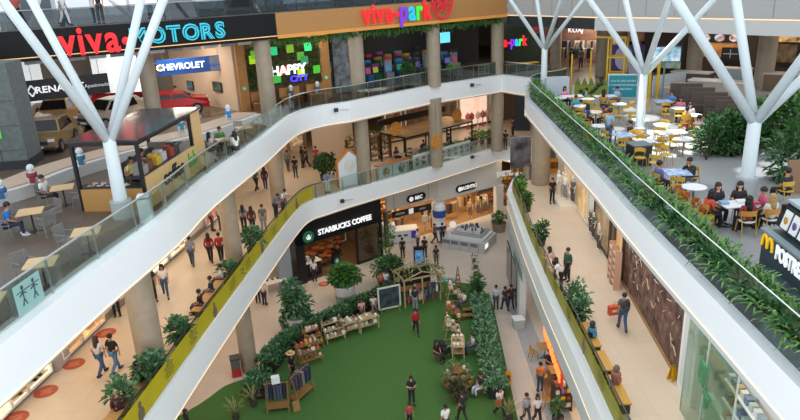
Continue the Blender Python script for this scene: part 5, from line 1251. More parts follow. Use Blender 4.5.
def banner(path, label, hb=.9, BAN=BAN):
    ox, oy = path[0]; P0 = [(p[0] - ox, p[1] - oy) for p in path]
    t = thing('banner', label, 'banner', (ox, oy, L1 + .1)); b = MB(); b.strip(P0, .06, hb, .012, side=-1.0); b.build('fabric', BAN, t)
    k = 0
    for (x, y, h) in along(P0, 2.4, 1.0):
        k += 1; nx, ny = math.sin(h) * .022, -math.cos(h) * .022; b = MB(); dx, dy = math.cos(h), math.sin(h)
        if k % 3:
            for r_ in range(4): b.box((x + nx, y + ny, .68 - .13 * r_), (.8 - .16 * (r_ % 2), .006, .045), rz=h)
            b.build('text_lines', M('#6d6424', .6), t)
        else:
            b.ell((x + nx, y + ny, .66), (.12, .006, .13), 10, rz=h); b.ell((x + nx, y + ny, .3), (.24, .006, .26), 10, rz=h); b.build('printed_figure', M('#6b5b49', .6), t)
    return t
banner(offset(EDGE1, .10)[1:jB - 1], 'long yellow banner with faint figures on the left railing of the middle floor')
banner(offset(EDGE1, .36)[jN:], 'long olive yellow banner on the right railing of the middle floor', .78, M('#8f8a22', .55, noise=(1.3, '#7f7d24')))
# plants along the left railing
def clear1(p, need):
    best = None
    for a, c in zip(EDGE1[:jC], EDGE1[1:jC + 1]):
        dx, dy = c[0] - a[0], c[1] - a[1]; l2 = dx * dx + dy * dy; u = max(0, min(1, ((p.x - a[0]) * dx + (p.y - a[1]) * dy) / l2)); qx, qy = a[0] + dx * u, a[1] + dy * u
        d = math.hypot(p.x - qx, p.y - qy) * (1 if dx * (p.y - a[1]) - dy * (p.x - a[0]) > 0 else -1)
        if best is None or abs(d) < abs(best[0]): best = (d, -dy / l2 ** .5, dx / l2 ** .5)
    d, nx, ny = best
    return Vector((p.x + nx * max(0, need - d), p.y + ny * max(0, need - d), p.z))
def leafy(px, py, r, n, label, seed, h=None, mat=LEAFB):
    p = clear1(at(px, py, L1), .66); return bush(0, 0, L1, r, n, label, mat, h=h, L=.38, W=.2, seed=seed, loc=(p.x, p.y), pot=(.3, .45, '#54504a'))
leafy(185, 348, .52, 260, 'leafy potted plant on the left railing, right of the nearest column', 31, 1.0)
leafy(172, 386, .48, 220, 'leafy potted plant at the foot of the nearest column', 32, .75)
leafy(255, 255, .62, 240, 'leafy potted plant behind the yellow banner, right of the second column', 33, 1.0)
leafy(231, 283, .5, 160, 'small leafy potted plant behind the yellow banner, left of the second column', 34, .6)
leafy(324, 180, 1.05, 520, 'large dark plant before the white house shaped board', 35, 1.35, LEAFD)
leafy(124, 413, .45, 120, 'small plant between the two seated men by the yellow banner', 36, .7)
# people of the left corridor
P_ = lambda px, py, pose, hd, tp, bt, lb, **k: person(px, py, L1, pose, hd, tp, bt, lb, **k)
P_(103, 375.5, 'walk', 165, '#c9c4c2', '#3d5a80', 'woman with long dark hair and pale top walking hand in hand past the red discs', hair='long', hc='#3a1d16')
P_(117, 373, 'walk', 160, '#17181b', '#5f7fa6', 'man in black T-shirt and jeans walking beside the long haired woman', shoes='#34568c')
P_(118, 317, 'stand', 200, '#2a2626', '#1c1c20', 'person in dark clothes by the door of the left corridor')
P_(154, 299.5, 'walk', 30, '#2c2a2e', '#1d1e22', 'person in dark clothes with reddish hair right of the nearest column', hair='long', hc='#5a231c')
P_(148.5, 291, 'walk', 30, '#8c3a3c', '#2b2a30', 'person in dark red half hidden by the nearest column')
P_(166.5, 297, 'walk', 20, '#e3dedb', '#3c4f70', 'woman in a white top and jeans right of the nearest column', hair='long')
P_(193, 266.5, 'walk', 190, '#7d8a9c', '#44536b', 'man in grey blue with a shoulder strap walking past the lit window', sleeve='tee')
P_(211.5, 263, 'walk', 190, '#a3242b', '#26262b', 'woman in a red jacket with long hair, left one of the red pair', hair='long', sleeve='longsleeve')
P_(222, 262.5, 'walk', 190, '#a82a2e', '#1f2025', 'man in a red jacket, right one of the red pair', sleeve='longsleeve')
P_(213, 231, 'stand', 120, '#b5a69b', '#4b4a4f', 'person in beige left of the second column', hair='long')
P_(222, 230.5, 'stand', 160, '#cfc5bd', '#3e4046', 'person in cream close to the left side of the second column')
P_(245, 232, 'stand', 190, '#77757c', '#2d2d33', 'person in grey right of the second column, left of the three', hair='long')
P_(253.5, 233.5, 'walk', 190, '#5d2d33', '#23232a', 'woman in dark red plaid, middle of the three by the second column', hair='long', sleeve='longsleeve')
P_(264.5, 231.5, 'stand', 10, '#5d6457', '#8c8c8e', 'man in olive with pale trousers, right of the three by the second column')
P_(257, 191, 'walk', 160, '#2f5f68', '#23252b', 'woman in teal left of the third column', hair='long')
P_(266, 190, 'walk', 190, '#3b2c3a', '#3a2f52', 'woman in dark purple beside the woman in teal', hair='long', sleeve='longsleeve')
P_(288.5, 171.5, 'walk', 180, '#6a6a68', '#55565a', 'man in grey right of the third column', sleeve='longsleeve')
P_(296, 178, 'stand', 180, '#15161a', '#35435c', 'man in black T-shirt and jeans walking away right of the third column')
P_(303, 167, 'stand', 60, '#2a2c31', '#3a3d47', 'woman in black turning in the deep left corridor', hair='long')
P_(307, 168, 'walk', 250, '#2f2f33', '#22242a', 'person in black beside the turning woman in the deep corridor')
P_(317, 167, 'stand', 180, '#a83238', '#2b2c33', 'person in red beside the large dark plant')
P_(328, 193, 'lean', 10, '#6f8fc0', '#dad8d2', 'man in blue shirt and white trousers leaning at the back railing', sleeve='longsleeve')
p = at(287, 214, L1); person(0, 0, L1, 'lean', 60, '#dfe0e2', '#3b4a66', 'person in white leaning on the yellow banner railing by the bend', loc=(p.x - .25, p.y + .2))
p = at(283, 216, L1); person(0, 0, L1, 'lean', 60, '#3a6f9c', '#2b3244', 'person in blue leaning on the yellow banner railing by the bend', loc=(p.x - .35, p.y - .35))
# seat with people behind the yellow banner
def wallbench(px0, px1, label):
    P1 = offset(EDGE1, .95); a, _ = seg_at(P1, px0, L1 + .4); c, hd = seg_at(P1, px1, L1 + .4); hd = math.atan2(c[1] - a[1], c[0] - a[0]); w_ = math.hypot(c[0] - a[0], c[1] - a[1])
    t = thing('bench', label, 'bench', (*lerp(a, c, .5), L1), hd); b = MB(); b.box((0, 0, .43), (w_, .5, .06)); b.build('seat', M('#b98f5a', .5), t)
    for s in (-.42, .42): b = MB(); b.box((s * w_, 0, .2), (.08, .45, .4)); b.build('leg', DARKG, t)
    return lerp, a, c, hd
_, a, c, hd = wallbench(196, 226, 'wooden bench behind the yellow banner by the second column')
for u, tp, bt, lb in ((.15, '#23262c', '#3b3f4a', 'man in dark clothes seated on the bench behind the yellow banner, nearest'), (.5, '#2a3348', '#5a5f6a', 'man in navy seated on the bench behind the yellow banner, middle'), (.85, '#d9dcdf', '#30364a', 'person in white seated on the bench behind the yellow banner, farthest')):
    q = lerp(a, c, u); person(0, 0, L1, 'sit', math.degrees(hd) - 180 + 5, tp, bt, lb, loc=q, lift=-.05)
_, a, c, hd = wallbench(108, 150, 'wooden bench behind the yellow banner by the nearest column')
q = lerp(a, c, .78); person(0, 0, L1, 'sitlean', -120, '#191a1e', '#2a2b31', 'man in a black T-shirt looking at his phone by the yellow banner', loc=q, lift=-.05)
q = lerp(a, c, .25); person(0, 0, L1, 'sit', -140, '#55242a', '#25262b', 'grey haired man in dark red seated by the yellow banner', hair='bald', hc='#8c8884', loc=q, lift=-.05, sleeve='longsleeve')
# ---------------- back of the middle storey
b = MB(); b.strip([(-13.5, 56.0), (-8.0, 57.5)], L1, 11.5, .3); struct(b.build('wall_corridor_end', M('#a58a6c', .7)))
b = MB(); b.strip([(-6.6, 51.6), (-3.6, 53.7)], L1, 11.5, .3); struct(b.build('wall_cream', M('#d8c3ab', .7)))
for i, (x, c_) in enumerate(((-11.8, '#6f4f9c'), (-10.2, '#c98a3f'), (-8.8, '#7d5a3a'))):
    t = thing('shop_display', ('violet', 'amber', 'brown')[i] + ' lit display at the end of the deep corridor', 'display', (x, 56.1 + i * .35, L1), .25)
    b = MB(); b.box((0, 0, 1.5), (1.1, .2, 3.0)); b.build('panel', M(c_, .5, emit=.4, noise=(3, '#e8cfa8')), t); b = MB(); b.box((0, -.2, .25), (1.0, .5, .5)); b.build('plinth', M('#d8c9b4', .5), t)
p, hd = seg_at([(-6.6, 51.6), (-3.6, 53.7)], 345, 10.0)
t = thing('wall_screen', 'black wall screen with blue picture above the plant, cream wall', 'screen', (-3.0, 52.9, 9.95), .6)
b = MB(); b.box((0, 0, 0), (1.25, .1, 1.5)); b.build('frame', M('#16171a', .4), t); b = MB(); b.box((0, -.06, .35), (1.1, .02, .55)); b.build('display', M('#7f95d8', .3, emit=.9), t)
# white house shaped board
p = at(352, 188, L1); t = thing('house_board', 'white house shaped board with orange edge behind the back railing', 'board', (p.x - .1, p.y + .5, L1), .5)
def house(s, y0, y1):
    b = MB(); pl = [(-.95 * s, 0.02), (.95 * s, 0.02), (.95 * s, 1.95 * s), (0, 2.75 * s), (-.95 * s, 1.95 * s)]; b.prism(pl, -y1, -y0); b.v = [(x, -z, y) for (x, y, z) in b.v]; return b
house(1.0, 0.0, .3).build('body', M('#c98440', .5), t); house(.93, -.03, .0).build('face', M('#dfe3ea', .4), t)
b = MB(); b.ell((0, -.035, 1.5), (.45, .008, .5), 12); b.build('printed_picture', M('#c9cfdd', .5, noise=(5, '#e3dcb8')), t)
# shelves with plants and goods between the cream wall and the cafe
rs = random.Random(40)
for i in range(4):
    x, y = lerp((-3.6, 51.2), (-.6, 53.2), i / 3.4)
    t = thing('plant_shelf', 'wooden shelf with plants and pots behind the house shaped board, %s from the left' % ('first', 'second', 'third', 'fourth')[i], 'shelf', (x, y, L1), .6)
    b = MB(); [b.box((0, 0, .35 + .55 * k), (.95, .4, .05)) for k in range(4)]; b.build('boards', M('#8a623c', .6), t); b = MB(); [b.box((s * .46, 0, 1.05), (.05, .4, 2.1)) for s in (1, -1)]; b.build('sides', M('#6f4d2e', .6), t)
    leaves(120, in_balls([((rs.uniform(-.35, .35), -.05, .55 + .55 * k), (.25, .18, .2)) for k in range(4)], rs), .22, .1, .3, rs).build('foliage', LEAFM, t)
    for k in range(5): b = MB(); b.lathe((rs.uniform(-.35, .35), -.05, .375 + .55 * (k % 4)), [(.08, 0), (.1, .2)], 8); b.build('pot', M(rs.choice(['#b98a9c', '#c9b49a', '#8c5a46', '#d8cfd2', '#a8743f']), .6), t)
# cafe with wooden pergola
CA, CB_ = (.9, 49.2), (6.6, 54.2); ch = math.atan2(CB_[1] - CA[1], CB_[0] - CA[0]); cl_ = math.hypot(CB_[0] - CA[0], CB_[1] - CA[1]); PZ = 2.35
t = thing('cafe_pergola', 'black steel pergola with wooden slat roof over the middle floor cafe', 'pergola', (CA[0], CA[1], L1), ch)
b = MB()
for x in (0, cl_ * .33, cl_ * .66, cl_):
    for y in (.35, 3.3): b.box((x, y, PZ / 2), (.09, .09, PZ))
b.build('posts', BLACK, t); b = MB()
for y in (.35, 3.3): b.box((cl_ / 2, y, PZ), (cl_, .1, .12))
for x in (0, cl_ * .33, cl_ * .66, cl_): b.box((x, 1.8, PZ), (.1, 3.0, .12))
b.build('beams', BLACK, t); b = MB()
for i in range(26): b.box((cl_ * (i + .5) / 26, 1.8, PZ + .1), (cl_ / 26 * .86, 3.1, .05))
b.build('slat_roof', M('#b39368', .6, noise=(3, '#a38258')), t)
b = MB(); b.box((cl_ / 2, 3.5, PZ + .75), (cl_, .15, .5)); b.build('dark_fascia', BLACK, t)
# planters, counters, the poster railing
pr = offset(EDGE1[jB:jC + 1], .62)
a, _ = seg_at(pr, 413, L1 + .6); c, hd = seg_at(pr, 470, L1 + .6); hd = math.atan2(c[1] - a[1], c[0] - a[0]); w_ = math.hypot(c[0] - a[0], c[1] - a[1])
t = thing('poster_screen', 'white screen wall with a row of food posters behind the back railing', 'screen wall', (*lerp(a, c, .5), L1), hd)
b = MB(); b.box((0, 0, .58), (w_, .12, 1.15)); b.build('panel', M('#d5d8da', .5), t)
for i in range(9):
    x = -w_ / 2 + w_ * (i + .5) / 9; b = MB(); b.box((x, -.07, .62), (w_ / 9 * .8, .02, .8)); po = b.build('poster', M(['#b9c2c0', '#c9ccc9', '#a9b5b4'][i % 3], .5), t)
    b = MB(); [b.ell((x, -.085, .42 + .38 * k), (.13, .008, .13), 10) for k in range(2)]; b.build('food_picture', M(['#8a4a3a', '#6d3a30', '#9c6a4a', '#5c3f33'][i % 4], .6), po)
a, _ = seg_at(pr, 378, L1 + .6); c, _h = seg_at(pr, 408, L1 + .6); w_ = math.hypot(c[0] - a[0], c[1] - a[1])
t = thing('counter', 'wooden topped counter with food pictures behind the back railing, left of the poster screen', 'counter', (*lerp(a, c, .5), L1), hd)
b = MB(); b.box((0, .1, .5), (w_, .4, 1.0)); b.build('front', M('#cfd2d0', .5), t); b = MB(); b.box((0, .1, 1.04), (w_ + .1, .6, .08)); b.build('worktop', M('#a86a38', .5), t)
for i, x in enumerate((-.8, .7)): b = MB(); b.ell((x, -.11, .5), (.36, .02, .36), 16); b.build('plate_picture', M(['#d9c9a0', '#4c4338'][i], .5, noise=(5, '#7d5a34' if i == 0 else '#d0d0c8')), t)
for i, (px, py, z) in enumerate(((395, 136, 9.2), (436, 134, 8.3), (457, 118, 9.1))):
    q = at(px, py, L1); yy = (50.0, 48.9, 54.6)[i]; xx = None
    for k in range(400):
        x = -5 + k * .05
        if proj((x, yy, z))[0] >= px: xx = x; break
    t = thing('round_lamp', 'large round woven orange lamp hanging in the cafe, ' + ('left', 'on the third column', 'right end')[i], 'lamp', (xx, yy - (.0), z), ch); b = MB(); b.lathe((0, 0, 0), [(.05, -.06), (.52, -.05), (.56, 0), (.52, .05), (.05, .06)], 22); b.v = [(x, z_, y) for (x, y, z_) in b.v]; b.build('lamp_shade', M('#c98a3c', .6, emit=.12, noise=(9, '#9c6428')), t)
    b = MB(); b.bar((0, 0, .5), (0, 0, 11.4 - z), .012); b.build('hanger', BLACK, t)
# cafe tables with people and plants
TC = make_square_table('cafe_table', .75, .75, M('#cfd6da', .4)); 
rc = random.Random(77); n_ = 0
NMS = ('first', 'second', 'third', 'fourth', 'fifth', 'sixth')
CHD = make_chair()
for i in range(5):
    u = (i + .5) / 5; x, y = CA[0] + (CB_[0] - CA[0]) * u, CA[1] + (CB_[1] - CA[1]) * u; x, y = x - math.sin(ch) * 1.7, y + math.cos(ch) * 1.7
    put(TC, 'tc', (x, y, L1), ch, 'pale cafe table under the pergola, %s from the left' % NMS[i], 'pergola cafe tables')
    for k, a in enumerate((90, 270)):
        r_ = math.radians(a) + ch; cx, cy = x + math.cos(r_) * .66, y + math.sin(r_) * .66
        put(CHD, 'chd', (cx, cy, L1), r_ - PI / 2, 'brown chair on the %s side of the %s cafe table under the pergola' % (('far', 'near')[k], NMS[i]), 'brown pergola chairs', color={'seat': '#7d5836', 'backrest': '#8a623c', 'leg': '#5c4028'})
        if (i + k) % 2 == 0 or i == 2:
            person(0, 0, L1, 'sit', math.degrees(r_) - 90, rc.choice(['#cfd3d6', '#33506f', '#5a3a3f', '#3f4a46', '#c4a88c', '#8aa3b8']), '#2b2c31', 'guest on the %s side of the %s cafe table under the pergola' % (('far', 'near')[k], NMS[i]), rc.choice(['short', 'long']), loc=(cx, cy), lift=-.045)
for i in range(6):
    u = (i + .3) / 6; x, y = CA[0] + (CB_[0] - CA[0]) * u + math.sin(ch) * .12, CA[1] + (CB_[1] - CA[1]) * u - math.cos(ch) * .12
    bush(0, 0, L1, .42, 120, 'leafy plant along the front of the pergola cafe, %s from the left' % NMS[i], [LEAFM, LEAFL, LEAFD][i % 3], h=.75, L=.3, seed=60 + i, loc=(x, y), pot=(.2, .35, '#3c3833'))
for i in range(4):
    x, y = 6.8 + i * .62, 56.3 + .1 * i; bush(0, 0, L1, .4, 130, 'yellow green plant on the terrace before the pink shop, %s from the left' % NMS[i], LEAFL, h=.6, L=.28, seed=80 + i, loc=(x, y - .4), pot=(.22, .55, '#6a5a48'))
# lit pink shop and its neighbours in the back wall
WB1 = [(-1.0, 57.5), (6.0, 62.4), (10.0, 65.0), (14.0, 67.5)]
b = MB(); b.strip(WB1, L1, 11.5, .3); struct(b.build('wall_back_shops', M('#7d6a58', .7)))
shopwin(WB1, 459, 486, L1 + .25, L1 + 4.3, M('#f3c9b2', .5, emit=.75, noise=(.8, '#ffe8d4')), zref=8.0)
for i, (px, c) in enumerate(((464, '#c97a72'), (468, '#a85a55'), (474, '#e8d9cf'), (479, '#b97d8c'), (483, '#d8b0a6'))):
    q, hd = seg_at(WB1, px, 7.5); t = thing('display_figure', '%s display figure in the pink lit shop, %s from the left' % (('rose', 'dark red', 'cream', 'mauve', 'salmon')[i], NMS[i]), 'display', (q[0] + .3, q[1] - .5, L1), hd)
    b = MB(); b.lathe((0, 0, .0), [(.2, 0), (.2, .1), (.05, .12), (.05, .8), (.22, .9), (.26, 1.3), (.1, 1.5)], 10); b.build('torso', M(c, .6), t); b = MB(); b.lathe((0, 0, 1.5), [(.05, 0), (.07, .12)], 8); b.build('neck', M('#e8ddd2', .5), t)
for (a_, c_, mt) in ((375, 400, M('#4f3a2a', .5, emit=.15, noise=(1.5, '#a8743f'))), (405, 430, M('#6a4c34', .5, emit=.15, noise=(1.2, '#3a2c22'))), (436, 456, M('#3d332b', .5, emit=.1, noise=(1.2, '#7d6248'))), (488, 502, M('#c9a882', .5, emit=.3, noise=(1.0, '#8f6f4e')))): shopwin(WB1, a_, c_, L1 + .3, L1 + 4.0, mt, zref=8.5)
# hanging black speaker and the big grey picture
p = at(510, 118, 9.0)
t = thing('hanging_speaker', 'tall black speaker hanging below the upper balcony at the back corner', 'speaker', (10.55, 54.2, 9.2), -.3)
b = MB(); b.box((0, 0, 0), (1.25, .7, 3.0)); b.build('cabinet', M('#111214', .6), t); b = MB(); b.box((0, -.36, .5), (1.1, .03, 1.0)); b.box((0, -.36, -.7), (1.1, .03, 1.2)); b.build('grille', M('#1f2023', .8), t); b = MB(); [b.bar((s, 0, 1.5), (s, 0, 2.3), .02) for s in (-.5, .5)]; b.build('hanger', STEEL, t)
def flat(name, label, cat, pxl, pxr, z0px, z1px, y, mat, thick=.1, frame=None):
    def xof(px, z):
        lo, hi = -30, 40
        for _ in range(40):
            m_ = (lo + hi) / 2
            if proj((m_, y, z))[0] < px: lo = m_
            else: hi = m_
        return lo
    xm = xof((pxl + pxr) / 2, 8); z1, z0 = z_at(xm, y, z0px), max(L1 + .01, z_at(xm, y, z1px)); w_ = xof(pxr, (z0 + z1) / 2) - xof(pxl, (z0 + z1) / 2)
    t = thing(name, label, cat, (xm, y, z0), 0); b = MB(); b.box((0, 0, (z1 - z0) / 2), (w_, thick, z1 - z0)); b.build('panel', mat, t); return t, w_, z1 - z0
t, w_, h_ = flat('picture_panel', 'big dark grey marbled picture panel at the back corner of the middle floor', 'picture', 510, 531, 137, 168, 45.6, M('#232227', .5, noise=(.9, '#85838c'), bump=.1))
t.rotation_euler.z = .15
t, w_, h_ = flat('picture_panel', 'violet grey picture panel right of the concrete column', 'picture', 546, 556, 140, 163, 47.0, M('#4a4656', .5, noise=(1.1, '#77738a')))
# yellow hoarding
for (pxa, pxb, za, zb, yy, nm) in ((511, 531, 165, 183, 46.6, 'behind the litter bin'), (546, 561, 158.5, 173, 45.9, 'right of the concrete column')):
    t, w_, h_ = flat('yellow_hoarding', 'orange yellow hoarding ' + nm, 'hoarding', pxa, pxb, za, zb, yy, M('#d99a1e', .5))
    b = MB(); [b.box((w_ * (k - 1) * .3, -.06, h_ * .55), (.3, .02, .5)) for k in range(3)]; b.build('dark_print', M('#7a4a12', .6), t)
p = at(527.5, 179, L1); t = thing('litter_bin', 'brushed steel round litter bin beside the concrete column', 'bin', (p.x + .05, p.y + .1, L1)); b = MB(); b.lathe((0, 0, 0), [(.33, 0), (.33, 1.0)], 20); b.build('body', M('#a59c8e', .35, .6), t); b = MB(); b.lathe((0, 0, 1.0), [(.35, 0), (.35, .1), (.2, .12)], 20); b.build('lid', M('#6f675d', .4, .5), t)
for i, (px, py, c, nm) in enumerate(((506, 151, '#23252a', 'person in black'), (497, 150, '#8f6a5a', 'person in brown'), (517, 142, '#3f3a3c', 'person in dark grey'))):
    p = at(px, py, L1); person(0, 0, L1, 'stand', 150 + 40 * i, c, '#2b2c33', nm + ' behind the back railing near the corner column', loc=(p.x, p.y + .3 + i * .9))
for i, (x, y) in enumerate(((6.2, 53.9), (7.0, 54.6))):
    p_ = (x, y + .5); put(CHD, 'chd', (p_[0], p_[1], L1), .6 + i, 'brown chair on the terrace before the pink shop, ' + ('left', 'right')[i], 'brown pergola chairs', color={'seat': '#7d5836', 'backrest': '#8a623c', 'leg': '#5c4028'})
# ---------------- right corridor
WR = [(11.6, 46.5), (11.2, 40.6), (10.75, 34.0), (10.45, 29.5), (10.05, 24.8), (9.62, 20.0), (9.3, 16.0), (9.0, 12)]
b = MB(); b.strip(WR, L1, 11.5, .35, side=1.0); struct(b.build('wall_right_shops', M('#d5c8b8', .7)))
b = MB(); b.strip(offset(WR, -.03), L1, L1 + .14, .05, side=1.0); struct(b.build('baseboard_right', M('#57493c', .6)))
def wr(a, c, mat, z0=L1 + .1, z1=L1 + 3.6, fc='#4a3f36', zref=L1 + .1): return shopwin(WR, a, c, z0, z1, mat, zref=zref, framec=fc)
wr(566, 576, M('#f3dcb4', .5, emit=.3, noise=(1.2, '#cfa878')), fc='#d9d4cc'); wr(578, 590, M('#e8c896', .5, emit=.25, noise=(1, '#b98f5c')), fc='#d9d4cc')
wr(596, 611, M('#b59a78', .4, emit=.14, noise=(.9, '#6f5c46'))); wr(611.8, 615.5, M('#8c7050', .4, emit=.12, noise=(1, '#4a3a2a')))
wr(616.5, 624, M('#d8ad78', .4, emit=.4, noise=(1, '#b98a56')))
for (pa, pc) in ((590.5, 595), (576.5, 577.8)):
    a, _ = seg_at(WR, pa, L1 + .1); c, hd = seg_at(WR, pc, L1 + .1); struct(MB().box((0, 0, 2.0), (math.hypot(c[0] - a[0], c[1] - a[1]), .3, 4.0)).build('trim_pilaster', M('#d9dad8', .5), loc=(*lerp(a, c, .5), L1), rz=math.atan2(c[1] - a[1], c[0] - a[0])))
# mannequins in the lit corner shop
def mannequin(x, y, z, rz, top, bottom, label, h=1.7, hat=False):
    D = meshes('stand'); k = h / 1.7; t = thing('mannequin', label, 'mannequin', (x, y, z - D['drop'] * k), math.radians(rz)); t.scale = (k,) * 3
    for nm, me, c in (('body', D['body'], '#e2d8cc'), ('shirt', D['tee'], top), ('trousers', D['trousers'], bottom)):
        q = bpy.data.objects.new(nm, me); COL.objects.link(q); q.parent = t; q.color = lin(c)
    return t
p = at(562, 203, L1)
tag(MB().box((0, 0, .14), (1.0, 2.6, .28)).build('display_podium', M('#e6ddd0', .5), loc=(p.x + .05, p.y - .2, L1)), 'pale display podium under the mannequins of the right corridor', 'podium')
for i, (dx, dy, tp, bt, nm) in enumerate(((-.05, .7, '#e3ddd3', '#d8cfc2', 'white mannequin at the far end of the podium'), (.15, -.15, '#e8e2d8', '#8a8c92', 'white mannequin in the middle of the podium'), (.4, -.95, '#5c6168', '#4a4e55', 'mannequin in grey at the near end of the podium'), (.1, .25, '#cfc3b2', '#b9ac9a', 'mannequin in beige at the back of the podium'))): mannequin(p.x + dx, p.y + dy, L1 + .28, -70, tp, bt, nm)
for i, (px, py, c) in enumerate(((604, 238, '#5d6b5a'), (610, 250, '#b9b0a2'), (601, 233, '#6a5a4c'))):
    p = at(px, py, L1); mannequin(p.x - .6, p.y, L1, -80, c, '#5a5148', 'mannequin with %s top in the dark framed window, %s' % (('green grey', 'pale', 'brown')[i], ('second', 'nearest', 'farthest')[i]), 1.55)
for i, (px, py) in enumerate(((617, 280), (620.5, 287))):
    p = at(px, py, L1); t = thing('shoe_rack', 'slim rack of shoes in the lit doorway before the brown mural, ' + ('farther', 'nearer')[i], 'rack', (p.x - .25, p.y, L1), 1.45)
    b = MB(); [b.box((0, 0, .3 + .35 * k), (.6, .3, .04)) for k in range(5)]; b.build('shelves', M('#d8b9a0', .5), t); b = MB(); [b.box((s * .3, 0, .95), (.04, .3, 1.9)) for s in (1, -1)]; b.build('sides', M('#c49a80', .5), t)
# brown mural
a, _ = seg_at(WR, 625, L1 + .2); c, hd = seg_at(WR, 681, L1 + .2); hd = math.atan2(c[1] - a[1], c[0] - a[0]); w_ = math.hypot(c[0] - a[0], c[1] - a[1]); mx, my = lerp(a, c, .5)
t = thing('mural', 'long brown mural of a crowd along the right corridor', 'mural', (mx + math.sin(hd) * .06, my - math.cos(hd) * .06, L1), hd)
b = MB(); b.box((0, 0, 2.05), (w_, .06, 3.9)); b.build('panel', M('#46302a', .6, noise=(1.6, '#74554a'), stretch=(1, 1, .45)), t)
rm = random.Random(12); b = MB()
for i in range(150):
    x, z = rm.uniform(-w_ / 2 + .2, w_ / 2 - .2), rm.uniform(.25, 3.2); s = rm.uniform(.7, 1.2); b.ell((x, -.036, z + .5 * s), (.09 * s, .006, .12 * s), 6); b.ell((x, -.036, z), (.17 * s, .006, .38 * s), 6)

for i in range(46):
    x, z = rm.uniform(-w_ / 2 + .4, w_ / 2 - .4), rm.uniform(.8, 3.6); a_ = rm.uniform(-1.2, 1.2); l_ = rm.uniform(.15, .5); b.bar((x, -.045, z), (x + math.cos(a_) * l_, -.045, z + math.sin(a_) * l_), .018, .018, 4, m=1)
b.build('printed_crowd', [M('#35211d', .7, noise=(2, '#8a6a5c')), M('#cdb6a4', .6)], t)
b = MB(); b.box((0, -.04, .08), (w_, .08, .12)); b.build('bottom_rail', M('#9c7a4c', .5), t)
p = at(676, 381, L1); t = thing('wet_floor_sign', 'small yellow floor sign at the end of the brown mural', 'floor sign', (p.x - .1, p.y + .1, L1), .5); b = MB(); b.prism([(-.16, 0), (.16, 0), (.1, .55), (-.1, .55)], -.12, -.08); b.prism([(-.16, 0), (.16, 0), (.1, .55), (-.1, .55)], .08, .12); b.v = [(x, z * (1 - y * 1.2), y) for (x, y, z) in b.v]; b.build('panels', M('#d8a818', .5), t); b = MB(); b.box((0, 0, .56), (.16, .1, .04)); b.build('hinge', M('#8a6a10', .5), t)
# white framed pharmacy front
def wrp(px0, px1): 
    a, _ = seg_at(WR, px0, L1 + .1); c, h_ = seg_at(WR, px1, L1 + .1); return a, c, math.atan2(c[1] - a[1], c[0] - a[0]), math.hypot(c[0] - a[0], c[1] - a[1])
a, c, hd, w_ = wrp(683, 697); mx, my = lerp(a, c, .5)
b = MB(); b.box((0, -.02, 2.0), (w_, .2, 4.0), m=0); b.box((0, -.13, 1.9), (w_ * .62, .03, 3.2), m=1); o = struct(b.build('trim_white_surround', [M('#e9ebe9', .4), M('#d0d6d8', .3)], loc=(mx + math.sin(hd) * .1, my - math.cos(hd) * .1, L1), rz=hd))
a, c, hd, w_ = wrp(698, 745); mx, my = lerp(a, c, .5)
b = MB(); b.box((0, -.0, 2.0), (w_, .08, 4.0)); o = struct(b.build('window_201', M('#aeb5af', .4, noise=(.8, '#c3c8c2')), loc=(mx + math.sin(hd) * .05, my - math.cos(hd) * .05, L1), rz=hd))
ux, uy = math.cos(hd), math.sin(hd); nx, ny = math.sin(hd), -math.cos(hd)
def wpt(u, out, z): return (a[0] + ux * u + nx * out, a[1] + uy * u + ny * out, L1 + z)
t = thing('cross_sign', 'green linked cross emblem on the pharmacy glass', 'emblem', wpt(1.5, .62, 2.1), hd)
b = MB(); GREEN = M('#3f8a5c', .5)
for (x, z, sx, sz) in ((-.25, .35, .12, .6), (0, .6, .5, .12), (.1, .2, .12, .6), (0, -.05, .6, .12), (.35, -.25, .5, .12), (.3, -.45, .12, .5), (-.1, .2, .5, .12)): b.box((x, 0, z), (sx, .03, sz))
b.build('emblem', GREEN, t)
t = thing('green_counter', 'pale green counter front in the pharmacy window', 'counter', wpt(1.75, .2, 0), hd); b = MB(); b.box((0, 0, .7), (1.3, .12, 1.4)); b.build('panel', M('#5fae86', .5), t); b = MB(); b.box((0, 0, 1.43), (1.3, .2, .05)); b.build('top', M('#9fcbb4', .5), t)
for i in range(3):
    t = thing('medicine_shelf', 'white pharmacy shelf with small packs, %s from the top' % ('first', 'second', 'third')[i], 'shelf', wpt(3.4, .22, 2.75 - .62 * i), hd); b = MB(); b.box((0, 0, 0), (2.2, .3, .04)); b.build('board', M('#e5e8e6', .5), t)
    for k in range(8): b = MB(); b.box((-.95 + .27 * k, 0, .02 + .11), (.18, .18, .2)); b.build('pack', M(['#c9d0ce', '#8fa3ac', '#b39a72', '#d0cec6', '#6f7f98', '#a9b9b2'][(k + i) % 6], .5), t)
t = thing('pharmacy_bin', 'dark waste bin inside the pharmacy window', 'bin', wpt(4.5, .32, 0), hd); b = MB(); b.box((0, 0, .6), (.6, .4, 1.2)); b.build('body', M('#3c4247', .5), t); b = MB(); b.box((0, 0, 1.24), (.64, .44, .08)); b.build('lid', M('#555c61', .5), t)
t = thing('pharmacy_glass', 'tall glass front of the pharmacy with the green emblem', 'glass front', wpt(w_ / 2, .58, 0), hd); b = MB(); b.box((0, 0, 1.95), (w_, .02, 3.8)); b.build('pane', glass('#e3efe8', .15), t); [MB().box((x, 0, 1.95), (.03, .04, 3.8)).build('mullion', M('#c3cac6', .4), t) for x in (-w_ / 2, -.2, w_ / 2)]
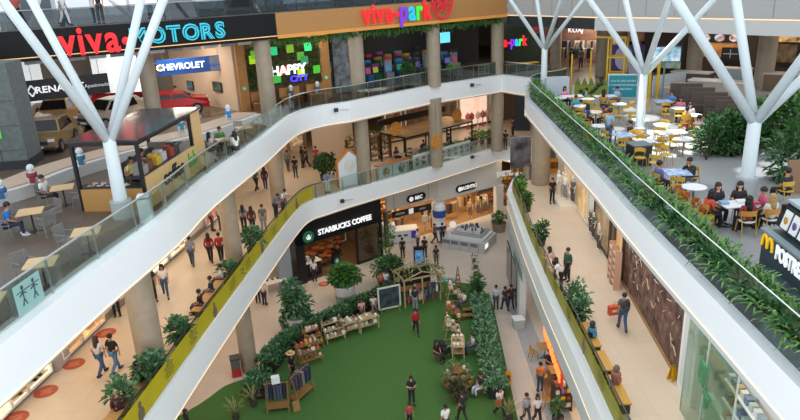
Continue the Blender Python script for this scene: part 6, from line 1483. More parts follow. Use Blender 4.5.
# people on the right
P_(552, 203.5, 'stand', 10, '#17181b', '#1b1c20', 'guard in black standing in the middle of the right corridor')
P_(622, 331, 'walk', 175, '#55504d', '#3c587c', 'man with a dark backpack and jeans carrying an orange bag')
p = at(616, 322, L1); t = thing('carrier_bag', 'big orange carrier bag held by the man with the backpack', 'bag', (p.x - .02, p.y + .1, L1 + .32), .2); b = MB(); b.box((0, 0, .2), (.62, .2, .4)); b.build('body', M('#d2562a', .5), t); b = MB(); b.tube([(-.12, 0, .4), (-.08, 0, .55), (.08, 0, .55), (.12, 0, .4)], .012); b.build('handle', M('#b0431d', .5), t); b = MB(); b.box((0, -.105, .2), (.4, .01, .1)); b.build('print', M('#ead2c2', .5), t)
p = at(622, 331, L1); t = thing('backpack', 'dark backpack on the man with the orange bag', 'backpack', (p.x + .02, p.y - .21, L1 + 1.02), .1); b = MB(); b.ell((0, 0, .22), (.18, .11, .26), 10); b.build('body', M('#2b2c30', .7), t); b = MB(); b.ell((0, -.07, .12), (.13, .07, .13), 8); b.build('pocket', M('#38393e', .7), t)
P_(567, 281, 'stand', -60, '#2f5a48', '#2b2d33', 'man in green facing the railing, right of the three on the right corridor', sleeve='longsleeve')
P_(561, 291, 'lean', 250, '#dcdde0', '#2a2b31', 'woman in white with long black hair leaning at the right railing', hair='long')
P_(554.5, 279, 'lean', 250, '#cfa6a0', '#34353c', 'person in rose leaning at the right railing, farthest of the three', hair='long')
# benches and planters along the right railing
PR = offset(EDGE1, .84)[jN:]
def pr_at(px, z=L1 + .4): return seg_at(PR, px, z)
for i, (px, r, h, nm, mt) in enumerate(((516, .55, .9, 'at the nose of the right balcony', LEAFD), (521, .5, .75, 'second from the nose of the right balcony', LEAFL), (527, .5, .8, 'third from the nose of the right balcony', LEAFM), (541, .6, 1.1, 'in the middle of the right railing', LEAFD), (573, .58, 1.15, 'right of the three people at the railing, farther', LEAFB), (580, .58, 1.1, 'right of the three people at the railing, nearer', LEAFB))):
    q, hd = pr_at(px); bush(0, 0, L1, r * .72, 230, 'bushy plant in a round pot ' + nm, mt, h=h * .85, L=.28, W=.14, seed=90 + i, loc=q, pot=(.27, .42, '#3f3c38'))
for i, (a_, c_, nm) in enumerate(((584, 597, 'farthest'), (599, 609, 'middle'), (611, 626, 'nearest'))):
    a, _ = pr_at(a_); c, _ = pr_at(c_); hd = math.atan2(c[1] - a[1], c[0] - a[0]); w_ = math.hypot(c[0] - a[0], c[1] - a[1]); mx, my = lerp(a, c, .5)
    t = thing('bench', 'yellow wooden bench along the right railing, ' + nm, 'bench', (mx, my, L1), hd); b = MB(); [b.box((0, -.16 + .08 * k, .45), (w_, .07, .05)) for k in range(5)]; b.build('seat', M('#cf9f45', .5), t)
    for s in (-.42, .42): b = MB(); b.box((s * w_, 0, .21), (.07, .36, .42)); b.build('leg', DARKG, t)
    if i != 1:
        sm = standee(0, 0, '#23262b' if i == 0 else '#8c6a5c', '#4a86b4' if i == 0 else '#9c5f52', ('black and blue spacing marker on the farthest bench of the right railing' if i == 0 else 'brown and rose spacing marker on the nearest bench of the right railing')); next(k_ for k_ in sm.children if k_.name.startswith('head')).data.materials[0] = M('#2a2c30' if i == 0 else '#6f5448', .6); q = lerp(a, c, .62 if i == 0 else .3); sm.location = (q[0], q[1], L1 + .477); sm.scale = (.85,) * 3
# ================================================================ ground floor
carp = [(150, 432), (200, 404), (225, 386), (250, 376.5), (275, 358), (310, 336), (350, 313), (395, 293), (436, 282.5), (460, 282.5), (476, 286), (488, 295), (494, 310), (504, 355), (519, 425)]
cp = [at(x, y, 0) for x, y in carp]; cp = spline([(p.x, p.y) for p in cp], 3) + [(5.0, 20), (-14, 20)]
b = MB(); b.prism(cp, 0.003, .012); t = b.build('artificial_turf', M('#3a6029', .95, noise=(40, '#467233'), bump=.3)); tag(t, 'large rounded piece of green artificial turf in the middle of the ground floor', 'turf carpet')
gp_ = [at(505, 296, 0), at(521, 296, 0), at(575, 425, 0), at(548, 425, 0)]
b = MB(); b.prism([(p.x, p.y) for p in gp_], .002, .006); struct(b.build('floor_grey_strip', M('#a3a6a9', .35, noise=(2, '#989b9f'))))
gp_ = [at(541, 372, 0), at(560, 368, 0), at(572, 400, 0), at(546, 402, 0)]
b = MB(); b.prism([(p.x, p.y) for p in gp_], .008, .012); struct(b.build('floor_wood_shop', M('#7d5a3a', .5, noise=(5, '#906a45'), stretch=(1, 6, 1))))
# ---------------- coffee shop
S0, S1 = Vector((-7.3, 42.3)), Vector((-1.45, 46.75)); sh_ = math.atan2(S1.y - S0.y, S1.x - S0.x); sl_ = (S1 - S0).length; ST = L1 - 1.0
t = thing('coffee_shop_front', 'black coffee shop front with white lettering under the lower balcony', 'shop front', (S0.x, S0.y, 0), sh_)
b = MB(); b.box((.32, .3, ST / 2), (.66, .6, ST)); b.box((sl_ - .05, .1, ST / 2), (.14, .2, ST)); b.box((sl_ * .69, .1, 1.6), (.13, .16, 3.2)); b.box((-.0, 2.0, ST / 2), (.12, 4.0, ST)); b.box((sl_ * .85, .1, .06), (sl_ * .32, .14, .12)); b.build('frame', BLACK, t)
b = MB(); b.box((sl_ / 2, .12, (2.98 + ST) / 2), (sl_, .24, ST - 2.98)); b.box((sl_ / 2, -.06, 3.0), (sl_ + .1, .36, .06)); b.build('header', M('#101113', .4), t)
b = MB(); b.box((sl_ * .845, .12, 1.6), (sl_ * .29, .02, 3.0)); b.build('window_glass', glass('#dfe8e8', .2), t)
o = text_mesh('lettering', 'STARBUCKS COFFEE', .56, M('#f4f6f6', .4, emit=.8), t, .06, .90, .01); o.location = (sl_ * .555, -.12, 3.5)
b = MB(); b.lathe((0, 0, 0), [(.44, 0), (.44, .06)], 28); b.v = [(x, -z - .06, y) for (x, y, z) in b.v]; e = b.build('round_emblem', M('#1d6b4a', .4, emit=.25), t); e.location = (.98, 0, 3.4)
b = MB(); b.lathe((0, 0, .061), [(.27, 0), (.27, .015)], 24); b.ell((0, .1, .08), (.1, .11, .02), 10, m=1); b.ell((0, -.08, .08), (.15, .13, .02), 10, m=1); [b.bar((s * .14, -.14, .085), (s * .2, .12, .085), .03, .02, 6, m=1) for s in (1, -1)]
b.v = [(x, -z - .06, y) for (x, y, z) in b.v]; b.build('emblem_figure', [M('#144d36', .4), M('#e9efec', .4, emit=.5)], e)
b = MB(); b.strip([(.7, 5.0), (sl_ - .2, 5.0)], 0, ST, .2); b.strip([(sl_ - .2, 4.8), (sl_ - .2, .3)], 0, ST, .1); b.build('inner_walls', M('#6d5540', .7, noise=(1.4, '#4d3a2c')), t)
b = MB(); b.box((sl_ / 2, 2.5, .012), (sl_ - .3, 4.7, .012)); b.build('inner_floor', M('#5f4a39', .4), t)
cs = t
def inn(x, y, z=0): return (S0.x + math.cos(sh_) * x - math.sin(sh_) * y, S0.y + math.sin(sh_) * x + math.cos(sh_) * y, z)
for x in (1.8, 4.4): area(inn(x, 2.4, ST - .25), 1.4, 90, '#ffd6a0')
t = thing('order_counter', 'black order counter with white worktop at the left of the coffee shop', 'counter', inn(1.5, .75, .02), sh_); b = MB(); b.box((0, .3, .5), (1.5, .7, 1.0)); b.build('front', M('#18191b', .5), t); b = MB(); b.box((0, .3, 1.03), (1.6, .8, .06)); b.build('worktop', M('#dcd9d2', .4), t)
for i, (x, c) in enumerate(((-.5, '#8c3b2c'), (-.1, '#c9c5bd'), (.35, '#3a3b3d'))): tag(MB().box((0, 0, .17), (.24, .3, .34)).build('counter_machine', M(c, .5), loc=inn(1.5 + x, 1.15, 1.086), rz=sh_), ('red', 'pale', 'black')[i] + ' machine on the coffee shop counter', 'appliance')
TCF = make_square_table('coffee_table', .6, .6, M('#7a4a2a', .5))
for i, (x, y) in enumerate(((2.6, 3.0), (3.6, 3.6), (4.6, 3.0), (3.2, 1.9), (5.3, 3.9))):
    q = inn(x, y); put(TCF, 'tcf', (q[0], q[1], .024), sh_, 'dark wood coffee table inside the coffee shop, %s' % ('left at the back', 'middle at the back', 'right at the back', 'nearest the entrance', 'farthest right')[i], 'coffee shop tables')
    for k, a in enumerate((20, 200)):
        r_ = math.radians(a) + sh_; put(CHD, 'chd', (q[0] + math.cos(r_) * .6, q[1] + math.sin(r_) * .6, .028), r_ - PI / 2, 'reddish chair %s of the coffee table %s' % (('right', 'left')[k], ('left at the back', 'middle at the back', 'right at the back', 'nearest the entrance', 'farthest right')[i]), 'coffee shop chairs', color={'seat': '#a8562e', 'backrest': '#a04a28', 'leg': '#5c3522'})
q = inn(3.55, .75); t = thing('sandwich_board', 'black sandwich board with green round emblem in the coffee shop doorway', 'sign', (q[0], q[1], .02), sh_)
b = MB(); b.box((0, -.12, .5), (.6, .04, 1.0), tilt=('X', -.12)); b.box((0, .12, .5), (.6, .04, 1.0), tilt=('X', .12)); b.build('boards', M('#161819', .5), t); b = MB(); b.ell((0, -.155, .58), (.22, .02, .24), 14); b.build('emblem', M('#2c8a62', .5, emit=.2), t); b = MB(); b.ell((0, -.18, .58), (.11, .01, .14), 10); b.build('emblem_figure', M('#e0ebe5', .5), t)
P0_ = lambda px, py, pose, hd, tp, bt, lb, **k: person(px, py, .016, pose, hd, tp, bt, lb, **k)
P0_(315, 281.5, 'stand', 190, '#d3dae2', '#2c2f3a', 'man in white standing at the coffee shop counter, back turned')
q = inn(4.3, 3.0); person(0, 0, .02, 'sit', 60, '#3b2c2c', '#25242a', 'guest in dark brown seated at the back of the coffee shop', loc=(q[0] + .5, q[1] + .3))
# ---------------- shop left of the coffee shop
t = thing('grey_panel', 'pale blue grey panel wall left of the coffee shop', 'panel', (-8.05, 41.75, 0), sh_); b = MB(); b.box((0, .2, 2.4), (.95, .3, 4.8)); b.build('panel', M('#8d9aa4', .5), t)
b = MB(); b.strip([(-12.4, 42.8), (-8.5, 44.6)], 0, L1 - .9, .3); struct(b.build('wall_ground_left', M('#d9cbbd', .7)))
b = MB(); b.strip([(-15.5, 18), (-14.2, 30), (-12.4, 42.8)], 0, L1 - .9, .3); struct(b.build('wall_ground_far_left', M('#d3b9a3', .7)))
t = thing('lit_poster', 'white lit poster with a pink print left of the coffee shop', 'poster', (-9.35, 43.05, 1.3), sh_ - .15); b = MB(); b.box((0, 0, .9), (1.3, .08, 1.9)); b.build('panel', M('#f1eff0', .5, emit=.5), t); b = MB(); b.ell((.1, -.05, 1.0), (.3, .01, .45), 10); b.build('print', M('#c95a86', .5), t)
p = at(275, 295, 0); t = thing('display_table', 'white display table left of the coffee shop', 'table', (p.x, p.y + .5, 0), .5); b = MB(); b.box((0, 0, .86), (1.5, .8, .08)); b.build('tabletop', M('#e8e6e2', .4), t)
for sx in (-.7, .7): b = MB(); b.box((sx, 0, .41), (.08, .76, .82)); b.build('panel', M('#dedbd6', .4), t)
for i in range(4): tag(MB().box((0, 0, .05), (.14, .1, .1)).build('gadget', M(['#2d2f33', '#6a4a3a', '#3a4a5c', '#8a8d90'][i], .4), loc=(p.x - .5 + .33 * i, p.y + .38 + .16 * i, .902), rz=.5), ('black', 'brown', 'blue', 'grey')[i] + ' gadget on the white display table', 'gadget')
P0_(265, 305, 'stand', 160, '#cfc9c4', '#2d3548', 'man with a white top at the display table under the lower balcony')
P0_(258.5, 303, 'stand', 190, '#202126', '#2a2b31', 'person in black beside the man at the display table', hair='long')
p = at(237, 375, 0); t = thing('litter_bin', 'grey and red litter bin beside the concrete column at the turf edge', 'bin', (p.x, p.y, 0), .3); b = MB(); b.box((0, 0, .25), (.5, .5, .5)); b.build('red_base', M('#b02a2c', .5), t); b = MB(); b.box((0, 0, .78), (.5, .5, .56)); b.build('body', M('#5f5c5a', .5), t); b = MB(); b.box((0, 0, 1.1), (.54, .54, .08)); b.build('lid', M('#3b3a3a', .5), t)
p = at(190, 440, 0); person(0, 0, .016, 'stand', 100, '#1d1e22', '#24252b', 'person in black at the lower edge of the photo beneath the yellow banner', loc=(p.x, p.y), hair='long')
# ---------------- shop fronts at the back
GF = [(-2.2, 48.0), (9.2, 56.0)]
b = MB(); b.strip(offset(GF, 3.2), 0, L1 - .9, .3); struct(b.build('wall_ground_back', M('#8a6f55', .7, noise=(1.3, '#b08a5c'))))
fw_ = math.atan2(7.8, 11.4)
def gseg(px, z=0): return seg_at(GF, px, z)[0]
def gpanel(px0, px1, z0, z1, mat, d=0.0, thick=.2, nm='trim_shop_fascia'):
    a, c = gseg(px0, (z0 + z1) / 2), gseg(px1, (z0 + z1) / 2); w_ = math.hypot(c[0] - a[0], c[1] - a[1]); m_ = lerp(a, c, .5)
    return struct(MB().box((0, 0, (z0 + z1) / 2), (w_, thick, z1 - z0)).build(nm, mat, loc=(m_[0] + math.sin(fw_) * d, m_[1] - math.cos(fw_) * d, 0), rz=fw_)), m_, w_
GREYW = M('#dad7d1', .6)
gpanel(386, 437, 2.95, 5.3, M('#cfc8be', .6)); gpanel(434, 500, 2.56, 5.3, GREYW, .05); gpanel(433.5, 442, 0, 2.56, GREYW, .1, .4); gpanel(494, 501, 0, 2.56, GREYW, .1, .4); gpanel(384, 388, 0, 2.95, M('#5f5348', .6), .05, .3)
for x, y in ((0.8, 51.4), (3.2, 53.1), (6.4, 55.2)): area((x, y, 4.9), 1.8, 120, '#ffdcae')
b = MB(); b.prism([offset(GF, .0)[0], offset(GF, 0)[1], offset(GF, 3.2)[1], offset(GF, 3.2)[0]], .004, .012); struct(b.build('floor_wood_shops', M('#94704a', .4, noise=(5, '#a37d54'), stretch=(5, 1, 1))))
def ovalsign(px, z, w_, label, txt):
    q = gseg(px, z); t = thing('oval_shop_sign', label, 'sign', (q[0] + math.sin(fw_) * .24, q[1] - math.cos(fw_) * .24, z), fw_)
    b = MB(); b.box((0, 0, 0), (w_ - .5, .12, .62)); [b.bar((s * (w_ / 2 - .25), .06, 0), (s * (w_ / 2 - .25), -.06, 0), .31, .31, 16) for s in (1, -1)]; b.build('panel', M('#17181a', .5), t)
    o = text_mesh('lettering', txt, .42, M('#e9e9e6', .5, emit=.6), t, .03, .82, .012); o.location = (.18, -.09, 0)
    b = MB(); b.bar((-w_ / 2 + .3, -.06, 0), (-w_ / 2 + .3, -.09, 0), .2, .2, 14); b.build('dot', M('#e9e9e6', .5, emit=.6), t); return t
ovalsign(464.5, 3.2, 2.1, 'black oval shop sign on the grey fascia right of the grey pillar', 'MACENTRO')
ovalsign(414, 3.5, 1.7, 'black oval shop sign above the black hanging banner, left of the grey pillar', 'MAC')
q = gseg(408, 3.2); t = thing('hanging_banner', 'black hanging banner sign with a white square before the golden shop', 'banner sign', (q[0] + .3, q[1] - .5, 2.65), fw_ - .1); b = MB(); b.box((0, 0, 0), (3.6, .06, .5)); b.build('panel', M('#1a1b1d', .5), t); b = MB(); b.box((-.1, -.04, 0), (.42, .02, .42)); b.build('white_square', M('#e8e8e6', .5, emit=.4), t)
o = text_mesh('small_lettering', 'AHORA', .24, M('#d9d9d6', .5), t, .02); o.location = (-1.1, -.05, 0); o = text_mesh('small_lettering', 'AQUI', .24, M('#d9d9d6', .5), t, .02); o.location = (.95, -.05, 0); b = MB(); [b.bar((s, 0, .25), (s, 0, 2.5), .012) for s in (-1.6, 1.6)]; b.build('hanger', BLACK, t)
# goods inside the shops: rails of clothes, mannequins, glowing shelves
for i in range(8):
    u = (.06, .14, .22, .30, .52, .66, .80, .90)[i]; d = (1.5, 2.2, 1.3, 2.2, 2.2, 1.4, 2.0, 1.1)[i]; x, y = lerp(GF[0], GF[1], u); x, y = x - math.sin(fw_) * d, y + math.cos(fw_) * d
    t = thing('clothes_rail', 'clothes rail in the %s, %s from the left' % ('golden shop left of the grey pillar' if i < 4 else 'wood floored shop right of the grey pillar', ('first', 'second', 'third', 'fourth')[i % 4]), 'clothes rail', (x, y, .012), fw_ + R.uniform(-.3, .3))
    b = MB(); b.bar((-.7, 0, 1.5), (.7, 0, 1.5), .02); [b.bar((s * .7, 0, 0), (s * .7, 0, 1.5), .02) for s in (1, -1)]; b.build('rail', STEEL, t)
    for k in range(8): MB().box((-.6 + .17 * k, 0, 1.05), (.08, .45, .85)).build('garment', M(R.choice(['#b98a4f', '#8a5f3a', '#d9c3a0', '#5a4536', '#c9a873', '#3b332e', '#9c8a78']), .8), t)
for i in range(5):
    u = .05 + .062 * i; x, y = lerp(GF[0], GF[1], u); x, y = x - math.sin(fw_) * 2.9, y + math.cos(fw_) * 2.9
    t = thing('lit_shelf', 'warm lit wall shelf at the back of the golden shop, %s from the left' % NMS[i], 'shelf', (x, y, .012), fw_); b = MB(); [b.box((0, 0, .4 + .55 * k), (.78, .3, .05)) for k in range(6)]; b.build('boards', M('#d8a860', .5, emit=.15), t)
    for k in range(10): MB().box((-.26 + .26 * (k % 3), -.02, .425 + .55 * (k // 3) + .12), (.18, .2, .24)).build('item', M(R.choice(['#e8c98a', '#a8743a', '#6d4a2c', '#f0dfb8']), .6), t)
q = gseg(427, 0); mannequin(q[0] - .1, q[1] + .6, .012, -10, '#d9cdb9', '#c9b9a0', 'cream mannequin left of the grey pillar, left one', 1.75); mannequin(q[0] + .55, q[1] + 1.0, .012, 0, '#b9a78d', '#8a7a66', 'beige mannequin left of the grey pillar, right one', 1.75)
q = gseg(438, 0); t = thing('striped_display_column', 'blue and white display column before the grey pillar', 'display column', (q[0] + .05, q[1] - .95, 0)); b = MB(); b.lathe((0, 0, 0), [(.5, 0), (.56, .6), (.42, 1.2), (.55, 1.9), (.5, 2.5), (.3, 2.8)], 18); b.build('body', M('#e3e6ee', .5), t); b = MB(); b.lathe((0, 0, .55), [(.57, 0), (.53, .3)], 18, cap=False); b.lathe((0, 0, 1.6), [(.53, 0), (.56, .3), (.54, .6)], 18, cap=False); b.build('blue_bands', M('#2f4f8f', .5), t)
for i, (px, c) in enumerate(((474, '#cfa05c'), (483, '#b5894f'), (490, '#d9c09a'))):
    q = gseg(px, 0); mannequin(q[0] - .3, q[1] + .55, .012, -20, c, '#7d6a55', '%s mannequin in the window right of the black oval sign, %s' % (('ochre', 'brown', 'sand')[i], NMS[i]), 1.7)
# colourful little shop at the corner
t = thing('shop_sign', 'white lettering over the little colourful shop at the back corner', 'sign', (9.25, 54.5, 3.85), .25); text_mesh('lettering', 'EMETRA', .6, M('#d9d7d2', .4, emit=.15), t, .08, .8, .03)
rq = random.Random(91)
for i in range(4):
    t = thing('goods_shelf', 'shelf of colourful goods in the corner shop, %s from the left' % NMS[i], 'shelf', (8.3 + .8 * i, 57.4 - .1 * i, 0), .2 - .1 * i); b = MB(); [b.box((0, 0, .3 + .5 * k), (.76, .35, .05)) for k in range(7)]; b.build('boards', M('#8a5a34', .6), t)
    for k in range(20): MB().box((-.3 + .15 * (k % 5), -.03, .325 + .5 * (k // 5) * 1.5 + .1), (.11, .25, .2 + .1 * rq.random())).build('item', M(rq.choice(['#c9542c', '#d9a03a', '#7d8f3a', '#b03a4a', '#d9cdb5', '#5f3a2a', '#e07f3a']), .6), t)
area((8.6, 56.0, 4.9), 1.2, 70, '#ffd9a8')
p = at(499, 231, 0); bush(0, 0, 0, .5, 200, 'green plant in a stone planter before the colourful corner shop', LEAFM, h=.8, L=.35, seed=120, loc=(p.x, p.y), pot=(.62, .75, '#8a7d70'))
# ---------------- white kiosks
p = at(472, 253, 0); t = thing('tiered_kiosk', 'white and grey tiered display kiosk in the middle of the back hall', 'kiosk', (p.x, p.y + 1.6, 0), -.5)
KG = M('#b9babb', .4); b = MB(); b.box((0, 0, .42), (3.5, 2.7, .84)); b.build('counter_ring', KG, t)
for i in range(3): MB().box((0, .2 * i, .92 + .16 * i), (3.1 - .55 * i, 2.3 - .5 * i, .16)).build('tier', M(['#cfd0d1', '#9a9c9e', '#c9cacb'][i], .4), t)
b = MB(); [b.box((x, -1.36, .45), (.03, .02, .8)) for x in (-1.1, -.3, .5, 1.3)]; [b.box((x, -1.36, .62), (.6, .02, .3)) for x in (-1.42, -.7, .1, .9)]; b.build('drawer_fronts', M('#6f7275', .4), t)
b = MB(); b.box((1.77, -.9, .55), (.03, .6, .36)); b.build('lit_label', M('#f5f7f8', .4, emit=.8), t)
kr = random.Random(55)
for i in range(22):
    a = kr.uniform(0, 2 * PI); rx, ry = kr.uniform(.2, 1.25), kr.uniform(.1, .8); x, y = math.cos(a) * rx, math.sin(a) * ry + .2; z = 1.32 if abs(x) < .98 and abs(y - .4) < .63 else 1.16 if abs(x) < 1.26 and abs(y - .2) < .88 else 1.0
    q = rel(t, x, y); o = MB().lathe((0, 0, 0), [(.07, 0), (.08, .14), (.03, .2), (.03, .26)], 8).build('perfume_bottle', M(kr.choice(['#2f3236', '#8f9296', '#6a5a70', '#3f4a55', '#b9b4ae']), .3), loc=(q[0], q[1], z)); tag(o, 'small bottle on the white tiered kiosk', 'bottle', 'bottles on the tiered kiosk')
q = rel(t, .4, .6); person(0, 0, 1.30 - 1.3, 'stand', 200, '#26272c', '#1d1e22', 'saleswoman in black standing in the middle of the tiered kiosk', 'long', loc=q)
p = at(400, 243, 0); t = thing('phone_kiosk', 'white rounded sales kiosk before the golden shop', 'kiosk', (p.x, p.y + .7, 0), .15); b = MB(); b.box((0, 0, .5), (3.0, 1.3, 1.0)); b.box((-.9, .1, 1.2), (1.1, .9, .5)); b.build('counter', M('#dcdddf', .35), t); b = MB(); b.box((1.05, -.68, .62), (.4, .03, .6)); b.build('violet_panel', M('#3d2f8f', .4, emit=.2), t); b = MB(); [b.box((-.6 + .5 * k, -.66, .6), (.3, .02, .16)) for k in range(3)]; b.build('dark_labels', M('#2a2c30', .5), t)
p = at(453, 240, 0); t = thing('round_sign', 'round white sign on a thin stand left of the tiered kiosk', 'sign', (p.x, p.y, 0), 0); b = MB(); b.bar((0, 0, 0), (0, 0, 1.1), .025); b.lathe((0, 0, 0), [(.22, 0), (.22, .03)], 14); b.build('stand', STEEL, t); b = MB(); b.bar((0, .03, 1.35), (0, -.03, 1.35), .28, .28, 20); b.build('disc', M('#eef0ef', .4, emit=.3), t)
p = at(419.5, 271, 0); t = thing('info_totem', 'black information totem with a blue screen behind the turf', 'totem', (p.x, p.y, 0), .1); b = MB(); b.box((0, 0, .95), (.75, .3, 1.9)); b.build('body', M('#15171a', .4), t); b = MB(); b.box((0, -.16, 1.05), (.6, .02, 1.3)); b.build('display', M('#25497a', .3, emit=.5, noise=(2.5, '#6fa3cf')), t)
p = at(449, 280.5, 0); t = thing('floor_disc', 'teal disc on the floor at the far edge of the turf', 'floor marker', (p.x, p.y, .004)); b = MB(); b.lathe((0, 0, 0), [(.42, 0), (.42, .004)], 24); b.build('disc', M('#3f9a9a', .6), t); b = MB(); b.box((0, 0, .006), (.4, .12, .004)); b.build('print', M('#bfe0df', .6), t)
p = at(324, 284, 0); t = thing('floor_disc', 'red disc on the floor before the coffee shop counter', 'floor marker', (p.x, p.y, .004)); b = MB(); b.lathe((0, 0, 0), [(.4, 0), (.4, .004)], 24); b.build('disc', M('#c2453f', .6), t); b = MB(); b.box((0, 0, .006), (.4, .12, .004)); b.build('print', M('#e0b0aa', .6), t)
# ---------------- planters on the ground
p = at(345, 304, 0); bush(0, 0, 0, 1.35, 900, 'round white and grey planter with a wide green bush before the coffee shop', LEAFM, L=.36, W=.2, seed=130, loc=(p.x, p.y + .5), pot=(.72, 1.2, '#d5d7d6', '#8a8d8e'), balls=[((0, 0, 1.85), (1.0, .9, .6)), ((-.4, 0, 1.75), (.7, .65, .45)), ((.5, .1, 1.8), (.7, .65, .45)), ((0, 0, 2.2), (.65, .65, .4))])
p = at(297, 336, 0); bush(0, 0, 0, .9, 800, 'tall bush in a white and grey round planter left of the turf', LEAFB, L=.42, W=.24, seed=131, loc=(p.x, p.y + .4), pot=(.62, 1.1, '#cfd1d0', '#84878a'), balls=[((0, .1, 1.75), (.7, .65, .5)), ((-.1, 0, 2.5), (.65, .6, .6)), ((.2, .1, 2.1), (.75, .6, .45)), ((-.1, 0, 3.1), (.4, .4, .5)), ((-.62, 0, .9), (.2, .3, .7)), ((.65, 0, 1.0), (.2, .3, .7))])
p = at(388, 291, 0); bush(0, 0, 0, 1.0, 620, 'round bush in a planter behind the framed board, with two people in front', LEAFD, L=.34, W=.2, seed=132, loc=(p.x, p.y + .9), pot=(.7, .6, '#8a8d8e'), balls=[((0, 0, 1.3), (1.1, .9, .75)), ((.3, 0, 1.6), (.8, .7, .5))])
p = at(389, 262, 0); bush(0, 0, 0, .6, 190, 'slim young tree between the coffee shop and the white kiosk', LEAFM, L=.3, seed=133, loc=(p.x, p.y), pot=(.35, .5, '#6a665f'), balls=[((0, 0, 1.9), (.5, .5, .5)), ((.1, 0, 2.6), (.45, .4, .45)), ((-.1, 0, 1.3), (.4, .4, .4))])
def hedge(px0, py0, px1, py1, w_, h_, n, label, mat, seed, z=0.02):
    a, c = at(px0, py0, 0), at(px1, py1, 0); L_ = math.hypot(c.x - a.x, c.y - a.y); hd = math.atan2(c.y - a.y, c.x - a.x); rr = random.Random(seed)
    t = thing('hedge_planter', label, 'hedge', ((a.x + c.x) / 2, (a.y + c.y) / 2, z), hd)
    MB().box((0, 0, .22), (L_ * .97, w_ * .8, .44)).build('planter_box', M('#232220', .7), t)
    def f():
        x, y, q = rr.uniform(-L_ / 2, L_ / 2), rr.uniform(-1, 1), rr.uniform(0, 1); zz = .3 + (h_ - .3) * math.sqrt(q) * (1 - .35 * y * y) * rr.uniform(.8, 1.05)
        return (x * .97, y * w_ * .55, zz), (0, y * 1.2, .4 + q)
    leaves(n, f, .3, .17, .25, rr).build('foliage', mat, t); return t
for i, q in enumerate(((257, 400, 262, 382), (267, 373, 278, 359), (278, 357, 297, 343), (299, 343, 321, 330), (324, 329, 347, 317), (350, 316, 376, 305), (378, 304, 394, 298))):
    hedge(*q, 1.05, .95, 460, 'dark hedge section along the turf edge, %s from the concrete column' % ('first', 'second', 'third', 'fourth', 'fifth', 'sixth', 'seventh')[i], LEAFB if i < 5 else LEAFD, 140 + i)
for i, q in enumerate(((480, 305, 482, 324), (482.5, 326, 486, 347), (486.5, 349, 491, 370), (491.5, 373, 497, 400))):
    hedge(*q, .95, .95, 480, 'hedge section along the right side of the turf, %s from the back hall' % NMS[i], leafmat('#3f6f48', '#8ab48e', 'pale bluish'), 150 + i)
p = at(478, 300, 0); bush(0, 0, .02, .6, 300, 'dark shrub in a pot at the far end of the right hedge', LEAFD, h=1.2, L=.3, seed=160, loc=(p.x, p.y + .3), pot=(.4, .4, '#2d2b28'))
for i, (px, py) in enumerate(((236, 419), (509, 421), (254, 406))):
    p = at(px, py, 0); t = thing('dry_grass', ('straw coloured grass tuft at the left turf edge', 'straw coloured grass tuft at the lower right of the turf', 'pale grass tuft at the near end of the dark hedge')[i], 'grass', (p.x, p.y, .02)); b = MB(); fronds(b, (0, 0, .3), 34, 1.1, .05, random.Random(170 + i), .9, 1.5); b.build('blades', M('#8f8d5c', .8), t); b = MB(); b.lathe((0, 0, 0), [(.16, 0), (.2, .32)], 10); b.build('pot', M('#3a3530', .7), t)
p = at(450, 285, 0)
for i in range(5):
    q = at(474 + i * 1.1, 262 + i * 6.5, 0); t = thing('small_pot_plant', 'small potted plant in the line behind the turf, %s from the tiered kiosk' % NMS[i], 'plant', (q.x, q.y, 0)); b = MB(); b.lathe((0, 0, 0), [(.1, 0), (.14, .25)], 8); b.build('pot', M('#6a5a4a', .7), t); leaves(26, in_ball((0, 0, .4), (.18, .18, .2)), .2, .09).build('foliage', LEAFD, t)
# ---------------- market stalls on the turf
PINE = M('#94703f', .6, noise=(6, '#84612f')); PINEP = M('#b5a37e', .6, noise=(6, '#a3906a'))
rg3 = random.Random(33)
def clothes_stall(px, py, rz, cols, label, w_=1.5):
    p = at(px, py, 0); t = thing('clothes_rack', label, 'clothes rack', (p.x, p.y, .02), rz)
    b = MB()
    for s in (-1, 1): b.bar((s * w_ / 2, -.35, 0), (s * w_ / 2, 0, 1.5), .03); b.bar((s * w_ / 2, .35, 0), (s * w_ / 2, 0, 1.5), .03); b.bar((s * w_ / 2, -.3, .2), (s * w_ / 2, .3, .2), .025)
    b.bar((-w_ / 2 - .1, 0, 1.5), (w_ / 2 + .1, 0, 1.5), .025); b.box((0, 0, .22), (w_, .55, .04)); b.build('frame', PINE, t)
    for k in range(10): b = MB(); b.box((0, 0, -.38), (.09, .48, .76)); b.box((0, 0, -.02), (.05, .3, .06)); g = b.build('garment', M(rg3.choice(cols), .85), t); g.location = (-w_ / 2 + .12 + (w_ - .24) * k / 9, 0, 1.47); g.rotation_euler.z = rg3.uniform(-.2, .2)
    return t
NAVY = ['#1c2438', '#252c45', '#181d2c', '#2d3348', '#4a5060']
cr1 = clothes_stall(279, 409, .1, NAVY, 'wooden rack of navy clothes beside the near end of the hedge', 1.05)
cr2 = clothes_stall(302, 396, 1.05, ['#222e52', '#6f6a6c', '#4a4550', '#222a44', '#8a8582', '#5d3f47'], 'wooden rack of navy and grey clothes right of the first rack', 1.35)
q = rel(cr1, 0, .0, 1.53); tag(MB().box((0, 0, .17), (.4, .3, .34)).build('white_box', M('#dfe6e6', .5), loc=q, rz=.3), 'white box on top of the rack of navy clothes', 'box')
p = at(297, 411, 0); t = thing('wooden_sign', 'small wooden board leaning before the second clothes rack', 'board', (p.x, p.y, .02), .4); b = MB(); b.box((0, 0, .28), (.35, .05, .55), tilt=('X', -.3)); b.build('board', PINE, t); b = MB(); b.box((0, .16, .22), (.05, .04, .44), tilt=('X', .3)); b.build('prop', PINE, t)
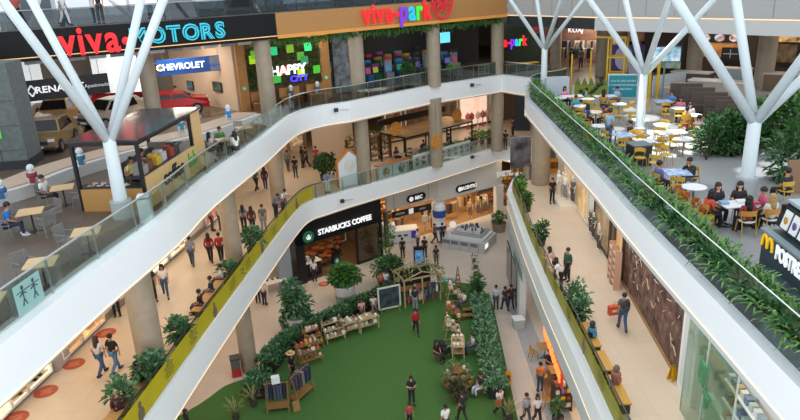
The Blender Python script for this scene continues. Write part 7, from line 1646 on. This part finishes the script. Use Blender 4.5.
P0_(293.5, 381, 'stand', 60, '#17181c', '#1d1e22', 'woman in a long black dress with a straw hat beside the clothes racks', hair='long', legs='trousers')
p = at(293.5, 381, 0); t = thing('straw_hat', 'straw hat worn by the woman in black beside the clothes racks', 'hat', (p.x, p.y, 1.72)); b = MB(); b.lathe((0, 0, 0), [(.26, 0), (.25, .015), (.12, .03), (.11, .13), (.05, .15)], 18); b.build('straw', M('#c9a878', .8), t); b = MB(); b.lathe((0, 0, .03), [(.122, 0), (.118, .03)], 18, cap=False); b.build('band', M('#4a3626', .8), t)
def stand(px, py, rz, label, goods, w_=1.3, mat=PINE, levels=3, seed=1, h0=.35, z=.02, frame_m=None):
    """stepped wooden market stand with goods"""
    p = at(px, py, 0); rr = random.Random(seed); t = thing('market_stand', label, 'market stand', (p.x, p.y, z), rz); b = MB()
    for k in range(levels): b.box((0, .28 * k, h0 + .32 * k), (w_, .32, .05))
    b.build('shelves', mat, t); b = MB()
    for s in (-1, 1):
        b.bar((s * w_ * .46, -.15, 0), (s * w_ * .46, .28 * (levels - 1) + .1, h0 + .32 * levels), .03); b.bar((s * w_ * .46, .28 * levels, 0), (s * w_ * .46, .28 * (levels - 1), h0 + .32 * levels), .03); b.bar((s * w_ * .46, -.1, .12), (s * w_ * .46, .28 * levels - .05, .12), .025)
    b.build('frame', frame_m or mat, t)
    for k in range(levels):
        for j in range(5):
            c = rr.choice(goods); x = -w_ * .4 + w_ * .8 * j / 4; sx, sz = rr.uniform(.13, .22), rr.uniform(.08, .26); b = MB()
            if rr.random() < .5: b.box((x, .28 * k, h0 + .32 * k + .025 + sz / 2), (sx, .2, sz), rz=rr.uniform(-.4, .4))
            else: b.lathe((x, .28 * k, h0 + .32 * k + .025), [(sx * .35, 0), (sx * .5, sz * .5), (sx * .3, sz)], 8)
            b.build('goods', M(c, .7), t)
    return t
CRAFT = ['#c9503a', '#d99a4a', '#e0cfae', '#7d4a38', '#c98f9a', '#e8dcc8', '#8f6a4a']; WHT = ['#e6e0d4', '#d6c9b4', '#b9a58a', '#efeae0', '#8a6a50', '#6a5a50']
stand(312, 364, .55, 'stepped wooden stand with red and orange goods, nearest the clothes racks', CRAFT, 1.35, seed=41)
stand(316, 349, .6, 'stepped wooden stand with red crafts behind the nearest stand', CRAFT, 1.0, seed=42)
stand(336, 341, .5, 'pale wooden stand with white pottery, left of the two white tables', WHT, 1.25, PINEP, seed=43)
def goods_table(px, py, rz, label, seed, w_=1.25):
    p = at(px, py, 0); rr = random.Random(seed); t = thing('market_table', label, 'table', (p.x, p.y + .25, .02), rz); b = MB(); b.box((0, 0, .84), (w_, .75, .06)); b.box((0, 0, .4), (w_ * .92, .68, .04)); b.build('tabletop', PINEP, t)
    for sx in (-1, 1):
        for sy in (-1, 1): MB().box((sx * w_ * .45, sy * .32, .41), (.07, .07, .82)).build('leg', PINEP, t)
    for k in range(9): x, y = -w_ * .36 + w_ * .36 * (k % 3), -.22 + .22 * (k // 3); MB().lathe((x, y, .87), [(.06, 0), (.1, .08), (.05, .1 + .12 * rr.random())], 8).build('goods', M(rr.choice(WHT), .7), t)
    for k in range(4): MB().box((-w_ * .33 + w_ * .22 * k, -.1, .52), (.2, .25, .2)).build('goods', M(rr.choice(WHT), .7), t)
    return t
goods_table(349.5, 335.5, .5, 'pale market table with dark items left of the wide pale table', 44, 1.1)
goods_table(367.5, 331, .5, 'wide pale market table with white goods before the two vendors', 45, 1.35)
p = at(362, 316, 0); person(0, 0, .02, 'sit', 20, '#d9a3ac', '#4a4750', 'vendor in pink seated behind the pale market table', 'long', loc=(p.x, p.y - .1), lift=-.02)
p = at(374, 312, 0); person(0, 0, .02, 'sit', 10, '#ddd8d0', '#5a5a60', 'vendor in white seated behind the pale market table', 'short', loc=(p.x, p.y), lift=-.02)
for i, (px, py) in enumerate(((362, 316), (374, 312))):
    p = at(px, py, 0); t = thing('wooden_stool', 'low wooden stool under the vendor in ' + ('pink', 'white')[i], 'stool', (p.x, p.y - (.1 if i == 0 else 0), .02)); b = MB(); b.lathe((0, 0, .34), [(.2, 0), (.2, .05)], 14); b.build('seat', PINE, t)
    for a in range(4): b = MB(); b.bar((.13 * math.cos(a * PI / 2 + .7), .13 * math.sin(a * PI / 2 + .7), .34), (.18 * math.cos(a * PI / 2 + .7), .18 * math.sin(a * PI / 2 + .7), 0), .018); b.build('leg', PINE, t)
# framed picture stand
p = at(390, 312, 0); t = thing('framed_board', 'white framed board with a dark picture on wooden legs at the turf edge', 'board', (p.x, p.y, .02), .35); b = MB(); [b.box((x, 0, 1.0), (.1, .08, 1.5)) for x in (-.72, .72)]; [b.box((0, 0, z_), (1.54, .08, .1)) for z_ in (.3, 1.75)]; b.build('frame', M('#cfcdc6', .5), t); b = MB(); b.box((0, .01, 1.02), (1.36, .04, 1.38)); b.build('picture', M('#20242a', .4, noise=(2.2, '#4a5a66')), t)
for s in (-1, 1): b = MB(); b.bar((s * .6, -.25, 0), (s * .6, .02, .5), .03); b.bar((s * .6, .5, 0), (s * .6, .05, 1.2), .03); b.build('leg', PINE, t)
P0_(381.5, 294, 'stand', 20, '#c9724a', '#4a3a3a', 'woman in orange standing before the round bush, left one', hair='long')
P0_(386.5, 293, 'stand', 10, '#c9d6e0', '#3a4a5c', 'person in pale blue standing before the round bush, right one')
# covered stall with hung goods
p = at(419, 306, 0); t = thing('market_booth', 'timber framed booth with hung bags and greenery at the far edge of the turf', 'market booth', (p.x, p.y + 1.0, .02), .35); b = MB()
for x in (-1.25, 0, 1.25):
    for y in (-.8, .9): b.box((x, y, .95), (.09, .09, 1.9))
for y in (-.8, .9): b.box((0, y, 1.9), (2.7, .09, .09)); b.bar((-1.25, y, 1.9), (0, y, 2.3), .04); b.bar((0, y, 2.3), (1.25, y, 1.9), .04)
for x in (-1.25, 1.25): b.box((x, 0, 1.9), (.09, 1.8, .09))
b.bar((0, -.8, 2.3), (0, .9, 2.3), .04); b.build('timber_frame', PINEP, t)
for k in range(16):
    x = -1.15 + .153 * k; b = MB(); b.box((0, 0, -.2), (.13, .1, .4)); b.tube([(-.04, 0, 0), (0, 0, .15), (.04, 0, 0)], .01, 4); g = b.build('hung_bag', M(rg3.choice(['#2d2f38', '#c9b9a3', '#8a9cb4', '#4a3a34', '#d9d5cc', '#b9566a', '#5a6a7d', '#3a3f4f']), .8), t); g.location = (x, -.84, rg3.uniform(.7, 1.6))
for k in range(16):
    x = -1.15 + .153 * k; b = MB(); b.box((0, 0, -.2), (.14, .12, .42)); b.tube([(-.04, 0, 0), (0, 0, .15), (.04, 0, 0)], .01, 4); g = b.build('hung_bag', M(rg3.choice(['#23252d', '#6f6558', '#5a6a80', '#3a2d29', '#8f8b84', '#7d3f4c', '#465364', '#2d313f']), .8), t); g.location = (x, -.78 + .1 * (k % 2), rg3.uniform(.55, 1.1))
b = MB(); b.box((0, .85, 1.0), (2.5, .04, 1.7)); b.build('dark_backdrop', M('#2a2723', .9), t)  # dark sheet added behind the goods to make the booth look darker
b = MB(); b.box((0, .3, .75), (2.3, .7, .05)); b.build('counter', PINE, t)
leaves(240, in_balls([((-1.1, -.2, 2.1), (.5, .7, .3)), ((.2, 0, 2.4), (.8, .6, .25)), ((1.2, -.3, 2.0), (.4, .7, .4)), ((1.35, -.6, 1.2), (.15, .3, .6))], rg3), .32, .14, .4, rg3).build('foliage', leafmat('#4f5f30', '#93995c', 'olive'), t)
P0_(415.5, 311, 'stand', 180, '#1f2a3d', '#8a8f9a', 'man in dark blue looking at the booth, back turned')
P0_(416, 334, 'walk', 10, '#b01f2c', '#1b1b20', 'woman in a red top walking on the turf', hair='short', sleeve='longsleeve')
# the row of stands down the middle right of the turf
stand(459, 299, 1.57, 'pale wooden stand at the far end of the row, beside the seated man in white', WHT, 1.1, PINEP, 3, 51)
stand(458, 319, 1.57, 'wooden stand with brown goods, second in the row from the far end', CRAFT, 1.1, PINE, 3, 52)
stand(458, 336, 1.57, 'pale wooden stand with cream goods, third in the row from the far end', WHT, 1.2, PINEP, 3, 53)
goods_table(458.5, 357, 1.5, 'pale market table with cream cups, fourth in the row from the far end', 54, 1.3)
p = at(459.5, 296, 0); t = thing('wooden_pyramid', 'small pointed wooden tower behind the row of stands', 'tower', (p.x, p.y + 1.0, .02)); b = MB(); [b.bar((sx * .22, sy * .22, 0), (0, 0, 1.7), .03) for sx in (1, -1) for sy in (1, -1)]; b.build('poles', PINE, t); b = MB(); [b.box((0, 0, .35 + .35 * k), (.4 - .08 * k, .4 - .08 * k, .03)) for k in range(3)]; b.build('shelves', PINE, t)
p = at(459, 392, 0); t = thing('plant_stand', 'round tiered wooden stand crowded with small plants, nearest in the row', 'plant stand', (p.x, p.y + .6, .02)); b = MB(); [b.lathe((0, 0, .25 + .36 * k), [(.85 - .2 * k, 0), (.85 - .2 * k, .05)], 16) for k in range(3)]; b.build('shelves', PINE, t); b = MB(); [b.bar((math.cos(a) * .5, math.sin(a) * .5, 0), (math.cos(a) * .3, math.sin(a) * .3, 1.1), .03) for a in (0, 1.57, 3.14, 4.71)]; b.build('frame', PINE, t)
for k in range(15):
    a = k * 2.4; r_ = .72 - .2 * (k // 6); z_ = .3 + .36 * (k // 6); MB().lathe((math.cos(a) * r_, math.sin(a) * r_, z_), [(.08, 0), (.1, .14)], 8).build('pot', M(rg3.choice(['#c98a5c', '#e0d5c0', '#6a4a3a']), .7), t); leaves(22, in_ball((math.cos(a) * r_, math.sin(a) * r_, z_ + .28), (.17, .17, .18), rg3), .2, .1, .3, rg3).build('foliage', rg3.choice([LEAFM, LEAFD, LEAFB]), t)
p = at(460, 402, 0); bush(0, 0, .02, .5, 230, 'dark reddish plant in a wide pot at the near end of the row of stands', leafmat('#2c2a1e', '#5a5a38', 'dark olive'), h=.7, L=.26, seed=180, loc=(p.x, p.y + .2), pot=(.45, .35, '#4a3a2a'))
for i, (px, py) in enumerate(((469, 312), (468, 318))):
    p = at(px, py, 0); tag(MB().box((0, 0, .2), (.8, .35, .06)).box((-.3, 0, .09), (.08, .3, .18)).box((.3, 0, .09), (.08, .3, .18)).build('wooden_bench', PINE, loc=(p.x, p.y, .02), rz=.1), 'low wooden bench right of the row of stands, ' + ('farther', 'nearer')[i], 'bench')
def stool_person(px, py, hd, tp, bt, lb, **k):
    p = at(px, py, 0); t = thing('wooden_stool', 'low wooden stool under the ' + lb.split(' seated')[0], 'stool', (p.x, p.y, .02)); b = MB(); b.lathe((0, 0, .34), [(.2, 0), (.2, .05)], 14); b.build('seat', PINE, t)
    for a in range(4): b = MB(); b.bar((.13 * math.cos(a * PI / 2 + .7), .13 * math.sin(a * PI / 2 + .7), .34), (.18 * math.cos(a * PI / 2 + .7), .18 * math.sin(a * PI / 2 + .7), 0), .018); b.build('leg', PINE, t)
    return person(0, 0, .02, 'sit', hd, tp, bt, lb, loc=(p.x, p.y), lift=-.02, **k)
stool_person(464.5, 308, -70, '#e0e3e6', '#3a4a66', 'man in white seated beside the far stand of the row')
stool_person(473, 353, -80, '#b9c4d6', '#2f4a7a', 'man in pale blue and jeans seated right of the fourth stand')
stool_person(481, 394, -60, '#2a2b31', '#c3ccd9', 'person in pale trousers seated beside the near hedge end')
stool_person(436.5, 360, 40, '#23242a', '#2b2c33', 'person in black seated by the pram on the turf', hair='long')
p = at(444, 357, 0); t = thing('pram', 'black pram beside the seated person on the turf', 'pram', (p.x, p.y, .02), .6); b = MB(); b.box((0, 0, .5), (.42, .65, .3)); b.build('basket', M('#1c1d21', .8), t); b = MB(); b.ell((0, .2, .72), (.24, .25, .24), 10); b.build('hood', M('#232428', .8), t); b = MB(); b.bar((-.2, -.3, .55), (-.2, -.6, .98), .015); b.bar((.2, -.3, .55), (.2, -.6, .98), .015); b.bar((-.2, -.6, .98), (.2, -.6, .98), .018); [b.bar((s * .2, -.3, .1), (s * .2, .3, .5), .015) for s in (1, -1)]; [b.bar((s * .2, .3, .1), (s * .2, -.3, .5), .015) for s in (1, -1)]; b.build('chassis', STEEL, t)
for sx in (-.24, .24):
    for sy in (-.3, .3): b = MB(); b.bar((sx - .02, sy, .1), (sx + .02, sy, .1), .1, .1, 14); b.build('wheel', M('#141414', .8), t)
P0_(435, 243.5, 'walk', 100, '#5a5458', '#26272c', 'person in grey left of the round white sign')
P0_(442.5, 243, 'stand', 190, '#2a2b33', '#1d1e22', 'man in dark blue left of the round white sign', hair='short')
P0_(436.5, 267, 'stand', 10, '#2f2a2c', '#5f574e', 'woman in dark clothes standing right of the information totem', hair='long')
P0_(403, 258.5, 'stand', 190, '#25282d', '#1f2024', 'person in black before the white sales kiosk')
P0_(418, 249, 'stand', 60, '#cfd2d6', '#3a3c44', 'person in white before the white sales kiosk')
P0_(425, 257.5, 'stand', 160, '#1b1c20', '#23242a', 'person in black behind the information totem')
P0_(496, 309.5, 'stand', 170, '#aebac6', '#3a4252', 'man in pale blue, leftmost of the four at the right turf edge', sleeve='longsleeve')
P0_(505, 311, 'walk', 200, '#2f3036', '#26334a', 'woman in black, second of the four at the right turf edge', hair='bun')
P0_(511, 309, 'walk', 190, '#4a2c33', '#27272d', 'person in dark red, third of the four at the right turf edge')
P0_(517.5, 301.5, 'walk', 190, '#34343a', '#2a2b31', 'person in dark grey, rightmost of the four at the right turf edge')
P0_(412, 405, 'phone', 10, '#1d1d22', '#22242a', 'woman in black with long hair looking at her phone on the turf', hair='long', skin='l')
P0_(410, 427, 'stand', 10, '#b03a3f', '#1f2026', 'child in red and black at the lower edge of the turf', h=1.35)
P0_(446, 436, 'walk', 200, '#dfe1e2', '#2d3038', 'man in white at the lower edge of the turf')
P0_(462.5, 422, 'walk', 210, '#1c2430', '#20232a', 'man in dark navy walking below the plant stand')
P0_(499.5, 417, 'walk', 30, '#cfc6c4', '#25262c', 'woman in a pale top with a brown bag at the lower right of the turf', hair='long')
p = at(499.5, 417, 0); t = thing('handbag', 'brown handbag of the woman in the pale top on the turf', 'bag', (p.x - .1, p.y - .27, .86), .2); b = MB(); b.box((0, 0, .13), (.32, .12, .26)); b.build('body', M('#8a5238', .6), t); b = MB(); b.tube([(-.12, 0, .26), (-.05, 0, .48), (.05, 0, .48), (.12, 0, .26)], .012); b.build('strap', M('#6d3f2a', .6), t)
P0_(526, 424, 'walk', 20, '#8f96a0', '#3c3f46', 'man in grey walking on the pale strip, left one of the pair')
P0_(537, 425, 'walk', 10, '#d5d3d3', '#1e1f24', 'woman in white and black walking on the pale strip, right one of the pair', hair='long')
P0_(540, 391.5, 'stand', 190, '#c9762f', '#3c4454', 'man in an orange shirt at the entrance of the wood floored shop on the right')
P0_(548.5, 370, 'sit', 30, '#24252b', '#2d2e34', 'person in black seated inside the shop with the orange sign', loc=None)
p = at(507, 383, 0); t = thing('wet_floor_sign', 'yellow floor sign on the turf right of the hedge', 'floor sign', (p.x, p.y, .02), .2); b = MB(); b.box((0, -.12, .34), (.36, .03, .7), tilt=('X', -.2)); b.box((0, .12, .34), (.36, .03, .7), tilt=('X', .2)); b.build('boards', M('#e0a81a', .5), t); b = MB(); b.box((0, -.15, .36), (.2, .02, .3), tilt=('X', -.2)); b.build('print', M('#5a430e', .6), t)
# ---------------- right side of the ground floor, under the lower balcony
WG = [(7.5, 43.0), (7.15, 40.0), (6.92, 35.6)]
b = MB(); b.strip(WG, 0, L1 - .9, .4, side=1.0); struct(b.build('wall_ground_right', M('#c6cbce', .6)))
b = MB(); b.strip(offset(WG, -.04), 3.3, 4.3, .05, side=1.0); struct(b.build('trim_ground_right_band', M('#aeb5b8', .5)))
q, hd = seg_at(WG, 523, 3.9)
t = thing('wall_lettering', 'grey green lettering high on the pale wall under the right balcony', 'lettering', (q[0] - .12, q[1], 3.75), -PI / 2 - .04); text_mesh('lettering', 'LA PASTERIA', .75, M('#5f8078', .5), t, .04, .8, .01)
for i, (y0, y1) in enumerate(((41.5, 39.2), (38.8, 36.6))):
    b = MB(); b.box((0, 0, 1.7), (y0 - y1, .08, 2.6)); o = b.build('window_%d' % (300 + i), M('#3f4347', .2), loc=(7.13 - .12 * i, (y0 + y1) / 2, 0), rz=-PI / 2 - .045); struct(o)
t = thing('white_pedestal_box', 'white block at the end of the pale wall under the right balcony', 'block', (6.75, 35.0, 0), .1); b = MB(); b.box((0, 0, .3), (.6, .6, .6)); b.build('body', M('#aab2b6', .5), t); b = MB(); b.box((0, 0, .62), (.66, .66, .04)); b.build('top', M('#e8ebec', .4), t)
NE = thing('neon_sign', 'glowing orange red lettered sign under the right balcony', 'sign', (6.95, 27.4, 2.9), -PI / 2 - .06)
MB().box((0, .04, 0), (4.8, .08, .95)).build('panel', M('#a8330f', .5, emit=.25), NE)
text_mesh('lettering', 'RESTAURANTE', .72, M('#ff7a3c', .4, emit=1.9), NE, .06, .92, .012).location = (0, -.05, 0)
b = MB(); b.strip([(9.5, 31.4), (9.2, 20)], 0, L1 - .9, .3, side=1.0); struct(b.build('wall_restaurant', M('#8a7460', .7)))
TD = make_square_table('dining_table', .8, .8, M('#a87a48', .5))
for i, (px, py) in enumerate(((542, 360), (553, 384), (556, 408))):
    p = at(px, py, 0); put(TD, 'td', (p.x + .2, p.y + .2, .012), .1, 'wooden dining table of the shop with the orange sign, ' + ('farthest', 'middle', 'nearest')[i], 'restaurant tables')
    for k, a in enumerate((10, 190)):
        r_ = math.radians(a); put(CHD, 'chd', (p.x + .2 + math.cos(r_) * .68, p.y + .2 + math.sin(r_) * .68, .012), r_ - PI / 2, 'wooden chair %s of the %s dining table' % (('right', 'left')[k], ('farthest', 'middle', 'nearest')[i]), 'restaurant chairs', color={'seat': '#b07f3f', 'backrest': '#b58440', 'leg': '#7a5630'})
p = at(563, 416, 0); t = thing('goods_rack', 'dark rack with yellow packs at the lower right of the shop', 'rack', (p.x, p.y + .4, .012), .2); b = MB(); [b.box((0, 0, .25 + .4 * k), (.9, .45, .05)) for k in range(4)]; [b.box((s * .44, 0, .8), (.05, .45, 1.6)) for s in (1, -1)]; b.build('shelves', M('#3a2f28', .6), t)
for k in range(12): MB().box((-.3 + .3 * (k % 3), -.03, .275 + .4 * (k // 3) + .11), (.22, .3, .22)).build('pack', M(['#d9b02c', '#8a3f33', '#c9c0b0', '#7d5a8f'][k % 4], .6), t)
p = at(566, 380, 0); bush(0, 0, .012, .24, 90, 'dark plant hanging at the end of the orange sign', LEAFD, h=.8, L=.25, seed=190, loc=(6.75, 25.2), pot=(.28, .9, '#3a3a38'))
area((8.2, 28, 4.9), 1.5, 110, '#ffcf9c'); area((8.2, 24, 4.9), 1.5, 90, '#ffdfba')
